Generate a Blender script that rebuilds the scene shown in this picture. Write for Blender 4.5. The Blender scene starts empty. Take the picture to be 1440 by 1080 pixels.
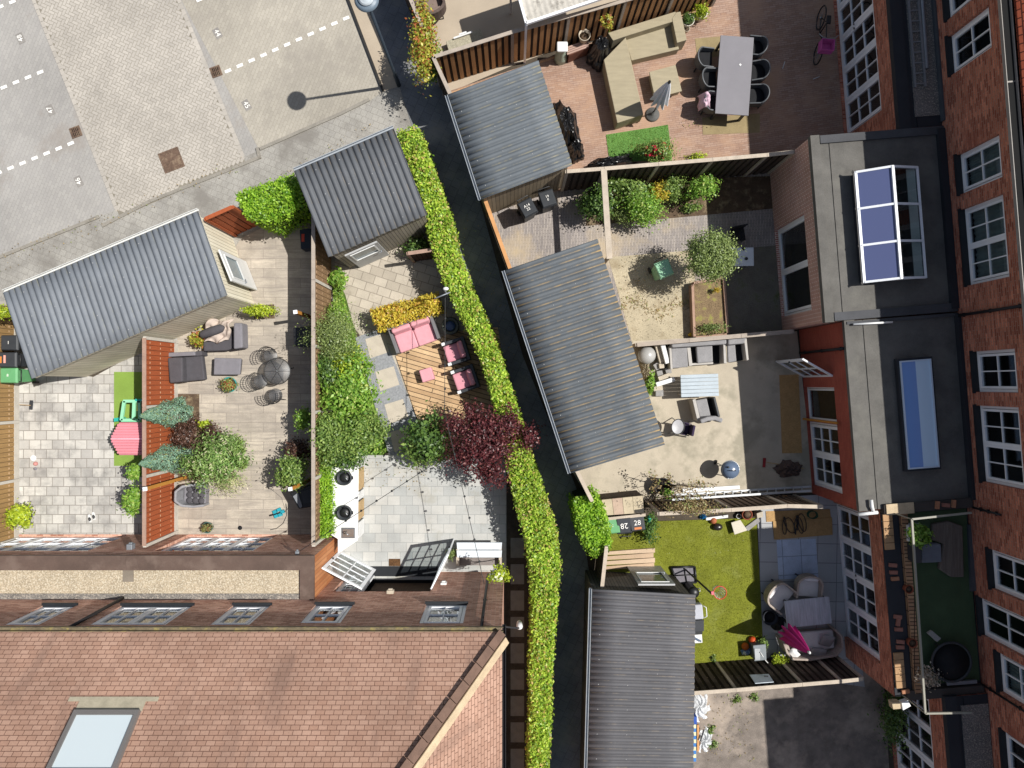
import bpy, math, random
import numpy as np
from mathutils import Vector, Matrix
random.seed(7); rng = np.random.default_rng(11)
SC = bpy.context.scene; COL = SC.collection
H, F = 22.0, 960.0
def P(px, py, z=0.0):                      # photo pixel -> world point at height z (camera straight above the origin)
    s = (H - z) / F
    return Vector(((px - 720) * s, (540 - py) * s, z))
# ---------------------------------------------------------------- camera, sky, sun, exposure
cam = bpy.data.cameras.new('camera'); co = bpy.data.objects.new('camera', cam); COL.objects.link(co)
co.location = (0, 0, H); cam.sensor_fit = 'HORIZONTAL'; cam.sensor_width = 36; cam.lens = 24; cam.clip_end = 500; cam.clip_start = .5
SC.camera = co
SUN_EL = math.radians(55.7); SUN_DIR = Vector((-math.cos(SUN_EL) * .9887, -math.cos(SUN_EL) * .15, -math.sin(SUN_EL)))
W = bpy.data.worlds.new('World'); SC.world = W; W.use_nodes = True
_nt = W.node_tree; _sk = _nt.nodes.new('ShaderNodeTexSky'); _sk.sky_type = 'NISHITA'; _sk.sun_disc = False
_sk.sun_elevation = SUN_EL; _sk.sun_rotation = math.radians(84.5); _sk.air_density = 1.0; _sk.dust_density = 1.2; _sk.ozone_density = 1.0
_bg = _nt.nodes['Background']; _hs = _nt.nodes.new('ShaderNodeHueSaturation'); _hs.inputs['Saturation'].default_value = .74
_nt.links.new(_sk.outputs[0], _hs.inputs['Color']); _nt.links.new(_hs.outputs[0], _bg.inputs[0]); _bg.inputs[1].default_value = 0.07
sl = bpy.data.lights.new('sun', 'SUN'); sl.energy = 4.3; sl.angle = math.radians(.53); sl.color = (1, .965, .91)
so = bpy.data.objects.new('sun', sl); COL.objects.link(so); so.rotation_euler = SUN_DIR.to_track_quat('-Z', 'Y').to_euler(); so.location = (20, 0, 30)
SC.view_settings.view_transform = 'Standard'; SC.view_settings.look = 'None'; SC.view_settings.gamma = 1; SC.view_settings.exposure = 0.42
SC.view_settings.use_curve_mapping = False
SC.cycles.max_bounces = 6; SC.cycles.transparent_max_bounces = 10; SC.cycles.use_denoising = True
# ---------------------------------------------------------------- colours and materials
def hx(s):
    s = s.lstrip('#'); r = []
    for i in (0, 2, 4):
        c = int(s[i:i + 2], 16) / 255; r.append(c / 12.92 if c <= .04045 else ((c + .055) / 1.055) ** 2.4)
    return (*r, 1)
def sc(c, k): return (min(c[0] * k, 1), min(c[1] * k, 1), min(c[2] * k, 1), 1)
def nn(nt, t, **k):
    n = nt.nodes.new(t)
    for a, b in k.items(): setattr(n, a, b)
    return n
def noise(nt, vec, scale, detail=4, rough=.6):
    n = nn(nt, 'ShaderNodeTexNoise'); n.inputs['Scale'].default_value = scale; n.inputs['Detail'].default_value = detail; n.inputs['Roughness'].default_value = rough
    nt.links.new(vec, n.inputs['Vector']); return n.outputs['Fac']
def mrange(nt, src, a, b, c, d):
    m = nn(nt, 'ShaderNodeMapRange'); nt.links.new(src, m.inputs[0])
    for i, x in enumerate((a, b, c, d)): m.inputs[i + 1].default_value = x
    return m.outputs[0]
def mixc(nt, fac, a, b, mode='MIX'):
    m = nn(nt, 'ShaderNodeMix', data_type='RGBA', blend_type=mode)
    for inp, x in ((m.inputs[0], fac), (m.inputs[6], a), (m.inputs[7], b)):
        if isinstance(x, (int, float, tuple)): inp.default_value = x
        else: nt.links.new(x, inp)
    return m.outputs[2]
def scl(nt, col, fac):                      # colour times a scalar
    m = nn(nt, 'ShaderNodeVectorMath', operation='SCALE'); nt.links.new(fac, m.inputs['Scale'])
    if isinstance(col, tuple): m.inputs[0].default_value = col[:3]
    else: nt.links.new(col, m.inputs[0])
    return m.outputs[0]
def math2(nt, op, a, b=0.0):
    m = nn(nt, 'ShaderNodeMath', operation=op)
    for i, x in enumerate((a, b)):
        if isinstance(x, (int, float)): m.inputs[i].default_value = x
        else: nt.links.new(x, m.inputs[i])
    return m.outputs[0]
MATS = {}
def newmat(name, rough, metal=0, spec=.4):
    m = bpy.data.materials.new(name); m.use_nodes = True; b = m.node_tree.nodes['Principled BSDF']
    b.inputs['Roughness'].default_value = rough; b.inputs['Metallic'].default_value = metal
    b.inputs['Specular IOR Level'].default_value = spec
    return m, m.node_tree, b
def bumped(nt, b, h, strength, dist=.02):
    bp = nn(nt, 'ShaderNodeBump'); bp.inputs['Strength'].default_value = strength; bp.inputs['Distance'].default_value = dist
    nt.links.new(h, bp.inputs['Height']); nt.links.new(bp.outputs[0], b.inputs['Normal'])
def mat(name, col, rough=.8, var=.14, vs=2.0, fine=.1, fs=45, bump=.15, metal=0, spec=.35, stain=None, ss=1.2, st=(.52, .66), stretch=None):
    if name in MATS: return MATS[name]
    m, nt, b = newmat(name, rough, metal, spec); col = hx(col) if isinstance(col, str) else col
    v = nn(nt, 'ShaderNodeTexCoord').outputs['Object']
    if stretch:
        mp = nn(nt, 'ShaderNodeMapping'); mp.inputs['Scale'].default_value = stretch; nt.links.new(v, mp.inputs[0]); v = mp.outputs[0]
    n1 = noise(nt, v, vs); n2 = noise(nt, v, fs, 3, .7)
    f = math2(nt, 'MULTIPLY', mrange(nt, n1, .3, .7, 1 - var, 1 + var), mrange(nt, n2, .3, .7, 1 - fine, 1 + fine))
    c = scl(nt, col, f)
    if stain:
        n3 = noise(nt, v, ss, 6, .65); c = mixc(nt, mrange(nt, n3, st[0], st[1], 0, 1), c, hx(stain))
    nt.links.new(c, b.inputs['Base Color'])
    if bump: bumped(nt, b, n2, bump)
    MATS[name] = m; return m
def brick(name, c1, c2, mort, w, h, ms, off=.5, rot=0, var=.14, vs=.7, fine=.1, fs=40, bump=.35, rough=.85, freq=2, stain=None, ss=.8, st=(.55, .7), bias=0, sq=1, sqf=2, spec=.3, loc=(0, 0), sst=None):
    m, nt, b = newmat(name, rough, 0, spec)
    uv = nn(nt, 'ShaderNodeTexCoord').outputs['UV']
    mp = nn(nt, 'ShaderNodeMapping'); mp.inputs['Rotation'].default_value = (0, 0, math.radians(rot)); mp.inputs['Location'].default_value = (*loc, 0)
    nt.links.new(uv, mp.inputs[0]); v = mp.outputs[0]
    br = nn(nt, 'ShaderNodeTexBrick'); br.offset = off; br.offset_frequency = freq; br.squash = sq; br.squash_frequency = sqf
    for k, x in (('Color1', hx(c1)), ('Color2', hx(c2)), ('Mortar', hx(mort)), ('Scale', 1), ('Mortar Size', ms), ('Mortar Smooth', .15), ('Bias', bias), ('Brick Width', w), ('Row Height', h)):
        br.inputs[k].default_value = x
    nt.links.new(v, br.inputs['Vector'])
    n1 = noise(nt, v, vs, 5); n2 = noise(nt, v, fs, 3, .7)
    f = math2(nt, 'MULTIPLY', mrange(nt, n1, .3, .7, 1 - var, 1 + var), mrange(nt, n2, .3, .7, 1 - fine, 1 + fine))
    c = scl(nt, br.outputs['Color'], f)
    if stain:
        vv = v
        if sst: m2 = nn(nt, 'ShaderNodeMapping'); m2.inputs['Scale'].default_value = (*sst, 1); nt.links.new(v, m2.inputs[0]); vv = m2.outputs[0]
        n3 = noise(nt, vv, ss, 6, .65); c = mixc(nt, mrange(nt, n3, st[0], st[1], 0, .85), c, hx(stain))
    nt.links.new(c, b.inputs['Base Color'])
    hh = math2(nt, 'ADD', math2(nt, 'MULTIPLY', br.outputs['Fac'], -1.0), math2(nt, 'MULTIPLY', n2, .35))
    if bump: bumped(nt, b, hh, bump, .012)
    MATS[name] = m; return m
def leafmat(name, c1, c2, c3=None, frac=.12, trans=.35, rough=.42):
    m, nt, b = newmat(name, rough, 0, .5)
    g = nn(nt, 'ShaderNodeNewGeometry').outputs['Random Per Island']
    r = nn(nt, 'ShaderNodeValToRGB'); r.color_ramp.elements[0].color = hx(c1); r.color_ramp.elements[1].color = hx(c2); r.color_ramp.elements[1].position = 1 - frac
    if c3:
        e = r.color_ramp.elements.new(min(1 - frac + .01, .99)); e.color = hx(c3)
    nt.links.new(g, r.inputs[0])
    v = nn(nt, 'ShaderNodeTexCoord').outputs['Object']; n1 = noise(nt, v, 2.3, 3)
    c = scl(nt, r.outputs[0], mrange(nt, n1, .3, .7, .92, 1.45))
    nt.links.new(c, b.inputs['Base Color'])
    t = nn(nt, 'ShaderNodeBsdfTranslucent'); nt.links.new(c, t.inputs[0])
    mx = nn(nt, 'ShaderNodeMixShader'); mx.inputs[0].default_value = trans
    nt.links.new(b.outputs[0], mx.inputs[1]); nt.links.new(t.outputs[0], mx.inputs[2]); nt.links.new(mx.outputs[0], nt.nodes['Material Output'].inputs[0])
    MATS[name] = m; return m
def glassmat(name, tint=(.75, .85, .85, 1), refl=.12, rough=.02):
    m, nt, b = newmat(name, rough); nt.nodes.remove(b)
    t = nn(nt, 'ShaderNodeBsdfTransparent'); t.inputs[0].default_value = tint
    g = nn(nt, 'ShaderNodeBsdfGlossy'); g.inputs['Roughness'].default_value = rough; g.inputs[0].default_value = (1, 1, 1, 1)
    lw = nn(nt, 'ShaderNodeLayerWeight')
    mx = nn(nt, 'ShaderNodeMixShader'); nt.links.new(math2(nt, 'ADD', math2(nt, 'MULTIPLY', math2(nt, 'POWER', lw.outputs['Facing'], 4.0), .9), refl), mx.inputs[0])
    nt.links.new(t.outputs[0], mx.inputs[1]); nt.links.new(g.outputs[0], mx.inputs[2]); nt.links.new(mx.outputs[0], nt.nodes['Material Output'].inputs[0])
    MATS[name] = m; return m
def roofmat(name, col, lich, amount, endboost=1.0):
    """fibre cement corrugated sheet: UV u counts ribs, v runs 0..1 along a rib; lichen sits in the valleys and at the low ends"""
    m, nt, b = newmat(name, .62, 0, .35)
    uv = nn(nt, 'ShaderNodeTexCoord').outputs['UV']; sp = nn(nt, 'ShaderNodeSeparateXYZ'); nt.links.new(uv, sp.inputs[0]); u, v = sp.outputs[0], sp.outputs[1]
    ob = nn(nt, 'ShaderNodeTexCoord').outputs['Object']
    fr = math2(nt, 'FRACT', u); val = math2(nt, 'ABSOLUTE', math2(nt, 'SUBTRACT', fr, .72)); vm = mrange(nt, val, .03, .14, 1, 0)
    cb = nn(nt, 'ShaderNodeCombineXYZ'); nt.links.new(math2(nt, 'FLOOR', u), cb.inputs[0]); nt.links.new(math2(nt, 'MULTIPLY', v, 5), cb.inputs[1])
    mp = nn(nt, 'ShaderNodeMapping'); mp.inputs['Scale'].default_value = (3.71, 1, 1); nt.links.new(cb.outputs[0], mp.inputs[0])
    n = noise(nt, mp.outputs[0], 1.0, 5, .7)
    end = math2(nt, 'MULTIPLY', math2(nt, 'POWER', math2(nt, 'ABSOLUTE', math2(nt, 'SUBTRACT', math2(nt, 'MULTIPLY', v, 2), 1)), 10), .17 * endboost)
    mask = math2(nt, 'MULTIPLY', vm, mrange(nt, math2(nt, 'ADD', n, end), .46 - amount, .8 - amount, 0, 1))
    n1 = noise(nt, ob, 1.1, 5); n2 = noise(nt, ob, 55, 3, .7)
    base = scl(nt, hx(col), math2(nt, 'MULTIPLY', mrange(nt, n1, .3, .7, .86, 1.12), mrange(nt, n2, .3, .7, .92, 1.08)))
    valley_dark = mrange(nt, noise(nt, mp.outputs[0], .8, 3), .4, .7, 0, .3)  # dark valley line painted in: shade between the ribs, with dirt
    base = mixc(nt, math2(nt, 'MULTIPLY', vm, valley_dark), base, hx('#1c1d1e'))
    nt.links.new(mixc(nt, math2(nt, 'MULTIPLY', mask, .75), base, hx(lich)), b.inputs['Base Color'])
    MATS[name] = m; return m
# ---------------------------------------------------------------- mesh builder
def wm(o):
    m = Matrix()
    while o is not None: m = o.matrix_basis @ m; o = o.parent
    return m
def box_uv(me, ang=0):
    ca, sa = math.cos(ang), math.sin(ang)
    uvl = me.uv_layers.new(name='UVMap'); n = len(me.loops)
    co_ = np.empty(len(me.vertices) * 3, 'f'); me.vertices.foreach_get('co', co_); co_ = co_.reshape(-1, 3)
    li = np.empty(n, 'i'); me.loops.foreach_get('vertex_index', li)
    nf = len(me.polygons); nr = np.empty(nf * 3, 'f'); me.polygons.foreach_get('normal', nr); nr = nr.reshape(-1, 3)
    lt = np.empty(nf, 'i'); me.polygons.foreach_get('loop_total', lt)
    N_ = np.repeat(nr, lt, 0); C = co_[li]
    flat = np.abs(N_[:, 2]) > .985
    hl = np.hypot(N_[:, 0], N_[:, 1]); hl[hl < 1e-6] = 1
    ux, uy = -N_[:, 1] / hl, N_[:, 0] / hl
    vx, vy, vz = uy * N_[:, 2] * -1, ux * N_[:, 2], hl
    vx = -N_[:, 0] * N_[:, 2] / hl; vy = -N_[:, 1] * N_[:, 2] / hl
    uvs = np.empty((n, 2), 'f')
    uvs[:, 0] = np.where(flat, C[:, 0] * ca + C[:, 1] * sa, C[:, 0] * ux + C[:, 1] * uy)
    uvs[:, 1] = np.where(flat, -C[:, 0] * sa + C[:, 1] * ca, C[:, 0] * vx + C[:, 1] * vy + C[:, 2] * vz)
    uvl.data.foreach_set('uv', uvs.ravel())
class MB:
    def __init__(s): s.v = []; s.f = []; s.mi = []; s.sm = []; s.m = 0
    def add(s, vs, fs, smooth=False):
        b = len(s.v); s.v += [tuple(x) for x in vs]; s.f += [tuple(b + i for i in f) for f in fs]; s.mi += [s.m] * len(fs); s.sm += [smooth] * len(fs); return s
    def box(s, x0, x1, y0, y1, z0, z1, M=None):
        vs = [Vector((x, y, z)) for z in (z0, z1) for y in (y0, y1) for x in (x0, x1)]
        if M is not None: vs = [M @ v for v in vs]
        return s.add(vs, [(0, 2, 3, 1), (4, 5, 7, 6), (0, 1, 5, 4), (1, 3, 7, 5), (3, 2, 6, 7), (2, 0, 4, 6)])
    def prism(s, top, bot):                 # two equal polygons, joined by side faces
        n = len(top)
        a = sum(top[i][0] * top[(i + 1) % n][1] - top[(i + 1) % n][0] * top[i][1] for i in range(n))
        if a < 0: top = top[::-1]; bot = bot[::-1]
        return s.add(list(bot) + list(top), [tuple(range(n - 1, -1, -1)), tuple(range(n, 2 * n))] + [(i, (i + 1) % n, n + (i + 1) % n, n + i) for i in range(n)])
    def pp(s, poly, z1, z0=0.0, zref=None):  # photo polygon at height z1 (or zref), carried straight down to z0
        t = [P(x, y, z1 if zref is None else zref) for x, y in poly]
        return s.prism([Vector((p.x, p.y, z1)) for p in t], [Vector((p.x, p.y, z0)) for p in t])
    def bar(s, p, q, w, h=None, up=(0, 0, 1)):
        p, q = Vector(p), Vector(q); h = w if h is None else h; d = (q - p); 
        if d.length < 1e-6: return s
        d.normalize(); up = Vector(up)
        if abs(d.dot(up)) > .98: up = Vector((1, 0, 0))
        a = d.cross(up).normalized(); b = a.cross(d).normalized()
        vs = [e + a * (i * w / 2) + b * (j * h / 2) for e in (p, q) for j in (-1, 1) for i in (-1, 1)]
        return s.add(vs, [(0, 2, 3, 1), (4, 5, 7, 6), (0, 1, 5, 4), (1, 3, 7, 5), (3, 2, 6, 7), (2, 0, 4, 6)])
    def tube(s, pts, r, n=8, closed=False):
        pts = [Vector(p) for p in pts]; m = len(pts); rs = r if isinstance(r, (list, tuple)) else [r] * m; vs = []; fs = []
        ref = None
        for i, p in enumerate(pts):
            d = (pts[(i + 1) % m] - pts[i - 1]) if closed else (pts[min(i + 1, m - 1)] - pts[max(i - 1, 0)])
            d.normalize()
            if ref is None: ref = d.orthogonal().normalized()
            a = (ref - d * ref.dot(d))
            a = a.normalized() if a.length > 1e-5 else d.orthogonal().normalized()
            ref = a; b = d.cross(a)
            vs += [p + (a * math.cos(2 * math.pi * k / n) + b * math.sin(2 * math.pi * k / n)) * rs[i] for k in range(n)]
        for i in range(m if closed else m - 1):
            j = (i + 1) % m
            fs += [(i * n + k, i * n + (k + 1) % n, j * n + (k + 1) % n, j * n + k) for k in range(n)]
        if not closed: fs += [tuple(range(n - 1, -1, -1)), tuple((m - 1) * n + k for k in range(n))]
        return s.add(vs, fs, True)
    def lathe(s, prof, n=24, c=(0, 0, 0), sx=1, sy=1, M=None):
        c = Vector(c); vs = []; fs = []; m = len(prof)
        for r, z in prof: vs += [c + Vector((r * sx * math.cos(2 * math.pi * k / n), r * sy * math.sin(2 * math.pi * k / n), z)) for k in range(n)]
        if M is not None: vs = [M @ v for v in vs]
        for i in range(m - 1): fs += [(i * n + k, i * n + (k + 1) % n, (i + 1) * n + (k + 1) % n, (i + 1) * n + k) for k in range(n)]
        if prof[0][0] > 1e-5: fs.append(tuple(range(n - 1, -1, -1)))
        if prof[-1][0] > 1e-5: fs.append(tuple((m - 1) * n + k for k in range(n)))
        return s.add(vs, fs, True)
    def ball(s, c, r, sx=1, sy=1, sz=1, n=16, m=10):
        return s.lathe([(max(r * math.sin(math.pi * i / m), 1e-4), -r * sz * math.cos(math.pi * i / m)) for i in range(m + 1)], n, c, sx, sy)
    def ribbon(s, path, t, z0, z1):         # an upright strip of thickness t along a path (2D points); z0/z1 numbers or lists
        n = len(path); z0 = z0 if isinstance(z0, list) else [z0] * n; z1 = z1 if isinstance(z1, list) else [z1] * n; vs = []
        for i, p in enumerate(path):
            a, b = Vector(path[max(i - 1, 0)]), Vector(path[min(i + 1, n - 1)]); d = (b - a).normalized(); nr = Vector((-d.y, d.x)) * t / 2
            vs += [(p[0] + nr.x, p[1] + nr.y, z0[i]), (p[0] - nr.x, p[1] - nr.y, z0[i]), (p[0] - nr.x, p[1] - nr.y, z1[i]), (p[0] + nr.x, p[1] + nr.y, z1[i])]
        fs = [(i * 4 + k, i * 4 + (k + 1) % 4, i * 4 + 4 + (k + 1) % 4, i * 4 + 4 + k) for i in range(n - 1) for k in range(4)] + [(3, 2, 1, 0), tuple(n * 4 - 4 + k for k in range(4))]
        return s.add(vs, fs)
    def build(s, name, m, parent=None, local=False, bev=0, ang=0, uv=True, flip=False):
        me = bpy.data.meshes.new(name); vs = [Vector(v) for v in s.v]
        me.from_pydata([tuple(v) for v in vs], [], s.f)
        for mm in (m if isinstance(m, (list, tuple)) else [m]): me.materials.append(mm)
        me.polygons.foreach_set('material_index', s.mi); me.polygons.foreach_set('use_smooth', s.sm); me.update()
        if uv: box_uv(me, ang)
        o = bpy.data.objects.new(name, me); COL.objects.link(o)
        if parent is not None:
            o.parent = parent
            if not local: me.transform(wm(parent).inverted())
        elif not local:
            c = Vector((sum(v.x for v in vs) / len(vs), sum(v.y for v in vs) / len(vs), min(v.z for v in vs)))
            me.transform(Matrix.Translation(-c)); o.location = c
        if bev:
            b = o.modifiers.new('bevel', 'BEVEL'); b.width = bev; b.segments = 2; b.limit_method = 'ANGLE'
        return o
def tag(o, label, cat, group=None, kind=None):
    o['label'] = label; o['category'] = cat
    if group: o['group'] = group
    if kind: o['kind'] = kind
    return o
def thing(name, label, cat, loc=(0, 0, 0), rz=0, group=None):
    o = bpy.data.objects.new(name, None); COL.objects.link(o); o.empty_display_size = .2
    o.location = loc; o.rotation_euler = (0, 0, rz); return tag(o, label, cat, group)
def dup(root, loc, rz, label=None):
    r = root.copy(); COL.objects.link(r); r.location = loc; r.rotation_euler = (0, 0, rz)
    if label: r['label'] = label
    def rec(a, b):
        for ch in list(a.children):
            c = ch.copy(); COL.objects.link(c); c.parent = b; rec(ch, c)
    rec(root, r); return r
def text_mb(mb, s, size, M, thick=.004, align='CENTER'):
    cu = bpy.data.curves.new('t', 'FONT'); cu.body = s; cu.size = size; cu.extrude = thick / 2; cu.align_x = align; cu.align_y = 'CENTER'; cu.resolution_u = 2
    o = bpy.data.objects.new('t', cu); COL.objects.link(o); dg = bpy.context.evaluated_depsgraph_get()
    me = bpy.data.meshes.new_from_object(o.evaluated_get(dg))
    mb.add([M @ v.co for v in me.vertices], [tuple(p.vertices) for p in me.polygons])
    bpy.data.objects.remove(o); bpy.data.curves.remove(cu); bpy.data.meshes.remove(me)
def sheet(name, poly, m, lay, label, cat, ang=0, sub=None):
    z = .004 * lay; mb = MB()
    pts = [P(x, y) for x, y in poly]
    a = sum(pts[i].x * pts[(i + 1) % len(pts)].y - pts[(i + 1) % len(pts)].x * pts[i].y for i in range(len(pts)))
    if a < 0: pts = pts[::-1]
    mb.add([(p.x, p.y, z) for p in pts], [tuple(range(len(pts)))])
    o = mb.build(name, m, ang=ang); return tag(o, label, cat, kind='structure')
# leaves: every leaf is one small folded face pair, oriented by N with scatter
def leaves(name, pts, nrm, size, m, parent=None, jit=.8, asp=.6, sizevar=.35):
    n = len(pts); pts = np.asarray(pts, float); nv = np.asarray(nrm, float) + rng.normal(0, jit, (n, 3))
    nv /= np.linalg.norm(nv, axis=1)[:, None] + 1e-9
    r = rng.normal(0, 1, (n, 3)); a = np.cross(nv, r); a /= np.linalg.norm(a, axis=1)[:, None] + 1e-9; b = np.cross(nv, a)
    L = size * (1 + rng.uniform(-sizevar, sizevar, n))[:, None] / 2; Wd = L * asp; fold = nv * L * .25
    v = np.stack([pts - a * L, pts + b * Wd + fold, pts + a * L, pts - b * Wd + fold], 1).reshape(-1, 3)
    me = bpy.data.meshes.new(name); me.vertices.add(4 * n); me.vertices.foreach_set('co', v.astype('f').ravel())
    idx = np.arange(4 * n).reshape(n, 4); me.loops.add(4 * n); me.loops.foreach_set('vertex_index', idx.ravel().astype('i'))
    me.polygons.add(n); me.polygons.foreach_set('loop_start', (np.arange(n) * 4).astype('i'))
    me.materials.append(m); me.update(calc_edges=True); me.validate()
    o = bpy.data.objects.new(name, me); COL.objects.link(o)
    if parent is not None:
        o.parent = parent; me.transform(wm(parent).inverted())
    else:
        c = Vector((float(pts[:, 0].mean()), float(pts[:, 1].mean()), 0)); me.transform(Matrix.Translation(-c)); o.location = c
    return o
def blob(c, r, n, clumps=26, spread=.26, zmin=.02, shell=.75):
    """points of a lumpy crown: clumps set on and in an ellipsoid"""
    c = np.array(c, float); r = np.array(r, float)
    d = rng.normal(0, 1, (clumps, 3)); d /= np.linalg.norm(d, axis=1)[:, None]
    d[:, 2] = np.where(d[:, 2] < -.35, -d[:, 2], d[:, 2])
    cc = d * (rng.uniform(.7, .9, clumps) if shell >= 1 else rng.uniform(.3, 1.15, clumps))[:, None]
    k = rng.integers(0, clumps, n); p = cc[k] + rng.normal(0, spread, (n, 3)) * rng.uniform(.7, 1.2, clumps)[k][:, None]
    nr = p / (np.linalg.norm(p, axis=1)[:, None] + 1e-9); nr[:, 2] += .5
    p = c + p * r; ok = p[:, 2] > zmin
    return p[ok], nr[ok]
# ================================================================ materials of the setting
M_ground = mat('soil', '#4a4238', .95, .25, 1.5, .25, 30, .4)
M_lot = brick('lot_paving', '#95928e', '#9c9994', '#8a8783', .21, .105, .006, rot=-68, var=.13, vs=.45, fine=.06, stain='#8a8178', ss=.35, bump=.15)
M_lotr = brick('lot_paving_warm', '#9b958a', '#a49e92', '#8e887c', .21, .105, .006, rot=-68, var=.15, vs=.4, fine=.08, stain='#8d877e', ss=.45, bump=.15)
M_herr = None
M_pave = brick('pavement_tiles', '#928f89', '#9a9790', '#807c76', .2, .2, .007, rot=22, var=.14, vs=.6, fine=.26, stain='#77736d', ss=.9, st=(.46, .64), bump=.2)
M_alley = brick('alley_paving', '#6d7074', '#75777b', '#606367', .3, .3, .01, rot=-65, var=.22, vs=1.1, fine=.22, bump=.2, stain='#8b8983', ss=.9, st=(.5, .7))
M_kerb = mat('kerb_concrete', '#8b867d', .9, .18, 1.5, .15, 30, .3, stain='#6d675e', ss=1.5)
M_white = mat('white_marking', '#e8e6e0', .7, .08, 6, .1, 40, .1)
M_redpave = brick('red_brick_paving', '#957765', '#a38a7b', '#866e60', .2, .066, .007, rot=-8, var=.14, vs=.6, fine=.12, stain='#a98a72', ss=.6, st=(.48, .64))
M_greypave = brick('grey_brick_paving', '#8c8583', '#a69d96', '#76706a', .2, .05, .008, rot=88, var=.16, vs=.6, fine=.14, stain='#b3a184', ss=.55, st=(.5, .68))
M_sand = mat('sand_soil', '#aca189', .95, .16, 1.1, .2, 25, .6, stain='#93866e', ss=1.6)
M_conc = mat('tan_concrete', '#b1a795', .9, .14, .8, .1, 40, .2, stain='#97907f', ss=.7, st=(.5, .62))
M_conc2 = mat('pale_concrete', '#a79a88', .9, .1, .8, .08, 40, .15)
M_lawn = mat('artificial_turf', '#737824', .95, .2, 1.6, .35, 60, .8, stain='#7c8138', ss=1.3)
M_turf = mat('bright_turf', '#5d8540', .95, .12, 1.5, .22, 60, .7)
M_turf2 = mat('pale_turf', '#7c9743', .95, .1, 1.5, .18, 60, .6)
M_tiles = brick('square_tiles', '#a5a29d', '#c0bdb6', '#847f78', .37, .3, .012, rot=0, var=.14, vs=1.3, fine=.1, stain='#7e7c79', ss=1.5, st=(.48, .7), bias=0)
M_patio = brick('patio_tiles', '#a3a5a3', '#b5b4af', '#8f918f', .4, .3, .008, rot=0, var=.14, vs=1.1, fine=.1, stain='#9a978b', ss=.9)
M_uptile = brick('weathered_slabs', '#a39a8c', '#b5ac9d', '#877f73', .42, .28, .012, rot=18, var=.14, vs=1.2, fine=.14, stain='#8c8376', ss=1.4)
M_plank = brick('wood_look_tiles', '#9f968a', '#b3a99a', '#8b8279', .8, .31, .008, off=.5, var=.15, vs=2.4, fine=.1, fs=22, stain='#8e867d', ss=2.2, st=(.46, .66), sst=(.45, 4))
M_darkslab = brick('dark_terrace_tiles', '#a1a2a3', '#aaabac', '#77777a', .62, .62, .012, off=0, rot=-3, var=.08, fine=.08)
M_blueslab = mat('blue_grey_slab', '#8793a3', .85, .12, 3, .14, 40, .2)
M_gravel = mat('dark_gravel', '#7d746c', .95, .3, 2.2, .4, 55, 1, stain='#ad9f91', ss=.5, st=(.48, .62))
M_chip = mat('grey_chippings', '#8f9194', .95, .2, 14, .45, 75, 1)
M_bedsoil = mat('bed_soil', '#5a4a3b', .95, .3, 4, .35, 40, 1, stain='#8a7a60', ss=3)
M_deck = brick('deck_boards', '#a88a68', '#c7aa84', '#3a2c20', 2.4, .14, .011, rot=16, var=.18, vs=1.6, fine=.12, fs=30)
M_slab = mat('stepping_slab', '#b3aa9b', .9, .1, 3, .1, 40, .15)
# ================================================================ ground sheets
mb = MB(); mb.add([(-70, -70, 0), (70, -70, 0), (70, 70, 0), (-70, 70, 0)], [(0, 1, 2, 3)])
tag(mb.build('ground', M_ground), 'bare brown soil under the whole neighbourhood', 'ground', kind='structure')
sheet('parking_lot', [(-700, -500), (330, -500), (538, 128), (365, 210), (350, 228), (140, 305), (0, 362), (-700, 640)], M_lot, 1, 'grey block paved parking area left and right of the tan lane', 'parking lot')
sheet('parking_bay_paving', [(60, -480), (330, -500), (540, 128), (520, 142), (365, 212), (250, -10)], M_lotr, 2, 'warm grey paved parking bays beside the lamp post', 'paving')
sheet('pavement', [(-700, 640), (0, 362), (140, 305), (210, 275), (365, 212), (520, 142), (545, 125), (562, 122), (585, 180), (560, 300), (440, 345), (60, 520), (-700, 830)], M_pave, 3, 'grey tiled pavement running along the shed backs', 'pavement')
sheet('alley_pavement_strip', [(330, -420), (352, -420), (512, 0), (562, 122), (540, 128), (490, 0)], M_conc2, 4, 'narrow pale strip of paving between parking kerb and alley', 'pavement')
sheet('alley', [(352, -420), (460, -420), (592, 0), (632, 130), (735, 500), (812, 690), (832, 830), (822, 1500), (740, 1500), (755, 1000), (760, 800), (700, 600), (640, 400), (580, 180), (562, 122), (512, 0)], M_alley, 5, 'narrow dark paved alley between the hedge and the sheds', 'alley')
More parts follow.
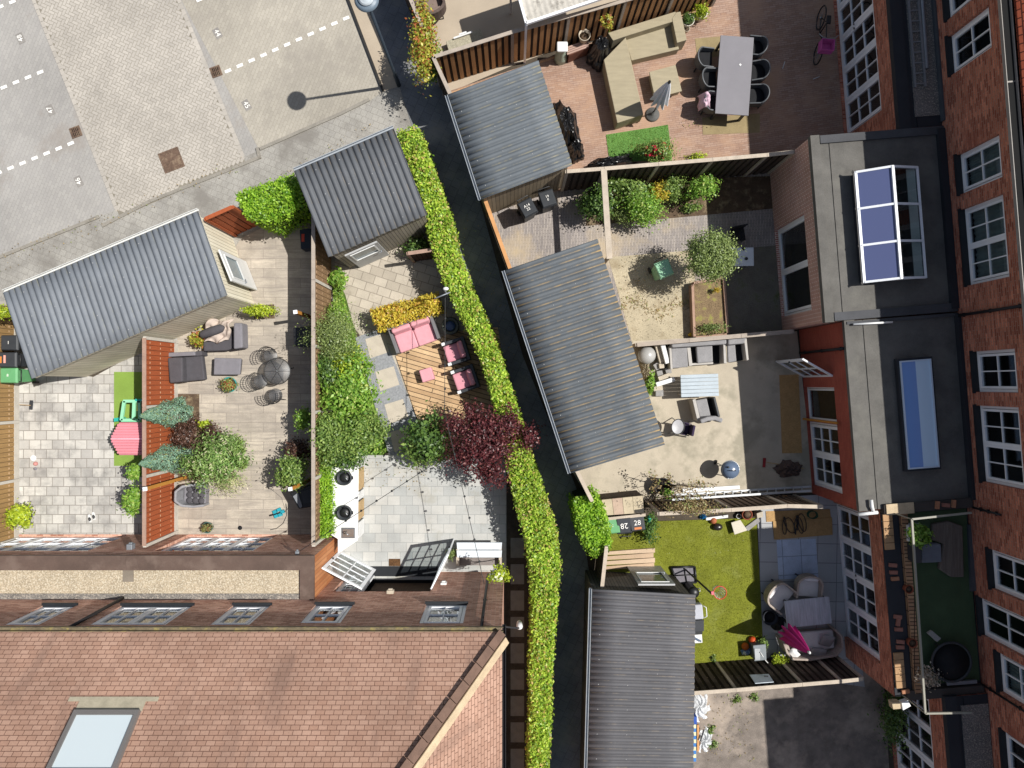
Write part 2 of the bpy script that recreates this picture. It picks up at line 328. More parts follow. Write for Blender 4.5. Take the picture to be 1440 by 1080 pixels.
# tan lane in herringbone bricks
A0, A1, A2, A3 = P(-30, -195), P(172, -195), P(345, 228), P(169, 306)
sheet('lane_bed', [(-30, -195), (172, -195), (345, 228), (169, 306)], mat('lane_joint', '#7f796d', .95, .1), 3.6, 'joint sand under the herringbone lane', 'lane')
ang = math.radians(-24); e1 = Vector((math.cos(ang), math.sin(ang), 0)); e2 = Vector((-math.sin(ang), math.cos(ang), 0)); mb = MB()
def inside(p, q):
    r = True
    for i in range(4):
        a, b = q[i], q[(i + 1) % 4]
        if (b.x - a.x) * (p.y - a.y) - (b.y - a.y) * (p.x - a.x) > 0: r = False
    return r
LQ = [A0, A1, A2, A3]; ctr = (A0 + A1 + A2 + A3) / 4; cw = .104; g = .006
lane_in = [ctr + (q - ctr) * .985 for q in LQ]
for a in range(-70, 71):
    for b in range(-70, 71):
        m4 = (a - b) % 4
        if m4 == 0: r = (a, b, a + 2, b + 1)
        elif m4 == 2: r = (a, b - 1, a + 1, b + 1)
        else: continue
        c = ctr + e1 * ((r[0] + r[2]) / 2 * cw) + e2 * ((r[1] + r[3]) / 2 * cw)
        if not inside(c, lane_in): continue
        q = [ctr + e1 * (x * cw) + e2 * (y * cw) for x, y in ((r[0], r[1]), (r[2], r[1]), (r[2], r[3]), (r[0], r[3]))]
        q = [c + (p - c) - e1 * (g * (1 if (p - c).dot(e1) > 0 else -1)) - e2 * (g * (1 if (p - c).dot(e2) > 0 else -1)) for p in q]
        mb.add([(p.x, p.y, .017) for p in q], [(0, 1, 2, 3)])
m, nt, b_ = newmat('herringbone_brick', .9, 0, .25)
gi = nn(nt, 'ShaderNodeNewGeometry').outputs['Random Per Island']; ov = nn(nt, 'ShaderNodeTexCoord').outputs['Object']
f = math2(nt, 'MULTIPLY', mrange(nt, gi, 0, 1, .93, 1.07), mrange(nt, noise(nt, ov, .5, 5), .3, .7, .86, 1.14))
f = math2(nt, 'MULTIPLY', f, mrange(nt, noise(nt, ov, 30, 3), .3, .7, .93, 1.07))
nt.links.new(scl(nt, hx('#a8a299'), f), b_.inputs['Base Color'])
tag(mb.build('lane', m), 'tan lane of herringbone paving bricks between the parking bays', 'lane', kind='structure')
mb = MB()
for p, q in (((-30, -195), (169, 306)), ((172, -195), (345, 228))):
    a, b = P(*p), P(*q); d = (b - a).normalized(); nr = Vector((-d.y, d.x, 0)) * .06
    L = (b - a).length; k = 0.0
    while k < L - .2:
        c0, c1 = a + d * (k + .004), a + d * (k + .2)
        mb.add([(*(c0 - nr).xy, .019), (*(c1 - nr).xy, .019), (*(c1 + nr).xy, .019), (*(c0 + nr).xy, .019)], [(0, 1, 2, 3)]); k += .206
tag(mb.build('lane_edge', m), 'single soldier course of tan bricks edging the lane', 'lane edge', kind='structure')
# kerbs
def kerb(pts, w, z, label, m_=None):
    mb = MB()
    for a, b in zip(pts, pts[1:]): a, b = P(*a), P(*b); mb.bar((a.x, a.y, z / 2), (b.x, b.y, z / 2), w, z)
    return tag(mb.build('kerb', m_ or M_kerb), label, 'kerb', kind='structure')
kerb([(-300, 480), (0, 362), (140, 305)], .1, .05, 'worn stone kerb along the lower parking bays')
kerb([(144, 318), (212, 283), (345, 230), (364, 222)], .1, .045, 'stone kerb across the end of the tan lane')
kerb([(362, 208), (366, 224)], .1, .05, 'short stone kerb turning at the end of the lane')
kerb([(366, 210), (480, 160), (520, 140)], .1, .05, 'low stone kerb below the warm grey bays')
kerb([(330, -420), (490, 0), (539, 129)], .07, .09, 'dark steel edged kerb beside the lamp post', mat('dark_steel_edge', '#2a2826', .7))
# painted lines and numbers
def dashes(pts, label):
    mb = MB(); d = Vector((math.cos(math.radians(22.3)), math.sin(math.radians(22.3)), 0)); nr = Vector((-d.y, d.x, 0))
    for x, y in pts:
        c = P(x, y); mb.add([(*(c + d * i + nr * j).xy, .021) for i, j in ((-.105, -.05), (.105, -.05), (.105, .05), (-.105, .05))], [(0, 1, 2, 3)])
    tag(mb.build('parking_line', M_white), label, 'road marking', kind='structure')
dashes([(18, 3), (1, 10), (-16, 17), (-33, 24)], 'dashed white bay line in the upper left corner of the lot')
dashes([(57 - 17 * i, 102 + 7 * i) for i in range(7)], 'dashed white bay line between bays 48 and 47')
dashes([(100 - 16.9 * i, 202 + 6.9 * i) for i in range(9)], 'dashed white bay line between bays 47 and 46')
dashes([(321 + 16.6 * i, 100 - 7.4 * i) for i in range(11)], 'dashed white bay line between bays 44 and 45')
dashes([(281 + 16.6 * i, 0 - 7.4 * i) for i in range(10)], 'dashed white bay line above bay 44')
for px, py, s, r in ((29, 54, '48', 115), (71, 155, '47', 115), (111, 255, '46', 115), (306, 47, '44', -60), (347, 148, '45', -60)):
    c = P(px, py); tl = MB(); Mx = Matrix.Translation((c.x, c.y, .014)) @ Matrix.Rotation(math.radians(r), 4, 'Z')
    tl.box(-.17, .17, -.11, .11, -.002, .0, Mx)
    pl = tl.build('number_tile', mat('number_tile_grey', '#86827d', .9)); tag(pl, f'small grey paving tile carrying the white bay number {s}', 'number tile', kind='structure')
    t = MB(); text_mb(t, s, .23, Matrix.Translation((c.x, c.y, .022)) @ Matrix.Rotation(math.radians(r), 4, 'Z'))
    tag(t.build('bay_number', M_white), f'white parking bay number {s}', 'bay number', kind='structure')
# drains and manhole
M_iron = mat('rusty_iron', '#6e5a4c', .75, .25, 8, .2, 40, .3, metal=.3, stain='#8d7a66', ss=6)
def drain(px, py, r, label):
    c = P(px, py); t = thing('drain_grate', label, 'drain', (c.x, c.y, 0), math.radians(r))
    mb = MB()
    for x0, x1, y0, y1 in ((-.17, .17, -.17, -.135), (-.17, .17, .135, .17), (-.17, -.135, -.135, .135), (.135, .17, -.135, .135)): mb.box(x0, x1, y0, y1, .003, .032)
    mb.build('frame', M_iron, t, local=True); mb = MB()
    for i in range(5): mb.box(-.11 + i * .055 - .012, -.11 + i * .055 + .012, -.135, .135, .01, .03)
    mb.box(-.135, .135, -.012, .012, .012, .026); mb.build('grate', M_iron, t, local=True)
    mb = MB(); mb.box(-.135, .135, -.135, .135, .006, .0235 - .012); mb.build('sump', mat('black_void', '#0b0a0a', .9), t, local=True)
drain(304, 101, 20, 'rusty square drain grate right of the tan lane'); drain(107, 186, 20, 'rusty square drain grate left of the tan lane')
c = P(241.5, 225.5); t = thing('manhole_cover', 'square rusty iron manhole cover in the tan lane', 'manhole', (c.x, c.y, 0), math.radians(21))
mb = MB()
for x0, x1, y0, y1 in ((-.34, .34, -.34, -.29), (-.34, .34, .29, .34), (-.34, -.29, -.29, .29), (.29, .34, -.29, .29)): mb.box(x0, x1, y0, y1, .008, .03)
mb.build('frame', M_iron, t, local=True); mb = MB(); mb.box(-.285, .285, -.285, .285, .01, .026)
for i in range(7):
    for j in range(7): mb.box(-.24 + i * .08 - .022, -.24 + i * .08 + .022, -.24 + j * .08 - .012, -.24 + j * .08 + .012, .026, .032)
mb.build('lid', M_iron, t, local=True)
# garden floors
sheet('concrete_yard', [(560, -300), (1010, -300), (1000, 5), (905, 25), (720, 93), (628, 132), (592, 0)], M_conc2, 6, 'pale concrete yard behind the brown plank fence', 'yard')
sheet('red_paving', [(628, 130), (1000, 3), (1020, -300), (1160, -300), (1190, 190), (1115, 242), (800, 268), (700, 300)], M_redpave, 7, 'red brick paved garden with the dining table', 'paving')
sheet('grey_paving', [(686, 290), (800, 266), (1112, 240), (1095, 470), (880, 490), (720, 385)], M_greypave, 8, 'grey and purple brick paving in front of the wheelie bins', 'paving')
sheet('planting_bed', [(826, 268), (1000, 250), (1094, 248), (1094, 293), (1000, 302), (824, 318)], M_bedsoil, 9, 'sandy planting bed below the dark plank fence', 'bed')
sheet('sand_patch', [(855, 362), (975, 352), (980, 474), (890, 487)], M_sand, 9, 'patch of bare sand with dead weeds in front of the long shed', 'sand')
sheet('shaded_paving', [(1019, 352), (1095, 345), (1110, 470), (1022, 474)], mat('shade_toned_paving', '#6f6a60', .95, .2, 2, .25, 30, .5, stain='#58603c', ss=2, st=(.55, .7)), 10, 'weedy grey paving beside the raised planter, shade put into its colour', 'yard')  # darker sheet paints the shade lying on the grey paving
sheet('concrete_patio', [(890, 480), (1120, 466), (1145, 692), (830, 705), (803, 660)], M_conc, 11, 'tan concrete patio of the third right hand garden', 'patio')
sheet('lawn', [(845, 735), (1063, 728), (1074, 930), (975, 940), (830, 935)], M_lawn, 12, 'olive green artificial lawn with the basketball hoop', 'lawn')
sheet('dark_terrace', [(1063, 700), (1180, 694), (1215, 965), (1074, 945)], M_darkslab, 13, 'dark grey tiled terrace between lawn and house', 'terrace', ang=math.radians(-4))
sheet('blue_slabs', [(1091, 759), (1146, 757), (1150, 812), (1094, 814)], brick('blue_slabs', '#a5b4cb', '#afbcd0', '#7f899a', .6, .6, .012, off=0, rot=-3, var=.12, vs=3, fine=.16), 14, 'four blue grey slabs set into the dark terrace', 'paving')
sheet('gravel_yard', [(965, 935), (1240, 925), (1275, 1500), (950, 1500)], M_gravel, 11, 'stony gravel yard in the bottom right garden', 'yard')
sheet('tile_patio', [(-400, 440), (60, 520), (132, 530), (205, 490), (250, 470), (250, 765), (-400, 765)], M_tiles, 6, 'patio of square grey paving tiles with the play house', 'patio')
sheet('turf_strip', [(161, 523), (248, 523), (248, 655), (161, 655)], M_turf2, 7, 'strip of pale green artificial turf under the play house', 'turf')
sheet('wood_tile_patio', [(250, 470), (340, 335), (430, 290), (472, 300), (470, 765), (250, 765)], M_plank, 8, 'patio of wood look tiles with the grey lounge chairs', 'patio')
sheet('shrub_bed', [(250, 554), (281, 554), (281, 592), (298, 592), (298, 640), (330, 640), (330, 668), (250, 678)], M_bedsoil, 9, 'stepped soil bed with shrubs beside the red plank fence', 'bed')
sheet('slab_path', [(440, 345), (610, 300), (665, 420), (700, 520), (560, 580), (505, 470), (470, 420)], M_uptile, 7, 'weathered beige slabs in front of the grey shed', 'path')
sheet('border_bed', [(468, 380), (486, 415), (546, 635), (506, 660), (468, 690)], mat('ivy_bed', '#4a5f24', .95, .3, 4, .3, 40, .8), 8, 'planting bed along the brown fence', 'bed')
sheet('chipping_path', [(500, 475), (536, 462), (560, 520), (590, 600), (588, 642), (548, 642)], M_chip, 9, 'grey stone chippings between bed and deck', 'path')
sheet('tile_terrace', [(505, 640), (712, 640), (712, 815), (440, 815), (466, 760), (466, 690)], M_patio, 10, 'pale grey tiled terrace with the string lights', 'terrace')
for x, y in ((529, 486), (543, 532), (556, 578), (563, 617)):
    o = sheet('stepping_slab', [(x - 15, y - 9), (x + 11, y - 17), (x + 19, y + 9), (x - 8, y + 18)], M_slab, 11, {486: 'beige stepping slab nearest the yellow hedge', 532: 'beige stepping slab beside the deck', 578: 'shaded stepping slab second from the tile terrace', 617: 'shaded stepping slab next to the tile terrace'}[y], 'slab')
t = MB(); t.pp([(556, 500), (640, 466), (700, 460), (722, 600), (640, 645), (592, 604)], .07, .02); tag(t.build('deck', M_deck), 'low timber deck with pink outdoor seats', 'deck', kind='structure')
sheet('side_path', [(712, 640), (742, 640), (778, 800), (755, 1500), (712, 1500)], mat('dark_side_soil', '#3b362f', .95, .3, 5, .3, 40, .8), 9, 'dark soil path between the end house and the hedge', 'path')
for i, y in enumerate(range(756, 1400, 37)):
    sheet('path_slab', [(718, y), (737, y), (737, y + 28), (718, y + 28)], mat('path_slab_grey', '#6f706c', .9, .16, 4, .15, 40, .2), 10, 'square grey slab in the dark side path', 'slab')['group'] = 'slabs of the side path'
sheet('fence_gravel', [(622, 134), (1000, 4), (1000, 14), (906, 36), (722, 104), (640, 145)], mat('fence_sand', '#b18f6f', .95, .2, 8, .3, 40, .6), 8, 'narrow strip of orange sand at the foot of the brown plank fence', 'sand')
M_olive = mat('olive_slab', '#8c7d5c', .9, .14, 3, .1, 40, .2)
sheet('olive_slab', [(977, 55), (1012, 52), (1013, 80), (980, 82)], M_olive, 9, 'olive slab at the upper corner of the dining table', 'slab')
sheet('olive_slab', [(987, 166), (1068, 160), (1068, 187), (988, 190)], M_olive, 9, 'olive slabs along the lower end of the dining table', 'slab')
o = sheet('grass_mat', [(852, 190), (939, 176), (945, 226), (857, 228)], M_turf, 10, 'bright green rectangle of artificial grass on red paving', 'turf')
# ================================================================ buildings
def wallbrick(name, c1, c2, mort, **k): return brick(name, c1, c2, mort, .22, .068, .01, var=.16, vs=1.1, fine=.2, fs=26, bump=.4, bias=-.1, **k)
M_bR = wallbrick('terrace_brick', '#8e4c3a', '#d2876b', '#a07c6b', stain='#925443', ss=.8)
M_bR1 = brick('mottled_brick', '#a06a60', '#b88176', '#e0d2c4', .22, .065, .009, var=.12, fine=.2, bump=.4)
M_bR2 = wallbrick('dark_red_brick', '#96473a', '#a35344', '#8c4d40')
M_bL = wallbrick('house_brick', '#a06c58', '#dcae98', '#c2a594', stain='#a0705e', ss=1.2)
M_bL2 = brick('plank_wall', '#a4683f', '#b98156', '#7d5339', 3, .12, .006, rot=90, var=.12)
M_tileL = brick('brown_roof_tile', '#a07e6c', '#ad8c7a', '#66493c', .2, .108, .007, off=.37, freq=2, var=.16, vs=.6, fine=.1, fs=30, bump=.7, stain='#7d6458', ss=1.0, st=(.52, .76), sst=(1.6, .35))
M_tileR = brick('orange_roof_tile', '#a85238', '#bd6547', '#5c2a1e', .2, .22, .016, var=.15, vs=1, bump=.8)
M_bit = mat('grey_bitumen', '#5f5d59', .9, .2, 1.6, .16, 55, .4, stain='#6c6a64', ss=.7)
M_bit2 = mat('slate_bitumen', '#4a4b4e', .9, .2, 1.2, .12, 55, .3)
M_bitd = mat('dark_bitumen', '#2c2e33', .75, .12, 1.5, .1, 40, .2)
M_fascia = mat('brown_fascia', '#5b4b43', .7, .14, 1.5, .08, 30, .1, stain='#6d5d54', ss=1.2)
M_pebble = mat('pale_pebbles', '#aa9c85', .95, .12, 3, .5, 42, 1, stain='#cdc3ae', ss=22, st=(.5, .6))
M_pebd = mat('grey_pebbles', '#77736e', .95, .2, 3, .6, 40, 1, stain='#a59d92', ss=20, st=(.52, .6))
M_frame = mat('white_frame', '#e9ebee', .45, .04, 3, .03, 30, 0)
M_lead = mat('lead_grey', '#4b4f54', .6, .15, 3)
M_slate = mat('dark_slate_sill', '#23262a', .55, .1, 4)
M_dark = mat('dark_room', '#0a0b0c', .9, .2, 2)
M_glass = glassmat('window_glass', (.78, .82, .83, 1), .045)
M_curt = mat('net_curtain', '#8d9896', .9, .15, 3, .1, 30, 0)
M_pipe = mat('dark_pipe', '#242325', .5, .1, 4)
M_zinc = mat('zinc', '#8b9096', .5, .1, 4, metal=.4)
M_mortar = mat('lime_mortar', '#b8a588', .9, .14, 4, .15, 40, .3)
def fbox(mb, fr, u0, u1, w0, w1, z0, z1):
    vs = [fr(u, w, z) for z in (z0, z1) for w in (w0, w1) for u in (u0, u1)]
    return mb.add(vs, [(0, 2, 3, 1), (4, 5, 7, 6), (0, 1, 5, 4), (1, 3, 7, 5), (3, 2, 6, 7), (2, 0, 4, 6)])
def wall_holes(mb, fr, u0, u1, z0, z1, w, ops, depth=.14, back=.5):
    """a wall face with openings, their reveals, and a dark room wall behind (material 1)"""
    us = sorted({u0, u1, *[max(min(x, u1), u0) for o in ops for x in o[:2]]}); zs = sorted({z0, z1, *[x for o in ops for x in o[2:4]]})
    for a, b in zip(us, us[1:]):
        for c, d in zip(zs, zs[1:]):
            mu, mz = (a + b) / 2, (c + d) / 2
            if any(o[0] < mu < o[1] and o[2] < mz < o[3] for o in ops): continue
            mb.add([fr(a, w, c), fr(b, w, c), fr(b, w, d), fr(a, w, d)], [(0, 1, 2, 3)])
    for a, b, c, d in [o[:4] for o in ops]:
        for p, q in (((a, c), (b, c)), ((b, c), (b, d)), ((b, d), (a, d)), ((a, d), (a, c))):
            mb.add([fr(p[0], w, p[1]), fr(q[0], w, q[1]), fr(q[0], w - depth, q[1]), fr(p[0], w - depth, p[1])], [(0, 1, 2, 3)])
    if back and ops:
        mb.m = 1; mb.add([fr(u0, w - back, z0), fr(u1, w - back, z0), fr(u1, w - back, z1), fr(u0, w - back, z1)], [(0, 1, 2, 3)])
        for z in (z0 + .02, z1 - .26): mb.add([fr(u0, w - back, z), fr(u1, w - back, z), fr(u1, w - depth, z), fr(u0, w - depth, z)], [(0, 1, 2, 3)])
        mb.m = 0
def window(parent, fr, u0, u1, z0, z1, w, leafs=1, cols=2, rows=2, fw=.075, mw=.028, recess=.1, sill=True, curtain=False, name='window', handle=False, lw=None, mat_f=None):
    f = MB(); a, b = w - recess - .06, w - recess
    e = .002
    fbox(f, fr, u0 + e, u0 + fw, a, b, z0 + e, z1 - e); fbox(f, fr, u1 - fw, u1 - e, a, b, z0 + e, z1 - e)
    fbox(f, fr, u0 + fw, u1 - fw, a, b, z0 + e, z0 + fw); fbox(f, fr, u0 + fw, u1 - fw, a, b, z1 - fw, z1 - e)
    L = (u1 - u0 - 2 * fw) / leafs; s = lw or fw * .85
    for i in range(leafs):
        p, q = u0 + fw + i * L, u0 + fw + (i + 1) * L
        if i: fbox(f, fr, p - .012, p + .012, a, b + .012, z0 + fw, z1 - fw)
        x0, x1, y0, y1 = p + .014, q - .014, z0 + fw + .004, z1 - fw - .004
        fbox(f, fr, x0, x0 + s, a + .01, b + .02, y0, y1); fbox(f, fr, x1 - s, x1, a + .01, b + .02, y0, y1)
        fbox(f, fr, x0 + s, x1 - s, a + .01, b + .02, y0, y0 + s); fbox(f, fr, x0 + s, x1 - s, a + .01, b + .02, y1 - s, y1)
        gx0, gx1, gy0, gy1 = x0 + s, x1 - s, y0 + s, y1 - s
        for k in range(1, cols): c = gx0 + (gx1 - gx0) * k / cols; fbox(f, fr, c - mw / 2, c + mw / 2, a + .02, b + .012, gy0, gy1)
        for k in range(1, rows):
            c = gy0 + (gy1 - gy0) * k / rows
            for j in range(cols):
                xa, xb = gx0 + (gx1 - gx0) * j / cols + (mw / 2 if j else 0), gx0 + (gx1 - gx0) * (j + 1) / cols - (mw / 2 if j < cols - 1 else 0)
                fbox(f, fr, xa, xb, a + .02, b + .010, c - mw / 2, c + mw / 2)
    o = f.build(name, mat_f or M_frame, parent)
    g = MB(); fbox(g, fr, u0 + fw, u1 - fw, a + .028, a + .034, z0 + fw, z1 - fw); g.build('pane', M_glass, o)
    if sill:
        g = MB(); fbox(g, fr, u0 - .03, u1 + .03, w + .002, w + .07, z0 - .05, z0 + .006); fbox(g, fr, u0 + .003, u1 - .003, b - .01, w + .002, z0 - .05, z0 + .006); g.build('sill', M_slate, o)
    if curtain:
        g = MB(); n = 44; path = []
        for i in range(n + 1):
            uu = u0 + fw + (u1 - u0 - 2 * fw) * i / n; path.append((uu, a - .1 + .022 * math.sin(i * 1.9) + .012 * math.sin(i * .7)))
        vs = [fr(x, y, z) for x, y in path for z in (z0 + fw, z1 - fw)]
        g.add(vs, [(2 * i, 2 * i + 2, 2 * i + 3, 2 * i + 1) for i in range(n)], True); g.build('curtain', M_curt, o)
    if handle:
        g = MB(); um = (u0 + u1) / 2
        for k in ((-.06, .06) if leafs % 2 == 0 else (.0,)):
            fbox(g, fr, um + k - .012, um + k + .012, b + .02, b + .06, z0 + .95, z0 + .98); fbox(g, fr, um + k - .012, um + k + .06 * (1 if k > 0 else -1), b + .048, b + .06, z0 + .98, z0 + 1.0)
        g.build('handle', mat('black_handle', '#151515', .4), o)
    return o
def leaf_door(parent, hinge, free, z0, z1, cols, rows, name='door', th=.045, st=.1, mw=.03):
    """a glazed door leaf standing open: frame and panes in its own plane"""
    h, q = Vector((hinge[0], hinge[1], 0)), Vector((free[0], free[1], 0)); d = q - h; L = d.length; d.normalize(); nr = Vector((-d.y, d.x, 0))
    fr = lambda u, w, z: h + d * u + nr * w + Vector((0, 0, z))
    f = MB(); t = th / 2
    fbox(f, fr, 0, st, -t, t, z0, z1); fbox(f, fr, L - st, L, -t, t, z0, z1); fbox(f, fr, st, L - st, -t, t, z0, z0 + st * 1.6); fbox(f, fr, st, L - st, -t, t, z1 - st, z1)
    a0, a1, b0, b1 = st, L - st, z0 + st * 1.6, z1 - st
    for k in range(1, cols): c = a0 + (a1 - a0) * k / cols; fbox(f, fr, c - mw / 2, c + mw / 2, -t + .004, t - .004, b0, b1)
    for k in range(1, rows): c = b0 + (b1 - b0) * k / rows; fbox(f, fr, a0, a1, -t + .007, t - .007, c - mw / 2, c + mw / 2)
    o = f.build(name, M_frame, parent); g = MB(); fbox(g, fr, a0, a1, -.003, .003, b0, b1); g.build('pane', M_glass, o)
    g = MB(); fbox(g, fr, L - st * .7, L - st * .3, -t - .05, t + .05, z0 + 1.0, z0 + 1.03); g.build('handle', MATS.get('black_handle') or mat('black_handle', '#151515', .4), o)
    return o
# ---------------------------------------------------------------- right hand terrace
ta = math.radians(4.57); TO = Vector((12.53, 0, 0)); td = Vector((math.sin(ta), -math.cos(ta), 0)); tn = Vector((-math.cos(ta), -math.sin(ta), 0))
def T(u, w, z): return TO + td * u + tn * w + Vector((0, 0, z))
def onT(px, py, w=0.0):
    a = Vector(((px - 720) / F, (540 - py) / F, 0)); s = (w + TO.dot(tn)) / a.dot(tn)
    return (a * s - TO).dot(td), H - s
def quad_uz(q, w, on=onT):
    r = [on(x, y, w) for x, y in q]; return (r[0][0] + r[1][0]) / 2, (r[2][0] + r[3][0]) / 2, (r[0][1] + r[3][1]) / 2, (r[1][1] + r[2][1]) / 2
WIN = {0: [((1332, -35), (1389, -80), (1394, -17), (1337, 27), 1, 0), ((1339, 51), (1396, 5), (1400, 65), (1342, 107), 1, 0)],
       1: [((1351, 216), (1411, 189), (1415, 250), (1355, 272), 1, 1), ((1357, 294), (1416, 272), (1425, 389), (1365, 401), 2, 1)],
       2: [((1374, 494), (1434, 490), (1436, 553), (1377, 550), 1, 0), ((1379, 571), (1439, 571), (1446, 689), (1386, 677), 2, 0)],
       3: [((1396, 772), (1456, 790), (1459, 852), (1399, 827), 1, 0), ((1381, 841), (1455, 869), (1460, 934), (1385, 891), 1, 0), ((1407, 919), (1463, 942), (1467, 1003), (1411, 976), 1, 1)],
       4: [((1415, 1030), (1470, 1060), (1474, 1120), (1418, 1088), 1, 0)]}
UB = [-14.5, -7.2, -2.0, 3.28, 8.6, 15.0]; EZ = 5.88
HL = ['top most brick terrace house with gravel flat roof and ladder on it', 'brick terrace house with white glass roof lantern on its flat roof', 'brick terrace house with long blue rooflight and open garden door', 'brick terrace house with green roof terrace over its extension', 'bottom most brick terrace house with dark gravel strip roof']
HOUSE = []
for i in range(5):
    u0, u1 = UB[i] + .001, UB[i + 1] - .001; p = T((u0 + u1) / 2, 0, 0)
    h = thing('terraced_house', HL[i], 'house', p, 0, 'houses of the right hand terrace'); HOUSE.append(h); ops = []
    for (*q, lf, cu) in WIN[i]:
        a, b, c, d = quad_uz(q, -.1); ops.append((a, b, c, d, lf, cu))
    mb = MB(); wall_holes(mb, T, u0, u1, 0, EZ, 0, ops)
    mb.add([T(u0, 0, 0), T(u0, -9, 0), T(u0, -9, EZ), T(u0, -4.5, EZ + 4.4), T(u0, 0, EZ)], [(0, 1, 2, 3, 4)])
    mb.add([T(u1, 0, 0), T(u1, -9, 0), T(u1, -9, EZ), T(u1, -4.5, EZ + 4.4), T(u1, 0, EZ)], [(0, 1, 2, 3, 4)])
    mb.add([T(u0, -9, 0), T(u1, -9, 0), T(u1, -9, EZ), T(u0, -9, EZ)], [(0, 1, 2, 3)])
    mb.build('wall', [M_bR, M_dark], h)
    for a, b, c, d, lf, cu in ops: window(h, T, a, b, c, d, 0, lf, 2, 2 if lf == 1 else 2, curtain=bool(cu), sill=(d - c) < 1.6 or True)
    r = MB(); r.prism([T(u0, -.02, EZ + .1), T(u1, -.02, EZ + .1), T(u1, -4.5, EZ + 4.5), T(u0, -4.5, EZ + 4.5)], [T(u0, -.02, EZ + .03), T(u1, -.02, EZ + .03), T(u1, -4.5, EZ + 4.43), T(u0, -4.5, EZ + 4.43)])
    r.prism([T(u0, -4.5, EZ + 4.5), T(u1, -4.5, EZ + 4.5), T(u1, -9.1, EZ), T(u0, -9.1, EZ)], [T(u0, -4.5, EZ + 4.43), T(u1, -4.5, EZ + 4.43), T(u1, -9.1, EZ - .07), T(u0, -9.1, EZ - .07)])
    r.build('roof', M_tileR, h)
    g = MB(); fbox(g, T, u0, u1, .27, .285, EZ - .08, EZ + .02); fbox(g, T, u0, u1, .03, .27, EZ - .08, EZ - .06); fbox(g, T, u0, u1, .02, .035, EZ - .06, EZ + .02); g.build('gutter', [mat('pale_gutter', '#8e8983', .5)], h)
    g = MB(); fbox(g, T, u0 + .02, u1 - .02, 0.036, .269, EZ - .059, EZ - .045); g.build('gutter_bed', M_dark, h)
for i, (a, b) in ((3, (4.0, 7.3)), (4, (9.5, 13.5))):
    d_ = MB(); fbox(d_, T, a, b, -3.4, -.3, EZ + .35, 7.85); d_.build('dormer', M_bR, HOUSE[i])
    d_ = MB(); fbox(d_, T, a - .12, b + .12, -3.4, -.15, 7.853, 8.0); d_.build('dormer_roof', M_bitd, HOUSE[i])
def pipe(parent, fr, u, w, z0, z1, r=.04):
    mb = MB(); mb.tube([fr(u, w, z0), fr(u, w, z1)], r, 8)
    for z in np.linspace(z0 + .3, z1 - .2, 3): fbox(mb, fr, u - .055, u + .055, w - .04, w + .01, z, z + .03)
    mb.build('downpipe', M_pipe, parent)
pipe(HOUSE[2], T, -1.9, .06, 3.05, 5.6); pipe(HOUSE[3], T, 3.42, .06, 3.1, 4.2, .03); pipe(HOUSE[3], T, 8.42, .06, 2.9, 5.6, .03)
# extensions (parts of their houses)
def ext(i, u0, u1, w, z, ops, m, wins, roofm, kerbw=.2, kz=.08, sidez=None, roof=True):
    h = HOUSE[i]; mb = MB(); u0 += .002; u1 -= .002
    wall_holes(mb, T, u0, u1, 0, z, w, ops)
    for u in (u0, u1): mb.add([T(u, 0, 0), T(u, w, 0), T(u, w, z), T(u, 0, z)], [(0, 1, 2, 3)])
    mb.build('extension_wall', [m, M_dark], h)
    for o, k in zip(ops, wins): window(h, T, *o[:4], w, sill=False, **k)
    if roof:
        r = MB(); r.prism([T(a, b, z - .02) for a, b in ((u0, .002), (u1, .002), (u1, w - .01), (u0, w - .01))], [T(a, b, z - .2) for a, b in ((u0, .002), (u1, .002), (u1, w - .01), (u0, w - .01))]); r.build('flat_roof', roofm, h)
        k = MB(); e = .02
        k.prism([T(a, b, z + kz) for a, b in ((u0 - e, w - kerbw), (u1 + e, w - kerbw), (u1 + e, w + .03), (u0 - e, w + .03))], [T(a, b, z - .12) for a, b in ((u0 - e, w - kerbw - .05), (u1 + e, w - kerbw - .05), (u1 + e, w + .03), (u0 - e, w + .03))])
        return h, k
    return h, None
# first: gravel roof
h, k = ext(0, -14.5, -7.2, 1.2, 3.05, [(-14.2, -8.05, .05, 2.25)], M_bR, [dict(leafs=6, cols=2, rows=3, lw=.1, name='garden_door', handle=True)], M_bitd, .3, .05)
k.build('roof_edge', M_bitd, h)
g = MB(); g.prism([T(a, b, 3.05) for a, b in ((-14.4, .02), (-7.5, .02), (-7.5, .74), (-14.4, .74))], [T(a, b, 3.02) for a, b in ((-14.4, .02), (-7.5, .02), (-7.5, .74), (-14.4, .74))]); g.build('roof_gravel', M_pebd, h)
g = MB(); fbox(g, T, -14.4, -7.3, .01, .05, 3.05, 3.2); g.build('flashing', M_lead, h)
# second: lantern roof
h, k = ext(1, -7.18, -2.02, 3.68, 3.05, [(-5.25, -2.45, .05, 2.25)], M_bR1, [dict(leafs=2, cols=1, rows=1, lw=.08, name='sliding_door')], M_bit, .22, .05)
k2 = MB()
fbox(k2, T, -7.18, -6.96, .01, 3.44, 2.95, 3.1); k.build('roof_edge', M_bit, h); k2.build('roof_kerb', M_bit2, h)
k2 = MB(); fbox(k2, T, -2.26, -2.03, .01, 3.44, 2.95, 3.11); k2.build('roof_kerb', M_bit2, h)
k2 = MB(); fbox(k2, T, -7.1, -2.1, .01, .2, 3.0, 3.16); k2.build('roof_upstand', M_bitd, h)
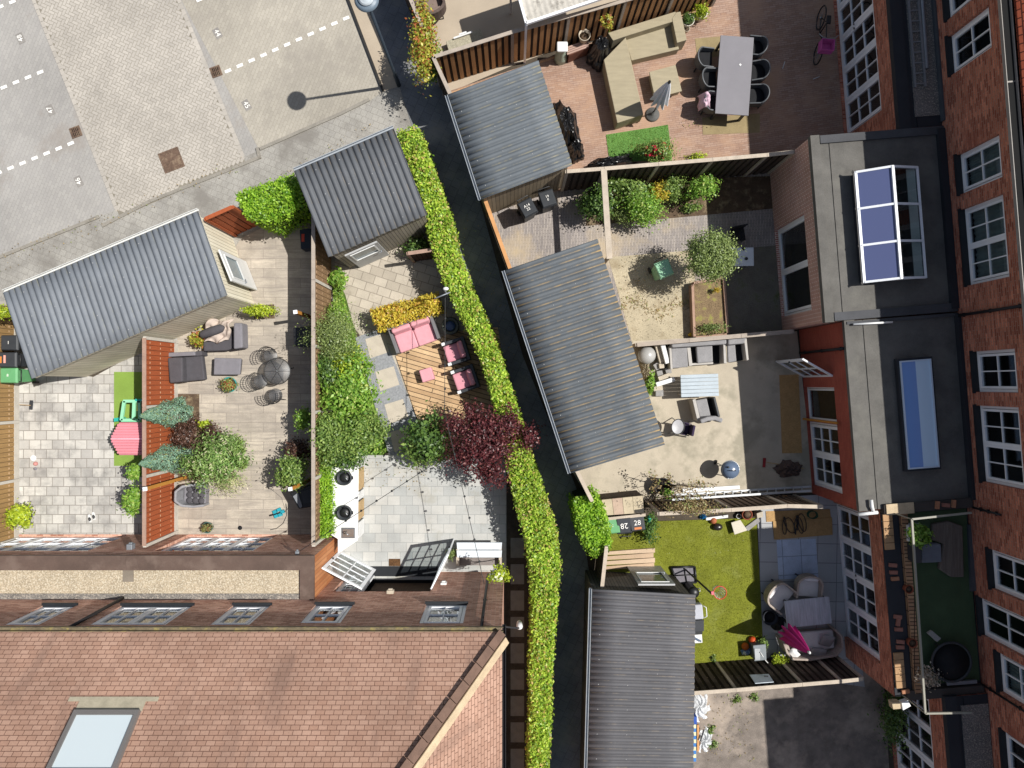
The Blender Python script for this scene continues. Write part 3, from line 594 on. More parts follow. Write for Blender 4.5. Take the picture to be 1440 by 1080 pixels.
# roof lantern
ul, wl = onT(1251, 317, 1.5)[0], None
def Tp(px, py, z):
    p = P(px, py, z); q = Vector((p.x, p.y, 0)) - TO; return q.dot(td), q.dot(tn)
lz = 3.35; ua, wa = Tp(1206, 241, lz); ub, wb = Tp(1213, 398, lz); _, wc = Tp(1296, 316, lz); w_out = (wa + wb) / 2; w_in = wc; wmid = (w_out + w_in) / 2
lan = HOUSE[1]
b = MB(); fbox(b, T, ua + .03, ub - .03, w_in + .02, w_out - .02, 3.0, lz - .02); base = b.build('lantern_kerb', M_bitd, lan)
f = MB(); rz = lz + .3
for u in np.linspace(ua + .02, ub - .02, 4):
    for wx in (w_out, w_in): f.bar(T(u, wx, lz), T(u, wmid, rz), .06, .05)
fbox(f, T, ua, ub, w_out - .035, w_out + .035, lz - .05, lz + .01); fbox(f, T, ua, ub, w_in - .035, w_in + .035, lz - .05, lz + .01)
f.bar(T(ua, wmid, rz), T(ub, wmid, rz), .07, .06)
for u in (ua, ub): f.add([T(u, w_out, lz), T(u, w_in, lz), T(u, wmid, rz)], [(0, 1, 2)])
fo = f.build('roof_lantern', mat('lantern_frame', '#e3e6ea', .4, .03), lan)
f = MB(); f.add([T(ua, w_out, lz - .004), T(ub, w_out, lz - .004), T(ub, wmid, rz - .012), T(ua, wmid, rz - .012)], [(0, 1, 2, 3)])
m, nt, b_ = newmat('sky_tint_glazing', .08, 0, .5); b_.inputs['Base Color'].default_value = hx('#525a7e'); f.build('pane', m, fo)  # flat blue painted in for the reflection of the sky
f = MB(); f.add([T(ua, w_in, lz - .004), T(ub, w_in, lz - .004), T(ub, wmid, rz - .012), T(ua, wmid, rz - .012)], [(0, 1, 2, 3)])
f.build('pane', M_glass, fo)['label'] = 'darker glass on the house side'
f = MB(); fbox(f, T, ua + .05, ub - .05, w_in + .06, w_in + .3, lz - .019, lz - .01); f.build('reveal', mat('pale_reveal', '#aab5b0', .7), fo)
f = MB(); fbox(f, T, ua + .05, ub - .05, w_in + .31, w_out - .05, lz - .019, lz - .012); f.build('room', M_dark, fo)
f = MB(); fbox(f, T, ua - .05, ub + .05, w_out + .06, w_out + .075, lz - .03, lz)
for u in np.linspace(ua, ub, 4): f.bar(T(u, w_out + .02, lz - .02), T(u, w_out + .09, lz - .02), .05, .04)
f.build('rail', M_pipe, fo)
# third: rooflight and open door
h, k = ext(2, -2.0, 3.28, 3.14, 3.05, [(-.15, .92, .05, 2.1), (.94, 3.0, .05, 2.1)], M_bR2, [dict(leafs=1, cols=1, rows=1, fw=.05, lw=.04, name='door_frame'), dict(leafs=2, cols=2, rows=3, lw=.09, name='garden_door')], M_bit, .26, .012)
k.build('roof_edge', M_bit, h); k2 = MB(); fbox(k2, T, -1.95, 3.2, .01, .1, 3.0, 3.2); k2.build('roof_upstand', M_bitd, h)
k2 = MB(); fbox(k2, T, -1.98, -1.9, .01, 3.1, 3.02, 3.085); k2.build('roof_kerb', M_bit2, h)
pipe(h, T, -1.25, 3.2, .1, 2.95)
pb, pf = P(1131, 531), P(1090, 508); leaf_door(h, (pb.x, pb.y), (pf.x, pf.y), .05, 2.08, 2, 3)
lz = 3.2; cs = [Tp(1265, 507, lz), Tp(1310, 505, lz), Tp(1320, 657, lz), Tp(1277, 660, lz)]
u0, u1 = (cs[0][0] + cs[1][0]) / 2, (cs[2][0] + cs[3][0]) / 2; w1, w0 = (cs[0][1] + cs[3][1]) / 2, (cs[1][1] + cs[2][1]) / 2
f = MB(); fbox(f, T, u0 - .06, u1 + .06, w0 - .06, w1 + .06, 3.0, lz - .02); fo = f.build('rooflight', M_bitd, h)
f = MB(); fbox(f, T, u0, u0 + .04, w0, w1, lz - .02, lz + .02); fbox(f, T, u1 - .04, u1, w0, w1, lz - .02, lz + .02); fbox(f, T, u0 + .04, u1 - .04, w0, w0 + .04, lz - .02, lz + .02); fbox(f, T, u0 + .04, u1 - .04, w1 - .04, w1, lz - .02, lz + .02)
f.build('frame', mat('rooflight_frame', '#c5d3e2', .4, .03), fo)
wm_ = (w0 + w1) / 2
for a, b, c, l in ((w0 + .04, wm_, '#c9e2f6', None), (wm_, w1 - .04, '#7fa3dc', None)):  # sky reflection painted as a pale and a deeper blue half
    m, nt, b_ = newmat('rooflight_sky_tint', .06, 0, .6); b_.inputs['Base Color'].default_value = hx(c)
    f = MB(); f.add([T(u0 + .04, a, lz - .004), T(u1 - .04, a, lz - .004), T(u1 - .04, b, lz - .004), T(u0 + .04, b, lz - .004)], [(0, 1, 2, 3)]); f.build('pane', m, fo)
# fourth: roof terrace
h, _ = ext(3, 3.28, 8.6, 2.49, 2.85, [(3.62, 7.95, .05, 2.2)], M_bR, [dict(leafs=4, cols=2, rows=3, lw=.1, name='garden_door', handle=True)], M_bit, roof=False)
f = MB(); fbox(f, T, 3.3, 8.58, .01, 2.47, 2.6, 2.8); f.build('flat_roof', M_bitd, h)
f = MB(); fbox(f, T, 3.5, 8.35, .05, 1.78, 2.8, 2.82); f.build('terrace_turf', mat('dark_turf', '#42543a', .95, .14, 2, .2, 60, .6), h)
f = MB(); fbox(f, T, 3.3, 8.58, 2.0, 2.49, 2.85, 2.885); f.build('wall_plate', M_bitd, h)
M_row = brick('soldier_course', '#a97c5b', '#c09a75', '#5a4738', .11, .5, .012, off=0, rot=0, var=.12, bump=.5)
f = MB(); fbox(f, T, 3.45, 8.5, 1.8, 1.98, 2.8, 3.0); f.build('parapet', brick('parapet_course', '#957157', '#ad8a68', '#3d3128', .105, .4, .013, off=0, rot=90, var=.15, bump=.5), h)
for a, b in ((3.47, 4.5), (7.35, 8.35)):
    f = MB(); n = int((b - a) / .2)
    for k in range(n): fbox(f, T, a + k * .2, a + k * .2 + .185, 2.2, 2.46, 2.886, 2.94)
    f.build('coping', mat('sun_toned_coping', '#a98764', .9, .15, 5), h)  # pale coping laid only on the sunlit ends, sunlight put into its colour
f = MB(); fbox(f, T, 3.16, 3.42, .05, 2.5, 2.86, 3.12); f.build('party_wall', mat('wall_top_felt', '#45403d', .9, .15), h)
f = MB(); fbox(f, T, 8.42, 8.68, .05, 2.2, 2.8, 2.98); f.build('party_wall', mat('wall_top_felt', '#45403d', .9, .15), h)
f = MB(); fbox(f, T, 3.14, 3.44, 1.7, 2.46, 3.12, 3.16); f.build('coping_slab', M_mortar, h)
for lb, u, w, r in (('A', 3.27, 1.05, 90), ('B', 3.29, .82, 0), ('C', 3.27, .6, 90), ('D', 4.9, 2.28, 0), ('E', 5.1, 2.28, 4), ('F', 5.28, 2.25, 10), ('G', 6.35, 2.26, 0), ('H', 6.5, 2.26, 88), ('I', 6.7, 2.26, 3), ('J', 7.05, 2.24, 0), ('K', 7.2, 2.26, 6), ('L', 8.42, 2.24, 12)):
    z = 3.12 if lb in 'ABC' else (2.94 if lb == 'L' else 2.885); q = T(u, w, z)
    m_ = MB(); Mx = Matrix.Rotation(ta * -1 + math.radians(r), 4, 'Z'); m_.box(-.105, .105, -.05, .05, 0, .06, Mx)
    o = m_.build('brick', mat('loose_brick' + ('a' if lb in 'ACFL' else 'b'), '#a9775a' if lb in 'ACFL' else '#97685a', .9, .2, 8), local=True); o.location = q
    tag(o, {'A': 'loose brick on the dark wall top, first of three', 'B': 'loose brick lying lengthwise in the middle on the dark wall top', 'C': 'loose brick on the dark wall top, nearest the house wall'}.get(lb, 'loose brick lying on the roof terrace wall'), 'brick', 'loose bricks on the terrace wall' if lb not in 'ABC' else None)
r_ = thing('terrace_railing', 'thin pale metal railing round the roof terrace', 'railing', T(3.5, 1.9, 2.8))
mb = MB(); q0, q1, q2, q3 = P(1282, 730, 3.95), P(1301, 1003, 3.95), P(1366, 721, 3.95), P(1366, 1002, 3.95)
mb.bar(q0, q1, .05); mb.build('rail', mat('rail_cream', '#8f8c80', .5, .05), r_); mb = MB(); mb.bar(q0, q2, .05); mb.build('rail', MATS['rail_cream'], r_); mb = MB(); mb.bar(q1, q3, .05); mb.build('rail', MATS['rail_cream'], r_)
for p in (q0, q1):
    mb = MB(); mb.bar((p.x, p.y, 2.82), (p.x, p.y, 3.92), .025); mb.build('post', MATS['rail_cream'], r_)
# fifth
h, k = ext(4, 8.62, 15, 1.2, 3.05, [(9.0, 13.2, .05, 2.25)], M_bR, [dict(leafs=4, cols=2, rows=3, lw=.1, name='garden_door')], M_bitd, .3, .05)
k.build('roof_edge', M_bitd, h)
g = MB(); g.prism([T(a, b, 3.05) for a, b in ((8.9, .02), (14.9, .02), (14.9, .78), (8.9, .78))], [T(a, b, 3.02) for a, b in ((8.9, .02), (14.9, .02), (14.9, .78), (8.9, .78))]); g.build('roof_gravel', M_pebd, h)
# ---------------------------------------------------------------- bottom houses
YW = -6.04
def B(u, w, z): return Vector((u, YW + w, z))
def onB(px, py, w=0.0):
    s = (YW + w) / ((540 - py) / F); return (px - 720) / F * s, H - s
BW = {0: [((59, 857), (105, 857), (57, 884), (5, 884), 1, 2)], 1: [((170, 857), (272, 857), (232, 884), (125, 884), 2, 2), ((326, 857), (382, 856), (350, 884), (295, 884), 1, 2)],
      2: [((445, 856), (499, 855), (477, 881), (419, 882), 1, 2), ((600, 855), (657, 855), (651, 882), (588, 882), 1, 2)]}
BX = [-16.5, -10.77, -5.62, -.26]; BE = 5.5; SL = 1.17
BL = ['left brick house with brown tiled roof', 'middle brick house with a skylight in its brown tiled roof', 'end brick house with a hipped brown roof and open garden doors']
BH = []
def onBq(q):
    r = [onB(x, y, -.1) for x, y in q]
    return (r[0][0] + r[3][0]) / 2, (r[1][0] + r[2][0]) / 2, (r[0][1] + r[1][1]) / 2, (r[2][1] + r[3][1]) / 2
for i in range(3):
    u0, u1 = BX[i] + .001, BX[i + 1] - .001; h = thing('brick_house', BL[i], 'house', B((u0 + u1) / 2, 0, 0), 0, 'brown roofed houses'); BH.append(h)
    ops = []
    for (*q, lf, rw) in BW[i]: ops.append((*onBq(q), lf, rw))
    if i == 2:
        xa, xb = P(492, 802).x, P(616, 802).x; ops.append((xa, xb, .05, 2.12, 0, 0))
    mb = MB(); wall_holes(mb, B, u0, u1, 0, BE, 0, ops)
    if i == 2: mb.add([B(u1, 0, 0), B(u1, -9, 0), B(u1, -9, BE), B(u1, 0, BE)], [(0, 1, 2, 3)])
    if i == 0: mb.add([B(u0, 0, 0), B(u0, -9, 0), B(u0, -9, BE), B(u0, 0, BE)], [(0, 1, 2, 3)])
    mb.build('wall', [M_bL, M_dark], h)
    for a, b, c, d, lf, rw in ops:
        if lf: window(h, B, a, b, c, d, 0, lf, 2, rw, recess=.03, fw=.09)
    # roof: slope, and for the end house the hip
    t = 4.6; zr = BE + SL * t; e = .05; r = MB(); th = .07
    def slab(pts): r.prism([Vector((*p[:2], p[2])) for p in pts], [Vector((p[0], p[1], p[2] - th)) for p in pts])
    if i < 2:
        slab([B(u0, e, BE), B(u1, e, BE), B(u1, e - t, zr), B(u0, e - t, zr)]); slab([B(u0, e - t, zr), B(u1, e - t, zr), B(u1, e - 2 * t, BE), B(u0, e - 2 * t, BE)])
    else:
        x1 = u1 + .02
        slab([B(u0, e, BE), B(x1, e, BE), B(x1 - t, e - t, zr), B(u0, e - t, zr)]); slab([B(x1, e, BE), B(x1, e - 2 * t, BE), B(x1 - t, e - t, zr)])
        slab([B(u0, e - t, zr), B(x1 - t, e - t, zr), B(x1, e - 2 * t, BE), B(u0, e - 2 * t, BE)])
    ro = r.build('roof', M_tileL, h)
    g = MB(); fbox(g, B, u0, u1 + (.05 if i == 2 else 0), .052, .064, BE - .1, BE - .0); fbox(g, B, u0, u1, .064, .14, BE - .1, BE - .085); fbox(g, B, u0, u1 + (.05 if i == 2 else 0), .14, .152, BE - .1, BE - .015); g.build('gutter', mat('mossy_gutter', '#6b614d', .8, .3, 6, .2, 30, .3, stain='#8b8050', ss=5), h)
    if i == 2:
        g = MB(); a, b_ = B(x1, e, BE), B(x1 - t, e - t, zr); n = 17
        for k in range(n):
            p, q = a.lerp(b_, k / n), a.lerp(b_, (k + .97) / n); g.bar(p + Vector((0, 0, .03 + .012)), q + Vector((0, 0, .03)), .2, .07)
        g.build('hip_ridge', mat('hip_tile', '#6a5448', .85, .2, 4), h)
        g = MB(); d_ = Vector((-1, -1, 0)).normalized(); off = Vector((.21, -.0, -.09))
        g.bar(a + Vector((.12, -.22, -.06)), b_ + Vector((.12, -.22, -.06)), .2, .03, up=Vector((1, 0, 1.0)))
        g.build('mortar_bed', M_mortar, h)
        g = MB(); fbox(g, B, x1 + .0, x1 + .09, -2 * t, .2, BE - .1, BE - .085); fbox(g, B, x1 + .08, x1 + .095, -2 * t, .2, BE - .085, BE - .01); g.build('gutter', M_pipe, h)
        pipe(h, B, -.75, .07, .6, 5.4)
pipe(BH[0], B, -10.85, .07, 2.95, 5.4, .045)
# skylight in the middle house's roof
uL, uR = -9.62, -8.18
def Rf(u, s, o): # u along, s metres up the slope, o out of the roof
    c_, s_ = math.cos(math.atan(SL)), math.sin(math.atan(SL)); return Vector((u, YW + .05 - s * c_ + o * s_, BE + s * s_ + o * c_))
f = MB(); s0, s1 = 1.9, 3.2
f_ = lambda u, w, z: Rf(u, z, w)
fbox(f, f_, uL, uL + .09, .0, .1, s0, s1); fbox(f, f_, uR - .09, uR, .0, .1, s0, s1); fbox(f, f_, uL + .09, uR - .09, .0, .1, s0, s0 + .1); fbox(f, f_, uL + .09, uR - .09, .0, .1, s1 - .1, s1)
sk = f.build('skylight', mat('skylight_grey', '#6d6a68', .5, .05), BH[1])
f = MB(); fbox(f, f_, uL + .09, uR - .09, .05, .06, s0 + .1, s1 - .1); m, nt, b_ = newmat('skylight_glazing', .1, 0, .6); b_.inputs['Base Color'].default_value = hx('#c3ced2'); f.build('pane', m, sk)
f = MB(); fbox(f, f_, uL - .02, uR + .02, .005, .02, s0 - .32, s0 - .003); fbox(f, f_, uL - .28, uL - .021, .004, .018, s0 - .32, s0 - .22); fbox(f, f_, uR + .021, uR + .28, .004, .018, s0 - .32, s0 - .22); f.build('apron', mat('lead_apron', '#a49c88', .8, .15, 5), sk)
# ground floor extensions of the left and middle house: parapet, pebble roof, glazed fronts
def bext(i, u0, u1, ops, end=False):
    h = BH[i]; w = 1.2; z = 2.85; u0 += .002; u1 -= .002
    mb = MB(); wall_holes(mb, B, u0, u1, 0, z, w, ops)
    if i == 0: mb.add([B(u0, 0, 0), B(u0, w, 0), B(u0, w, z), B(u0, 0, z)], [(0, 1, 2, 3)])
    mb.build('extension_wall', [M_bL, M_dark], h)
    if end: mb = MB(); mb.add([B(u1, 0, 0), B(u1, w, 0), B(u1, w, z), B(u1, 0, z)], [(0, 1, 2, 3)]); mb.build('end_wall', M_bL2, h)
    for o in ops: window(h, B, *o[:4], w, sill=False, leafs=3, cols=2, rows=3, lw=.08, name='garden_door')
    ue = u1 - .36 if end else u1
    f = MB(); fbox(f, B, u0, u1 + (.03 if end else 0), w - .36, w + .05, z, z + .1); f.build('parapet', M_fascia, h)
    if end: f = MB(); fbox(f, B, ue, u1 + .03, .02, w - .361, z, z + .1); f.build('parapet', M_fascia, h)
    f = MB(); fbox(f, B, u0, ue, .17, w - .36, z - .06, z + .02); f.build('roof_pebbles', M_pebble, h)
    f = MB(); fbox(f, B, u0, ue, .01, .168, z - .06, z + .03); f.build('roof_edge_pebbles', M_pebd, h)
bext(0, -16.5, -10.77, [(P(47, 751).x - 1.0, P(200, 751).x - .4, .05, 2.2)]); bext(1, -10.77, -5.56, [(P(266, 751).x, P(392, 751).x, .05, 2.2)], True)
f = MB(); fbox(f, B, -10.9, -10.6, .5, .84, 2.86, 2.885); tag(f.build('roof_tile', mat('grey_tile', '#7d7468', .9)), 'single grey tile on the pebble roof', 'tile')
# end house: open doors
pa, pb = P(529, 801), P(478, 774); leaf_door(BH[2], (pa.x, pa.y), (pb.x, pb.y), .06, 2.1, 2, 4)
pa, pb = P(617, 801), P(639, 757); leaf_door(BH[2], (pa.x, pa.y), (pb.x, pb.y), .06, 2.1, 2, 4)
window(BH[2], B, P(492, 802).x, P(527, 802).x, .05, 2.12, 0, 1, 2, 4, sill=False, name='door_panel')
f = MB(); fbox(f, B, P(528, 802).x, P(616, 802).x, -.4, -.36, .05, 2.12); f.build('inner_curtain', mat('brown_boards', '#4a3a2c', .8, .3, 6, stretch=(6, 1, .3)), BH[2])
f = MB(); fbox(f, B, P(492, 802).x, P(616, 802).x, -.14, .18, 0, .06); f.build('door_step', M_slate, BH[2])
# ---------------------------------------------------------------- sheds
M_dark_gap = mat('shed_gap', '#151515', .9)
def shed(label, q, n, zf, zb, roofcol, lich, amount, cladm, gutter=None, m_fascia=None, key='', amp=.03, endb=1.0):
    """q: roof corners in the photo A,B,C,D; the ribs run A->D; zf at the AB edge, zb at the DC edge"""
    A_, B_, C_, D_ = P(*q[0], zf), P(*q[1], zf), P(*q[2], zb), P(*q[3], zb); c = (A_ + B_ + C_ + D_) / 4
    t = thing('garden_shed', label, 'shed', (c.x, c.y, 0)); S = 10; ns = n * S; vs = []; fs = []; uvs = []
    nt_ = 4
    for i in range(ns + 1):
        x = i / ns; ph = x * n
        for j in range(nt_ + 1):
            y = j / nt_; p = (A_ * (1 - x) + B_ * x) * (1 - y) + (D_ * (1 - x) + C_ * x) * y
            vs.append((p.x, p.y, p.z + amp * (1 - 2 * (.5 - .5 * math.cos(2 * math.pi * (ph - .25))) ** 1.7))); uvs.append((ph, y))
    for i in range(ns):
        for j in range(nt_): k = i * (nt_ + 1) + j; fs.append((k, k + nt_ + 1, k + nt_ + 2, k + 1))
    mb = MB(); mb.add(vs, fs, True); mr = roofmat('corrugated_' + key, roofcol, lich, amount, endb); mb.m = 1
    for i in range(1, n, 4):
        for y in (.08, .36, .64, .92):
            x = (i + .25 + (2 if round(y * 7) % 2 else 0)) / n
            if x > .99: continue
            p = (A_ * (1 - x) + B_ * x) * (1 - y) + (D_ * (1 - x) + C_ * x) * y + Vector((0, 0, amp)); mb.lathe([(.016, 0), (.013, .01), (.001, .016)], 7, p)
    uvs += [(0, .5)] * (len(mb.v) - len(uvs)); o = mb.build('roof', [mr, mat('screw_cap', '#a2a3a2', .5)], t, uv=False)
    uvl = o.data.uv_layers.new(name='UVMap'); li = np.empty(len(o.data.loops), 'i'); o.data.loops.foreach_get('vertex_index', li); uvl.data.foreach_set('uv', np.array(uvs, 'f')[li].ravel())
    sd = o.modifiers.new('thick', 'SOLIDIFY'); sd.thickness = .008
    # walls: inset footprint
    def ins(p, k): d = Vector((c.x - p.x, c.y - p.y, 0)); return p + d * (k / max(d.length, .1))
    W_ = [ins(p, .12) for p in (A_, B_, C_, D_)]
    for a, b in ((0, 1), (1, 2), (2, 3), (3, 0)):
        p, r = W_[a], W_[b]; w = MB(); w.add([(p.x, p.y, 0), (r.x, r.y, 0), (r.x, r.y, r.z - .05), (p.x, p.y, p.z - .05)], [(0, 1, 2, 3)]); w.build('wall', cladm, t)
    f = MB()
    for a, b in ((0, 1), (1, 2), (2, 3), (3, 0)):
        P_ = [ins(p, .06) for p in (A_, B_, C_, D_)]; f.bar(P_[a] - Vector((0, 0, .09)), P_[b] - Vector((0, 0, .09)), .03, .1)
    f.build('fascia', m_fascia or M_fascia, t)
    if gutter:
        a, b = [A_, B_, C_, D_][gutter[0]], [A_, B_, C_, D_][gutter[1]]; d = (b - a).normalized(); nr = Vector((d.y, -d.x, 0)); nr = nr if (c - a).dot(nr) < 0 else -nr
        g = MB(); z = Vector((0, 0, -.03)); g.bar(a + nr * .09 + z, b + nr * .09 + z, .015, .09); g.bar(a + nr * .02 + z, b + nr * .02 + z, .015, .09); g.bar(a + nr * .055 + z - Vector((0, 0, .04)), b + nr * .055 + z - Vector((0, 0, .04)), .08, .012); g.build('gutter', gutter[2], t)
    return t, [Vector((p.x, p.y, 0)) for p in W_]
def cladding(name, a, b, mort, w=.12, **k): return brick(name, a, b, mort, 6, w, .008, rot=90, var=.14, fine=.12, fs=30, bump=.4, **k)
M_clA = cladding('cream_cladding', '#cfc8b3', '#dad4c0', '#938c78'); M_clB = cladding('grey_cladding', '#8d8679', '#a09888', '#4b453d', .1)
M_clC = cladding('brown_cladding', '#8e806a', '#a4957d', '#4e4436', .12); M_clE = cladding('dark_cladding', '#57534e', '#6b655e', '#2e2b28', .1)
M_gutw = mat('white_gutter', '#cfcfcb', .5, .08, 4); M_gutg = mat('grey_gutter', '#9aa0a6', .45, .1, 4)
SA, wA = shed('long grey corrugated shed beside the pavement with a white door at its end', [(5, 412), (279, 297), (320, 415), (45, 533)], 34, 2.5, 2.4, '#6f747a', '#a9a78c', -.08, M_clA, (0, 1, M_gutw), M_clA, 'a', .024, 1.1)
SB, wB = shed('small dark corrugated shed with a white door between two hedges', [(414, 241), (554, 181), (601, 302), (462, 362)], 17, 2.5, 2.45, '#5a5d61', '#94846a', -.03, M_clB, (0, 1, M_gutg), M_clB, 'b')
SC_, wC = shed('blue grey corrugated shed at the upper end of the alley', [(630, 133), (677, 280), (805, 232), (757, 85)], 17, 2.4, 2.5, '#63696e', '#ab9c6a', -.02, M_clC, (0, 1, M_gutg), M_clC, 'c', endb=1.1)
SD, wD = shed('largest dark corrugated shed with orange lichen streaks', [(710, 380), (803, 665), (935, 625), (840, 336)], 32, 2.4, 2.5, '#5d6266', '#b8985a', .05, M_clC, (0, 1, M_gutg), M_clC, 'd', endb=1.3)
SE, wE = shed('dark corrugated shed with horizontal ribs below the lawn', [(833, 828), (824, 1160), (974, 1160), (978, 836)], 38, 2.4, 2.45, '#5b5b5e', '#a5947a', -.03, M_clE, (0, 1, M_gutg), M_clE, 'e', endb=1.0)
def shed_door(t, p, q, z1, mframe, light, gl=(.45, .9), m_gl=None, z0=.06):
    """a solid leaf with a window in its upper half, 3 mm proud of the shed wall"""
    a, b = P(*p), P(*q); d = (b - a); L = d.length; d.normalize(); nr = Vector((-d.y, d.x, 0)); nr = nr if nr.dot(-a) > 0 else -nr
    fr = lambda u, w, z: a + d * u + nr * w + Vector((0, 0, z))
    f = MB(); gz0, gz1 = z0 + (z1 - z0) * gl[0], z0 + (z1 - z0) * gl[1]; m_ = .14
    fbox(f, fr, 0, L, 0, .05, z0, gz0); fbox(f, fr, 0, L, 0, .05, gz1, z1); fbox(f, fr, 0, m_, 0, .05, gz0, gz1); fbox(f, fr, L - m_, L, 0, .05, gz0, gz1)
    o = f.build('door', light, t); f = MB()
    fbox(f, fr, m_ - .02, L - m_ + .02, .05, .07, gz0 - .02, gz0 + .02); fbox(f, fr, m_ - .02, L - m_ + .02, .05, .07, gz1 - .02, gz1 + .02); fbox(f, fr, m_ - .02, m_ + .02, .05, .069, gz0 + .02, gz1 - .02); fbox(f, fr, L - m_ - .02, L - m_ + .02, .05, .069, gz0 + .02, gz1 - .02)
    f.build('bead', mframe, o); f = MB(); fbox(f, fr, m_, L - m_, .02, .03, gz0, gz1); f.build('pane', m_gl or mat('grey_glazing', '#78858a', .12, .1, 2, 0, 1, 0), o)
    f = MB(); fbox(f, fr, L - .1, L - .07, .05, .1, 1.0, 1.03); fbox(f, fr, L - .2, L - .07, .1, .115, 1.0, 1.03); f.build('handle', M_zinc, o)
M_dw = mat('white_door', '#cfd0ce', .5, .05, 3); M_dg = mat('pale_grey_door', '#a9aaaa', .5, .06, 3)
shed_door(SA, (345, 369), (361, 409), 2.05, M_dw, M_dw); shed_door(SB, (506, 375), (547, 357), 2.02, M_dw, M_dg, (.5, .92)); shed_door(SE, (881, 797), (928, 797), 2.05, M_dw, M_dg, (.4, .9))
# ================================================================ fences
M_plA = mat('boards_sun_tone', '#a07750', .85, .2, 2, .15, 30, .3, stretch=(4, 4, .6)); M_plD = mat('boards_shade_tone', '#4a3f37', .9, .2, 2, .15, 30, .3, stretch=(4, 4, .6))  # board browns carry the light: raised where sunlit, dark where shaded
M_plR = mat('red_boards', '#9a4f2c', .8, .12, 2, .1, 30, .2, stretch=(5, 5, .5)); M_plT = mat('tan_boards', '#94764c', .85, .16, 2, .12, 30, .2, stretch=(5, 5, .5))
M_plW = mat('weathered_boards', '#84694d', .88, .16, 2, .14, 30, .3, stretch=(5, 5, .5)); M_plG = mat('grey_brown_boards', '#6f5c4c', .9, .16, 2, .14, 30, .3, stretch=(5, 5, .5))
M_capg = mat('weathered_cap', '#a1968a', .9, .14, 3, .14, 40, .2); M_capc = mat('cream_cap', '#b3a797', .9, .14, 3, .14, 40, .2); M_capo = mat('fresh_timber', '#bd8c5c', .8, .14, 3, .1, 40, .2, stretch=(1, 1, 1)); M_capr = mat('rosy_cap', '#9d8273', .9, .14, 3, .14, 40, .2)
M_concp = mat('concrete_post', '#b5b0a6', .9, .1, 4, .12, 40, .2); M_nail = mat('pale_nail', '#c9a98a', .6)
M_gapback = mat('gap_backing', '#2b211b', .95)
def fence(label, pts, h, m, cap, post=None, w=.14, gap=.012, hit=False, base=None, capw=.1, bay=1.85, name='plank_fence', nails=False):
    pts = [P(*p) for p in pts]; c = sum(pts, Vector()) / len(pts); t = thing(name, label, 'fence', (c.x, c.y, 0)); post = post or cap
    for a, b in zip(pts, pts[1:]):
        L = (b - a).length; nb = max(1, round(L / bay)); d = (b - a).normalized(); nr = Vector((-d.y, d.x, 0)); nr = nr if nr.dot(-(a + b)) > 0 else -nr
        fr = lambda u, w_, z: a + d * u + nr * w_ + Vector((0, 0, z)); bl = L / nb
        for i in range(nb):
            u0, u1 = i * bl + .05, (i + 1) * bl - .05; pm = MB(); n = max(1, round((u1 - u0) / (w + gap))); s = (u1 - u0) / n; zb = .24 if base else .04
            for k in range(n):
                x = u0 + k * s + gap / 2; wd = s - gap; hh = h - .04
                if hit:
                    fbox(pm, fr, x, x + wd * .62, .012, .03, zb, hh); fbox(pm, fr, x + wd * .52, min(x + wd * 1.12, u1), -.03, -.012, zb, hh)
                else: fbox(pm, fr, x, x + wd, -.009, .009 + random.uniform(0, .004), zb, hh)
                if nails:
                    pm.m = 1
                    for zz in (.45, 1.1, 1.7):
                        if zz < h: fbox(pm, fr, x + wd * .3, x + wd * .7, .014, .017, zz, zz + .03)
                    pm.m = 0
            pm.m = 2; fbox(pm, fr, u0, u1, -.005 if hit else -.016, .005 if hit else -.0097, zb + .01, hh - .01); pm.m = 0  # added dark backing darkens the gaps and keeps sun from leaking through
            for zz in (.4, h - .35): fbox(pm, fr, u0, u1, -.06 if hit else -.045, -.031 if hit else -.0165, zz, zz + .07)
            pm.build('panel', [m, M_nail, M_gapback], t)
            if base: q = MB(); fbox(q, fr, u0, u1, -.02, .025, 0, .235); q.build('baseboard', base, t)
        for i in range(nb + 1):
            u = i * bl; q = MB(); fbox(q, fr, u - .045, u + .045, -.045, .05, 0, h - .005 if i not in () else h); q.build('post', post, t)
        for i in range(nb):
            q = MB(); fbox(q, fr, i * bl + .004, (i + 1) * bl - .004, -capw / 2, capw / 2 + .01, h, h + .03); q.build('cap', cap, t)
    return t
fence('tall brown hit and miss plank fence with grey cap above the lounge sofa', [(619, 120), (720, 88), (866, 47), (1000, 8)], 1.9, M_plA, M_capg, hit=True, w=.2)
fence('short side fence with pale cap between alley and blue grey shed', [(619, 120), (641, 168)], 1.9, M_plD, M_capg, hit=True, w=.2)
fence('pale capped fence along the alley with the climbing vine on it', [(604, 79), (560, -25), (530, -110)], 1.9, M_plD, M_capg, hit=True, w=.2)
fence('dark plank fence with cream cap between the red paved and the planted garden', [(790, 268), (838, 264.5), (1046, 247), (1080, 243)], 1.98, M_plD, M_capc, hit=True, w=.2, nails=True)
fence('fence with fresh orange timber cap beside the alley', [(686, 303), (718, 391)], 1.7, M_plD, M_capo, w=.16)
fence('low weathered fence between the sand patch and the grey corner sofa', [(888, 487), (1098, 469)], .95, M_plG, M_capg, w=.16, capw=.12)
fence('grey brown plank fence between concrete patio and lawn', [(908, 706), (1000, 701), (1072, 696), (1116, 697)], 2.0, M_plG, M_capc, hit=True, w=.18)
fence('dark fence with pale cap below the lawn and gravel yard', [(952, 935), (1006, 931), (1091, 924), (1140, 920), (1168, 917)], 2.0, M_plD, M_capc, hit=True, w=.2, nails=True)
fence('tan plank fence on white concrete base at the left', [(27, 430), (27, 756)], 2.0, M_plT, M_capc, M_concp, base=M_concp, nails=True)
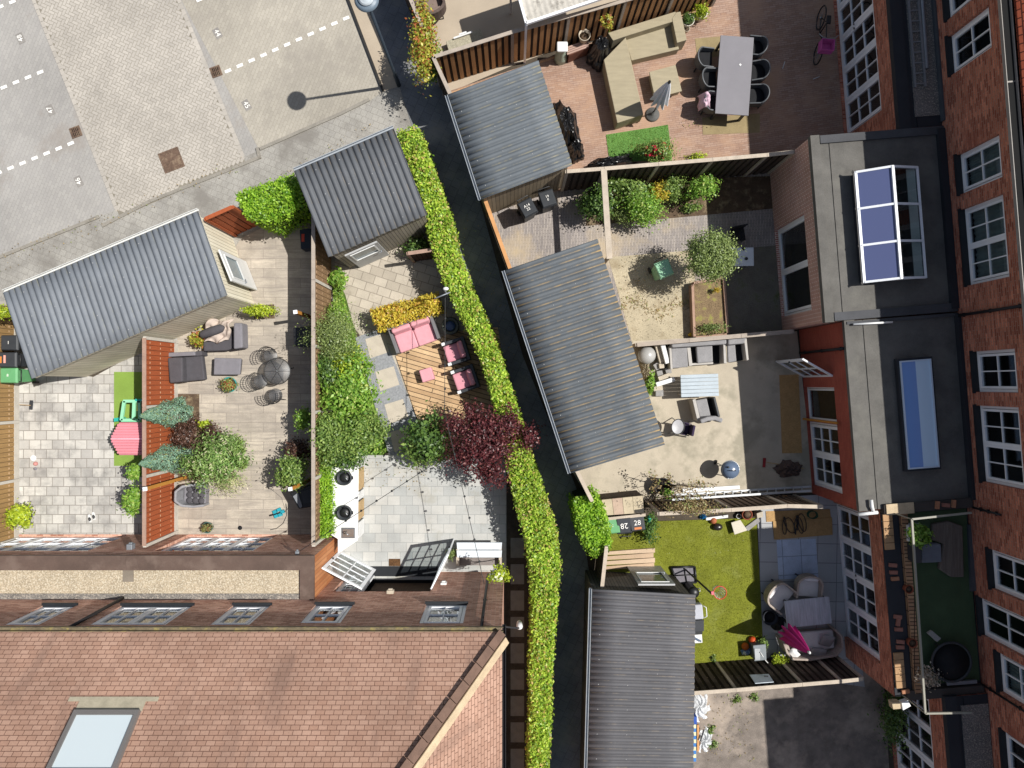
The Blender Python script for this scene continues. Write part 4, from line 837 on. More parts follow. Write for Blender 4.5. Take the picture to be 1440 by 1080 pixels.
fence('red brown plank fence on white concrete base between two patios', [(250, 481), (250, 747)], 2.0, M_plR, M_capr, M_concp, base=M_concp, nails=True)
fence('weathered brown plank fence beside the planted border', [(466, 322), (466, 746)], 2.0, M_plW, M_capg, M_concp, nails=True)
fence('red brown gate panel between long shed and clipped hedge', [(332, 331), (366, 316)], 2.2, M_plR, M_plR, w=.16, gap=.03, name='garden_gate')
fence('low dark slatted gate beside the grey shed', [(583, 368), (618, 363)], 1.4, mat('dark_gate', '#4f352a', .8), M_capr, w=.13, gap=.02, name='garden_gate')
fence('short fence with cream cap beside the lawn and dark shed', [(842, 752), (836, 806)], 1.8, M_plD, M_capc, w=.16)
fence('pale capped fence stub between the largest shed and the corner hedge', [(797, 638), (823, 690)], 1.8, M_plD, M_capc, w=.16)
fence('old dark fence stub with ivy behind the long shed', [(-40, 452), (27, 432)], 1.5, M_plG, M_capg, w=.16)
# overhead timber beam
t = thing('timber_beam', 'long weathered beam carried at fence height over the planted garden', 'beam', P(838, 310)); a, b = P(849, 238, 2.0), P(857, 364, 2.0); mb = MB(); mb.bar(a, b, .17, .05); mb.build('beam', M_capc, t)
for q in (a.lerp(b, .03), a.lerp(b, .97)): mb = MB(); mb.bar((q.x, q.y, 0), (q.x, q.y, 1.97), .08); mb.build('post', M_capg, t)
# three timber sail posts with white tops
for bx, by, z, l, dx, dy in ((440, 447, 1.75, 'orange timber post with white cap near the dark deck box', 0, 0), (437, 674, 2.0, 'orange timber post with white cap beside the black grill cart', 0, 0), (262, 671, 2.45, 'orange timber post with white cap in front of the red plank fence', 0, 0)):
    p = P(bx, by); t = thing('timber_post', l, 'post', p, math.radians(8)); mb = MB(); mb.box(-.05, .05, -.05, .05, 0, z); mb.build('post', mat('orange_post', '#b07a35', .75, .1, 3), t, local=True)
    mb = MB(); mb.box(-.056, .056, -.056, .056, z, z + .05); mb.build('cap', M_frame, t, local=True)
# ================================================================ hedges, trees and plants
L_h1 = leafmat('hedge_leaf', '#658f28', '#c6da58', '#c2ab68', .1, .45); L_h2 = leafmat('hedge_leaf_green', '#5b8a24', '#a6c842', None, .1, .45); L_yel = leafmat('golden_leaf', '#a89c30', '#e2cd55', '#c29448', .15, .42)
L_dk = leafmat('dark_green_leaf', '#34502a', '#69873e', None, .1, .4); L_br = leafmat('bright_leaf', '#55822c', '#9abb50', '#b4bf6a', .1, .42); L_ol = leafmat('olive_leaf', '#5d7040', '#93a35f'); L_lime = leafmat('lime_leaf', '#7f9a22', '#b9c43a')
L_blue = leafmat('blue_conifer', '#5f8570', '#90ae95', '#8a9658', .06); L_pur = leafmat('purple_leaf', '#3a1d20', '#6e363a', '#84504c', .1, .35); L_pur2 = leafmat('bronze_leaf', '#3a2b24', '#5d4034', '#6d5548', .1, .2)
L_vine = leafmat('vine_leaf', '#7d8f30', '#bdb14a', '#a8603a', .22); L_var = leafmat('variegated_leaf', '#5f8840', '#a3bb70', '#cfcaa8', .1, .42); L_grn = leafmat('mid_green_leaf', '#4f6f34', '#93a958', None, .1, .4)
L_red = leafmat('rose_petal', '#9c2030', '#c43a44', None, .1, .2); L_wht = leafmat('white_petal', '#cfd2c4', '#ecece4', None, .1, .3); L_dry = leafmat('dry_leaf', '#7b6a4a', '#a8946a', '#8f9a5a', .2)
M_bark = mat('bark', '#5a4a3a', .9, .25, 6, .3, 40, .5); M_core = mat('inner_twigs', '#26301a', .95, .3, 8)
def hedge(label, L, R, z, m, n, size=.062, name='hedge', group=None, core=True, wob=.06):
    L_ = [P(*p, z) for p in L]; R_ = [P(*p, z) for p in R]; k = len(L_)
    c = sum(L_ + R_, Vector()) / (2 * k); t = thing(name, label, 'hedge', (c.x, c.y, 0), 0, group)
    seg = np.array([((L_[i] + R_[i]) / 2 - (L_[i + 1] + R_[i + 1]) / 2).length for i in range(k - 1)]); pr = seg / seg.sum()
    si = rng.choice(k - 1, n, p=pr); f = rng.random(n); La = np.array([p[:] for p in L_]); Ra = np.array([p[:] for p in R_])
    l = La[si] * (1 - f)[:, None] + La[si + 1] * f[:, None]; r = Ra[si] * (1 - f)[:, None] + Ra[si + 1] * f[:, None]
    kind = rng.random(n); s = rng.random(n); top = kind < .62
    s = np.where(top, s, np.where(rng.random(n) < .5, rng.normal(0, .03, n), 1 + rng.normal(0, .03, n)))
    p = l * (1 - s)[:, None] + r * s[:, None]; bump = np.sin(p[:, 0] * 7 + p[:, 1] * 3) * .5 + np.sin(p[:, 1] * 9 - p[:, 0] * 4) * .5
    edge = np.abs(s - .5) * 2; zz = np.where(top, z - .1 * edge ** 4 + wob * bump * .6 + rng.normal(0, wob * .6, n), rng.uniform(.08, z - .05, n)); p[:, 2] = zz
    p[:, :2] += (rng.normal(0, .035, (n, 2)))
    out = (r - l); out /= np.linalg.norm(out, axis=1)[:, None] + 1e-9; nr = np.where(top[:, None], np.array([0, 0, 1.0]), out * np.sign(s - .5)[:, None]); nr[:, 2] += .3
    leaves('foliage', p, nr, size, m, t, jit=.9)
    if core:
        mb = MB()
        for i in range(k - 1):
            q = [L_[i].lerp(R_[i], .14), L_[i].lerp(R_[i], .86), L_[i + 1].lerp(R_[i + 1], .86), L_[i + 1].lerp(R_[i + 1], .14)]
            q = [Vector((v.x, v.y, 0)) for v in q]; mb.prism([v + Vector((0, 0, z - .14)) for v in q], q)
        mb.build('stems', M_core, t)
    return t
hl = [(557, 185), (583, 250), (597, 300), (608, 350), (626, 400), (651, 450), (675, 500), (690, 550), (704, 600), (714, 650), (724, 700), (738, 750), (746, 800), (749, 850), (748, 900), (746, 950), (747, 1000), (744, 1080), (742, 1140)]
hr = [(588, 178), (614, 250), (632, 300), (642, 350), (661, 400), (684, 450), (704, 500), (719, 550), (735, 600), (750, 650), (766, 700), (782, 750), (787, 800), (783, 850), (779, 900), (775, 950), (775, 1000), (771, 1080), (768, 1140)]
hedge('long narrow clipped hedge winding beside the dark alley', hl, hr, 1.55, L_h1, 40000, .088, wob=.09)
hedge('clipped green hedge between red gate and small shed', [(332, 272), (362, 262), (395, 250), (416, 245)], [(345, 304), (375, 313), (405, 300), (428, 287)], 1.75, L_h2, 6500, .085, wob=.1)
hedge('short clipped hedge at the corner beside the olive lawn', [(836, 692), (848, 715), (857, 745), (859, 772)], [(806, 704), (810, 730), (818, 758), (832, 784)], 1.55, L_h2, 5400, .085, wob=.1)
hedge('low golden hedge behind the pink sofa', [(520, 437), (550, 428), (585, 420), (614, 412)], [(532, 464), (562, 454), (594, 445), (622, 436)], .85, L_yel, 4600, .075, wob=.08)
hedge('narrow bright green hedge beside the outdoor kitchen', [(444, 655), (444, 690), (445, 725), (444, 758)], [(463, 655), (465, 690), (466, 725), (467, 752)], 1.3, L_h2, 5200, .07, wob=.1)
def plant(name, label, cat, px, py, z, r, m, n, size=.07, clumps=22, spread=.28, trunk=None, group=None, extra=None, asp=.6, jit=.8, shell=.75):
    c = P(px, py, z); t = thing(name, label, cat, (c.x, c.y, 0), 0, group); r = (r, r, r) if isinstance(r, (int, float)) else r
    p, nr = blob(c, r, n, clumps, spread, shell=shell); leaves('crown' if trunk else 'foliage', p, nr, size, m, t, jit, asp)
    if extra:
        for (nm, mm, k, s2) in extra: p2, n2 = blob(c + Vector((0, 0, r[2] * .25)), [x * .95 for x in r], k, max(6, k // 3), .06, shell=1.1); leaves(nm, p2, n2, s2, mm, t, .5, .9)
    mb = MB(); h = z if trunk else max(.12, z - r[2] * .2); tr = trunk or .018
    mb.tube([(c.x, c.y, 0), (c.x + .02, c.y - .01, h * .5), (c.x, c.y, h)], [tr, tr * .8, tr * .5], 7)
    for k in range(7 if trunk else 4):
        a = k * 2.4; q = Vector((c.x, c.y, h * .55)); e = c + Vector((math.cos(a) * r[0] * .7, math.sin(a) * r[1] * .7, r[2] * random.uniform(-.1, .5))); mb.tube([q, q.lerp(e, .5) + Vector((0, 0, .05)), e], [tr * .5, tr * .35, tr * .15], 5)
    mb.build('trunk' if trunk else 'stem', M_bark, t); return t
def cone_tree(label, bx, by, h, r, n):
    c = P(bx, by); t = thing('conifer', label, 'conifer', c, 0); z = rng.random(n) ** 1.3; a = rng.uniform(0, 2 * np.pi, n); lump = 1 + .12 * np.sin(a * 5 + z * 14) + .08 * np.sin(a * 9 - z * 23)
    rr = r * np.minimum((1 - z) ** .8, (z * 6 + .45)) * lump * (1 - .35 * rng.random(n) ** 2); p = np.stack([c.x + rr * np.cos(a), c.y + rr * np.sin(a), .12 + z * h], 1); leaves('crown', p, np.stack([np.cos(a), np.sin(a), np.full(n, .7)], 1), .065, L_blue, t, .6, .35)
    mb = MB(); mb.tube([c, c + Vector((0, 0, h * .9))], [.05, .01], 7); mb.build('trunk', M_bark, t)
cone_tree('blue green cone shaped conifer nearer the round plant pot', 256, 580, 2.35, .52, 8000)
cone_tree('blue green cone shaped conifer beside the orange timber post', 255, 640, 2.35, .55, 8000)
plant('shrub', 'bronze purple shrub between the two blue conifers', 'shrub', 262, 611, .55, (.42, .38, .4), L_pur2, 3000, .06)
plant('shrub', 'small bronze purple shrub at the edge of the stepped bed', 'shrub', 299, 609, .35, (.26, .26, .28), L_pur2, 1600, .055)
plant('shrub', 'big loose variegated shrub in the stepped bed', 'shrub', 304, 648, .7, (.85, .72, .6), L_var, 4300, .11, 30, .22, asp=.32)
plant('shrub', 'creamy twiggy grass at the lower edge of the variegated shrub', 'grass plant', 322, 676, .4, (.5, .35, .3), leafmat('cream_blade', '#8ea05a', '#cfc8a2', None, .2), 1100, .1, 26, .34, asp=.16)
plant('shrub', 'tiny lime green plant in the stepped bed', 'plant', 287, 597, .2, .17, L_lime, 500, .06)
plant('shrub', 'round green tuft right of the variegated shrub', 'plant', 333, 630, .2, (.28, .3, .22), L_grn, 1200, .05)
plant('shrub', 'low dark green mat plant at the corner of the stepped bed', 'plant', 340, 649, .1, (.3, .22, .12), L_grn, 1300, .045)
plant('shrub', 'clipped golden bush in a square of soil by the long shed', 'shrub', 366, 437, .45, (.4, .2, .32), L_lime, 3000, .055)
o = sheet('soil_square', [(357, 430), (386, 428), (387, 448), (358, 449)], M_bedsoil, 9, 'small square of soil under the golden bush', 'bed')
plant('shrub', 'small airy green tree standing in the fence shadow', 'tree', 427, 589, .95, (.22, .3, .28), L_br, 900, .075, trunk=.02)
plant('potted_tree', 'round topped small tree near the black grill cart', 'tree', 408, 662, 1.15, (.38, .42, .38), L_grn, 3200, .075, trunk=.03)
plant('shrub', 'dark leafy shrub in shade below the small airy tree', 'shrub', 420, 632, .5, (.4, .3, .35), L_pur2, 1500, .08)
plant('shrub', 'large grey green ball shrub in the border', 'shrub', 468, 479, 1.3, (.66, .66, .6), L_ol, 8500, .05, 40)
plant('shrub', 'little lime shrub at the top of the border', 'shrub', 474, 438, .6, (.22, .24, .3), L_br, 1300, .06)
plant('shrub', 'bright green broad leaved bush in the middle of the border', 'shrub', 492, 550, 1.1, (.8, .95, .65), L_br, 5200, .11, 30, .2)
plant('shrub', 'yellow green bush behind the ball shrub', 'shrub', 492, 516, .9, (.5, .45, .5), L_lime, 3000, .065)
plant('shrub', 'olive green fine leaved bush above the outdoor kitchen', 'shrub', 505, 612, 1.0, (.85, .75, .6), L_grn, 5600, .08, 28, .2)
plant('shrub', 'mixed leafy climber over the fence beside the olive bush', 'climber', 460, 615, 1.5, (.45, .7, .45), L_grn, 3000, .08)
plant('shrub', 'dark green bush at the lower end of the border', 'shrub', 480, 640, .8, (.55, .45, .5), L_dk, 2400, .085)
plant('shrub', 'small dark shrub above the leafy climber', 'shrub', 456, 524, 1.2, (.4, .5, .5), L_dk, 2800, .07)
# ground cover along the border
n = 9000; f = rng.random(n); s = rng.random(n); xx = 478 + f * 66 - s * (8 + 60 * f); yy = 400 + f * 238; pts = np.array([P(x, y, .1)[:] for x, y in zip(xx, yy)]); pts[:, 2] = rng.uniform(.02, .24, n)
tag(leaves('ground_cover', pts, np.tile([0, 0, 1.0], (n, 1)), .075, L_br), 'fresh green ground cover filling the border', 'ground cover', kind='stuff')
t = plant('maple_tree', 'purple leaved maple spreading over hedge and terrace', 'tree', 682, 622, 1.75, (1.1, .9, .6), L_pur, 5200, .085, 36, .18, trunk=.06)
c = P(682, 622, 1.75)
for dx, dy, rr, nn_ in ((-.95, .5, .4, 700), (1.3, .15, .36, 800), (.2, -.95, .45, 900), (-.35, .85, .4, 700), (.75, .7, .35, 500), (-.7, -.35, .35, 500), (.1, .1, .5, 1500)):
    p, nr = blob(c + Vector((dx, dy, -.1)), (rr, rr, .3), nn_, 14, .3); leaves('crown', p, nr, .075, L_pur, t)
plant('shrub', 'loose green shrub beside the purple maple', 'shrub', 600, 612, 1.1, (.75, .65, .5), L_dk, 2300, .12, 24, .22)
plant('shrub', 'light green young shoots left of the purple maple', 'shrub', 597, 634, .8, (.6, .4, .45), L_grn, 1500, .12, 24, .32)
plant('round_tree', 'ball shaped olive green tree beside the white table', 'tree', 997, 360, 1.7, (.7, .7, .62), L_ol, 12000, .06, 60, .2, trunk=.05, shell=1.0)
plant('shrub', 'dark green bush left of the overhead beam', 'shrub', 838, 288, .8, (.38, .48, .5), L_dk, 3500, .08)
plant('shrub', 'large mid green bush under the dark plank fence', 'shrub', 902, 291, .7, (.55, .5, .5), L_br, 5000, .07)
plant('shrub', 'silvery low bush right of the overhead beam', 'shrub', 873, 302, .4, (.4, .3, .3), L_ol, 2000, .055)
plant('shrub', 'tall green perennial against the dark plank fence', 'shrub', 878, 268, .8, (.55, .35, .5), L_grn, 3200, .08)
plant('shrub', 'yellow flowering bush in the planting bed', 'shrub', 927, 272, .6, (.28, .3, .35), L_yel, 1700, .065)
plant('shrub', 'olive bush with fine leaves beside the yellow one', 'shrub', 946, 266, .6, (.35, .35, .4), L_grn, 1700, .06)
plant('shrub', 'rounded green bush at the right end of the bed', 'shrub', 986, 268, .7, (.42, .38, .4), L_br, 2600, .07)
plant('shrub', 'sparse low weed plant in the sandy bed', 'plant', 972, 291, .15, (.3, .16, .14), L_grn, 500, .06)
plant('rose_bush', 'rose bush with red flowers beside the grass mat', 'rose bush', 921, 214, .6, (.5, .3, .4), L_grn, 2200, .07, extra=[('blossom', L_red, 60, .11)])
plant('shrub', 'thin weeds at the foot of the dark fence below the paving', 'plant', 978, 221, .15, (.35, .1, .14), L_lime, 500, .05)
plant('climbing_vine', 'yellow and red leaved vine tumbling over the alley fence', 'vine', 598, 58, 1.6, (.36, .95, .4), L_vine, 4200, .085, 40)
plant('climbing_vine', 'green lower end of the vine at the fence corner', 'vine', 608, 92, 1.2, (.28, .45, .5), L_grn, 1700, .08)
plant('potted_bush', 'bright lime bush in a dark pot by the tan fence', 'potted plant', 29, 725, .55, (.38, .36, .34), L_lime, 2500, .075)
plant('climber', 'bright climber on the tile patio side of the red fence', 'climber', 192, 702, 1.5, (.2, .38, .4), L_br, 1300, .085)
plant('climber', 'smaller bright climber just below the play house', 'climber', 193, 662, 1.4, (.14, .24, .3), L_br, 700, .085)
plant('flower_basket', 'white flowering plant by the house wall corner', 'flowers', 700, 808, 2.1, (.26, .22, .2), L_lime, 1100, .075, extra=[('blossom', L_wht, 60, .09)])
plant('hanging_plant', 'plant hanging on the brown plank fence', 'hanging plant', 853, 31, 1.35, (.18, .2, .2), L_vine, 600, .06)
plant('ivy', 'bit of ivy on the old fence behind the long shed', 'ivy', 4, 439, 1.5, (.35, .2, .3), L_lime, 900, .07)
plant('shrub', 'leafy weeds beside the third shed wall', 'plant', 914, 541, .25, (.12, .3, .2), L_br, 500, .08)
for x, y, s, l in ((1061, 981, .13, 'green weed at the shadow edge of the gravel yard'), (1036, 984, .12, 'small weed left of the green one in the gravel yard'), (1000, 1026, .13, 'weed beside the plastic sheet'), (1003, 1048, .14, 'lowest weed in the gravel yard'), (1003, 926, .1, 'pale weed at the foot of the dark fence')):
    plant('weed', l, 'weed', x, y, .06, (s, s, .08), L_grn, 160, .06)
plant('shrub', 'yellow weed cushion inside the timber planter', 'plant', 1008, 408, .5, (.1, .09, .1), L_yel, 260, .04)
plant('shrub', 'green weeds in the lower part of the timber planter', 'plant', 1003, 461, .5, (.4, .16, .14), L_ol, 700, .05)
plant('shrub', 'dry twiggy clematis on top of the grey brown fence', 'climber', 968, 712, 2.05, (.75, .22, .2), L_dry, 1500, .055, 40, .3)
plant('shrub', 'dark shrub in deep shade beside the green roof terrace house', 'shrub', 1253, 1010, .8, (.3, .9, .6), L_dk, 2500, .08)
plant('shrub', 'leafy dark plants in shade by the garden gate tools', 'shrub', 585, 347, .5, (.35, .25, .3), L_dk, 900, .08)
# ================================================================ objects
M_blk = mat('black_plastic', '#1b1c1e', .45, .12, 5, .05, 40, 0, spec=.5); M_blkf = mat('black_fabric', '#191a1d', .85, .2, 6); M_anth = mat('anthracite_plastic', '#33363a', .5, .1, 5, .05, 40, 0)
M_dgrey = mat('dark_grey_fabric', '#4c4a4e', .9, .12, 5, .08, 60, .2); M_mgrey = mat('mid_grey_fabric', '#77757a', .9, .1, 5, .08, 60, .2); M_lgrey = mat('light_grey_fabric', '#8e8c8c', .9, .1, 5, .08, 60, .2)
M_pink = mat('pink_cushion', '#cf949c', .85, .07, 5, .05, 60, .2); M_pinkd = mat('pink_cushion_faded', '#c98b96', .85, .07, 5); M_steel = mat('steel', '#9a9ea2', .35, .08, 5, metal=.8); M_wht = mat('white_plastic', '#d6d7d6', .45, .04, 4, .03, 40, 0)
M_grn = mat('green_plastic', '#5f9a68', .5, .08, 4, .05, 40, 0); M_terra = mat('terracotta', '#8a4c36', .85, .15, 6); M_teal = mat('teal_glaze', '#2f8f8a', .35, .1, 5); M_pot = mat('stone_pot', '#b5aa98', .85, .15, 6); M_beige = mat('beige_sofa_boards', '#9a9078', .8, .1, 2, .06, 30, .1, stretch=(1, 5, 1))
M_oak = mat('oak_boards', '#b1966d', .8, .14, 3, .1, 30, .15, stretch=(1, 6, 1)); M_osb = mat('chipboard', '#a8875a', .85, .12, 8, .28, 45, .2); M_soil = M_bedsoil; M_num = M_white; M_glossblue = mat('enamel_blue_grey', '#5b6a80', .25, .1, 4, .03, 30, 0, spec=.6)
def at(px, py, z=0.0): p = P(px, py, z); return Vector((p.x, p.y, 0))
def R_(a): return math.radians(a)
def poly_thing(name, label, cat, parts, group=None):
    """parts: (part name, material, polygon in photo pixels, top, bottom[, bevel])"""
    q = parts[0]; n = len(q[2]); c = at(sum(x for x, y in q[2]) / n, sum(y for x, y in q[2]) / n, q[3]); t = thing(name, label, cat, c, 0, group)
    for p in parts: mb = MB(); mb.pp(p[2], p[3], p[4]); mb.build(p[0], p[1], t, bev=p[5] if len(p) > 5 else .012)
    return t
def legs(t, pts, z0, z1, w, m, name='leg'):
    for x, y in pts: mb = MB(); mb.bar((x, y, z0), (x, y, z1), w); mb.build(name, m, t, local=True)
def quad(px4): return px4
# ---------------------------------------------------------------- lamp post
t = thing('lamp_post', 'tall dark lamp post with round disc head at the alley corner', 'street lamp', at(561, 120)); mb = MB(); mb.lathe([(.07, 0), (.07, .8), (.05, .85), (.04, 4.85)], 12); mb.build('pole', mat('lamp_steel', '#39434d', .5, .1, 4, metal=.3), t, local=True)
mb = MB(); mb.lathe([(.04, 4.8), (.3, 4.86), (.31, 4.9), (.25, 4.95), (.001, 5.0)], 28); mb.build('lamp_head', mat('lamp_head', '#6a7884', .4, .05), t, local=True); mb = MB(); mb.lathe([(.2, 5.0), (.2, 4.975), (.12, 5.02), (.001, 5.03)], 24); mb.build('cover', mat('lamp_cap', '#aeb6bb', .4), t, local=True)
# ---------------------------------------------------------------- wheelie bins
def bin_(px, py, rz, m, label, txt=None, tr=0, group=None, w=.46, d=.5, sticker=None, size=.15):
    t = thing('wheelie_bin', label, 'bin', at(px, py, 1.02), R_(rz), group); mb = MB(); a, b = w / 2, d / 2
    mb.prism([Vector((x * a * .96, y * b * .94, .96)) for x, y in ((-1, -1), (1, -1), (1, 1), (-1, 1))], [Vector((x * a * .76, y * b * .72, .06)) for x, y in ((-1, -1), (1, -1), (1, 1), (-1, 1))]); mb.build('body', m, t, local=True, bev=.025)
    mb = MB(); mb.prism([Vector((x * a * .9, y * b * .88, 1.045 - .02 * y)) for x, y in ((-1, -1), (1, -1), (1, 1), (-1, 1))], [Vector((x * a * 1.04, y * b * 1.05, .985)) for x, y in ((-1, -1), (1, -1), (1, 1), (-1, 1))]); mb.box(-a, a, -b * 1.05, b * 1.05, .965, .9848); mb.build('lid', m, t, local=True, bev=.015)
    mb = MB(); mb.tube([(-a * .8, b + .03, .95), (-a * .8, b + .1, .97), (a * .8, b + .1, .97), (a * .8, b + .03, .95)], .016, 8); mb.build('handle', M_blk, t, local=True)
    for s in (-1, 1): mb = MB(); mb.tube([(s * (a * .8), b * .75, .1), (s * (a * .8 + .05), b * .75, .1)], .1, 16); mb.build('wheel', M_blk, t, local=True)
    if txt:
        tm = MB(); lines = txt.split('|')
        for i, l in enumerate(lines): text_mb(tm, l, size, Matrix.Translation((0, 0, 1.062)) @ Matrix.Rotation(R_(tr), 4, 'Z') @ Matrix.Translation((0, (len(lines) - 1) * size * .45 - i * size * .9, 0)))
        tm.build('house_number', M_num, t, local=True)
    if sticker:
        for mm, x0, x1, y0, y1 in sticker: mb = MB(); mb.box(x0, x1, y0, y1, 1.052, 1.067); mb.build('sticker', mat(mm[0], mm[1], .6), t, local=True)
    return t
bin_(742, 292, 28, M_anth, 'black wheelie bin with a two line white number, left of the pair by the shed', 'A14|22', 0, size=.12); bin_(770, 279, 18, M_anth, 'black wheelie bin with white number 19, right of the pair by the shed', '19|0', 0, size=.11)
bin_(934, 378, 22, mat('shade_offset_green', '#8cba97', .5, .1, 4, .05, 40, 0), 'green wheelie bin alone on the sand beside the ball tree', '8', 30, size=.08)  # green lightened here to offset the shade of the ball tree
bin_(861, 739, 6, M_grn, 'green wheelie bin half hidden by the corner hedge', 'C', 0, size=.1); bin_(877.5, 739, 186, M_anth, 'dark wheelie bin with upside down white number 28', '28', 0, size=.24); bin_(896, 735, 7, M_anth, 'dark wheelie bin with white 28 and orange sticker', '28', 0, size=.22, sticker=[(('orange_sticker', '#c4794a'), -.11, .11, -.2, -.13)])
bin_(13, 482, -90, M_anth, 'black wheelie bin with one white mark, top one of the three', '1', 90, size=.14); bin_(11, 506, -90, M_anth, 'black wheelie bin with pink and orange stickers, middle one of the three', None, sticker=[(('pink_sticker', '#d59a8d'), -.14, .1, -.1, -.04), (('amber_sticker', '#c87f3a'), -.1, .1, -.24, -.16)]); bin_(12, 528, -90, M_grn, 'green wheelie bin, bottom one of the three beside the tan fence', '8', 90, size=.12)
# ---------------------------------------------------------------- first right hand garden
t = poly_thing('lounge_sofa', 'beige L shaped outdoor lounge sofa below the brown plank fence', 'sofa', [('seat', M_beige, [(849, 84), (880, 52), (905, 161), (868, 173)], .62, .02, .02)])
mb = MB(); mb.pp([(879, 54), (888, 85), (955, 69), (946, 33)], .36, .02); mb.build('seat', M_beige, t, bev=.015)
mb = MB(); mb.pp([(855, 46), (950, 16), (953, 28), (876, 52), (862, 57)], .65, .02); mb.build('backrest', M_beige, t, bev=.015); mb = MB(); mb.pp([(951, 17), (957, 16), (966, 56), (952, 60), (945, 26)], .665, .02); mb.build('armrest', M_beige, t, bev=.015)
t = poly_thing('coffee_table', 'square beige coffee table in front of the lounge sofa', 'table', [('tabletop', M_beige, [(913, 101), (950, 91), (959, 128), (921, 138)], .42, .36), ('body', M_beige, [(915, 102), (949, 93), (957, 127), (922, 136)], .355, .02)])
def parasol(label, px, py, m, h=2.4, r0=.2, z0=1.05, base_r=.23, tipm=None, dark=False, folds=9):
    t = thing('parasol', label, 'parasol', at(px, py)); mb = MB(); mb.lathe([(base_r, 0), (base_r, .06), (base_r * .85, .1), (.05, .12), (.035, .3), (.001, .3)], 24); mb.build('base', mat('granite_base', '#5a5a58', .6, .1, 20) if not dark else M_blk, t, local=True)
    mb = MB(); mb.tube([(0, 0, .1), (0, 0, h + .05)], .022, 8); mb.build('pole', M_blk, t, local=True); n = folds * 6; vs = []; fs = []; L = 12
    for i in range(L + 1):
        f = i / L; z = z0 + (h - z0) * f; R = r0 * (1 - f) ** .75 + .03
        for k in range(n): a = 2 * math.pi * k / n; rr = R * (1 + .34 * math.sin(folds * a + f * 1.2) * (1 - f * .5)); vs.append((rr * math.cos(a), rr * math.sin(a), z - .06 * math.sin(folds * a) * (1 - f)))
    for i in range(L):
        for k in range(n): fs.append((i * n + k, i * n + (k + 1) % n, (i + 1) * n + (k + 1) % n, (i + 1) * n + k))
    mb = MB(); mb.add(vs, fs, True); mb.build('canopy', m, t, local=True); mb = MB(); mb.lathe([(.045, h - .02), (.04, h + .05), (.001, h + .08)], 10); mb.build('tip', tipm or M_blk, t, local=True); return t
parasol('folded white parasol on a round stone base by the coffee table', 917, 162, mat('white_canvas', '#e0e3e8', .8, .06, 4), 2.4, .2, 1.15)
t = thing('dining_table', 'long grey dining table on the red paving', 'table', at(1033, 106, .75), R_(-4)); mb = MB(); mb.box(-.52, .52, -1.22, 1.22, .71, .75); mb.build('tabletop', mat('grey_hpl', '#77757a', .6, .05, 2, .05, 60, .05), t, local=True, bev=.006); legs(t, [(-.44, -1.1), (.44, -1.1), (-.44, 1.1), (.44, 1.1)], 0, .71, .07, M_anth)
o = MB(); c = P(1041, 91, .758); o.box(-.03, .03, -.03, .03, 0, .004, Matrix.Translation(c) @ Matrix.Rotation(.8, 4, 'Z')); tag(o.build('paper_note', M_wht), 'small white square of paper on the dining table', 'paper')
def bucket_chair(name, label, cat, m, mc, loc, rz, w=.58, d=.56, hs=.44, hb=.82, group=None, th=.04, legm=None, back=.12):
    """tub chair: opening towards -y, back at +y"""
    t = thing(name, label, cat, loc, rz, group); a = w / 2; path = [(-a, -d * .5)] + [(-a * math.cos(x), d * .1 + a * .75 * math.sin(x)) for x in np.linspace(0, math.pi, 13)] + [(a, -d * .5)]; n = len(path)
    top = [hs + .2 + (hb - hs - .2) * max(0, math.sin(math.pi * i / (n - 1))) ** .8 for i in range(n)]; mb = MB(); mb.ribbon(path, th, hs - .06, top); mb.build('shell', m, t, local=True, bev=.012)
    mb = MB(); q = [Vector((x * .93, y * .93, hs)) for x, y in path]; mb.prism(q, [v - Vector((0, 0, .07)) for v in q]); mb.build('seat', mc, t, local=True, bev=.015)
    if back: mb = MB(); mb.box(-a * .62, a * .62, d * .28, d * .28 + back, hs + .02, hb - .06); mb.build('back_cushion', mc, t, local=True, bev=.04)
    legs(t, [(-a * .75, -d * .42), (a * .75, -d * .42), (-a * .65, d * .35), (a * .65, d * .35)], 0, hs - .06, .035, legm or M_anth); return t
G = 'dining chairs round the long grey table'; M_ch = mat('grey_chair_shell', '#54575a', .5, .08, 4, .05, 40, 0)
p0 = bucket_chair('dining_chair', 'grey tub chair on the sunny side, nearest the lounge sofa corner', 'chair', M_ch, M_blkf, at(993, 79, .7), R_(88), group=G, back=0)
dup(p0, at(999, 108, .7), R_(92), 'grey tub chair in the middle of the sunny table side'); dup(p0, at(1003, 141, .7), R_(86), 'grey tub chair under the pink jacket')
dup(p0, at(1066, 63, .7), R_(-100), 'grey tub chair in shade at the upper end of the table'); dup(p0, at(1069, 97, .7), R_(-84), 'grey tub chair with sunlit mesh seat in the middle of the shaded side'); dup(p0, at(1068, 131, .7), R_(-92), 'grey tub chair in shade at the lower end of the table')
mb = MB(); c = P(995, 138, .84); vs = []; n = 14
for i in range(n + 1):
    for j in range(n + 1): u, v = i / n - .5, j / n - .5; vs.append((c.x + u * .36 + .02 * math.sin(9 * v), c.y + v * .46 + .02 * math.sin(11 * u), c.z + .03 * math.sin(13 * u + 5 * v) + .02 * math.sin(17 * v - 4 * u) - 1.6 * max(0, abs(u) - .18) ** 1.2 - .5 * max(0, abs(v) - .34)))
mb.add(vs, [(i * (n + 1) + j, (i + 1) * (n + 1) + j, (i + 1) * (n + 1) + j + 1, i * (n + 1) + j + 1) for i in range(n) for j in range(n)], True); o = mb.build('jacket', mat('pink_cloth', '#cfb0be', .9, .12, 9, .1, 30, .2)); tag(o, 'pale pink jacket hung over a dining chair', 'jacket'); sd = o.modifiers.new('thick', 'SOLIDIFY'); sd.thickness = .02
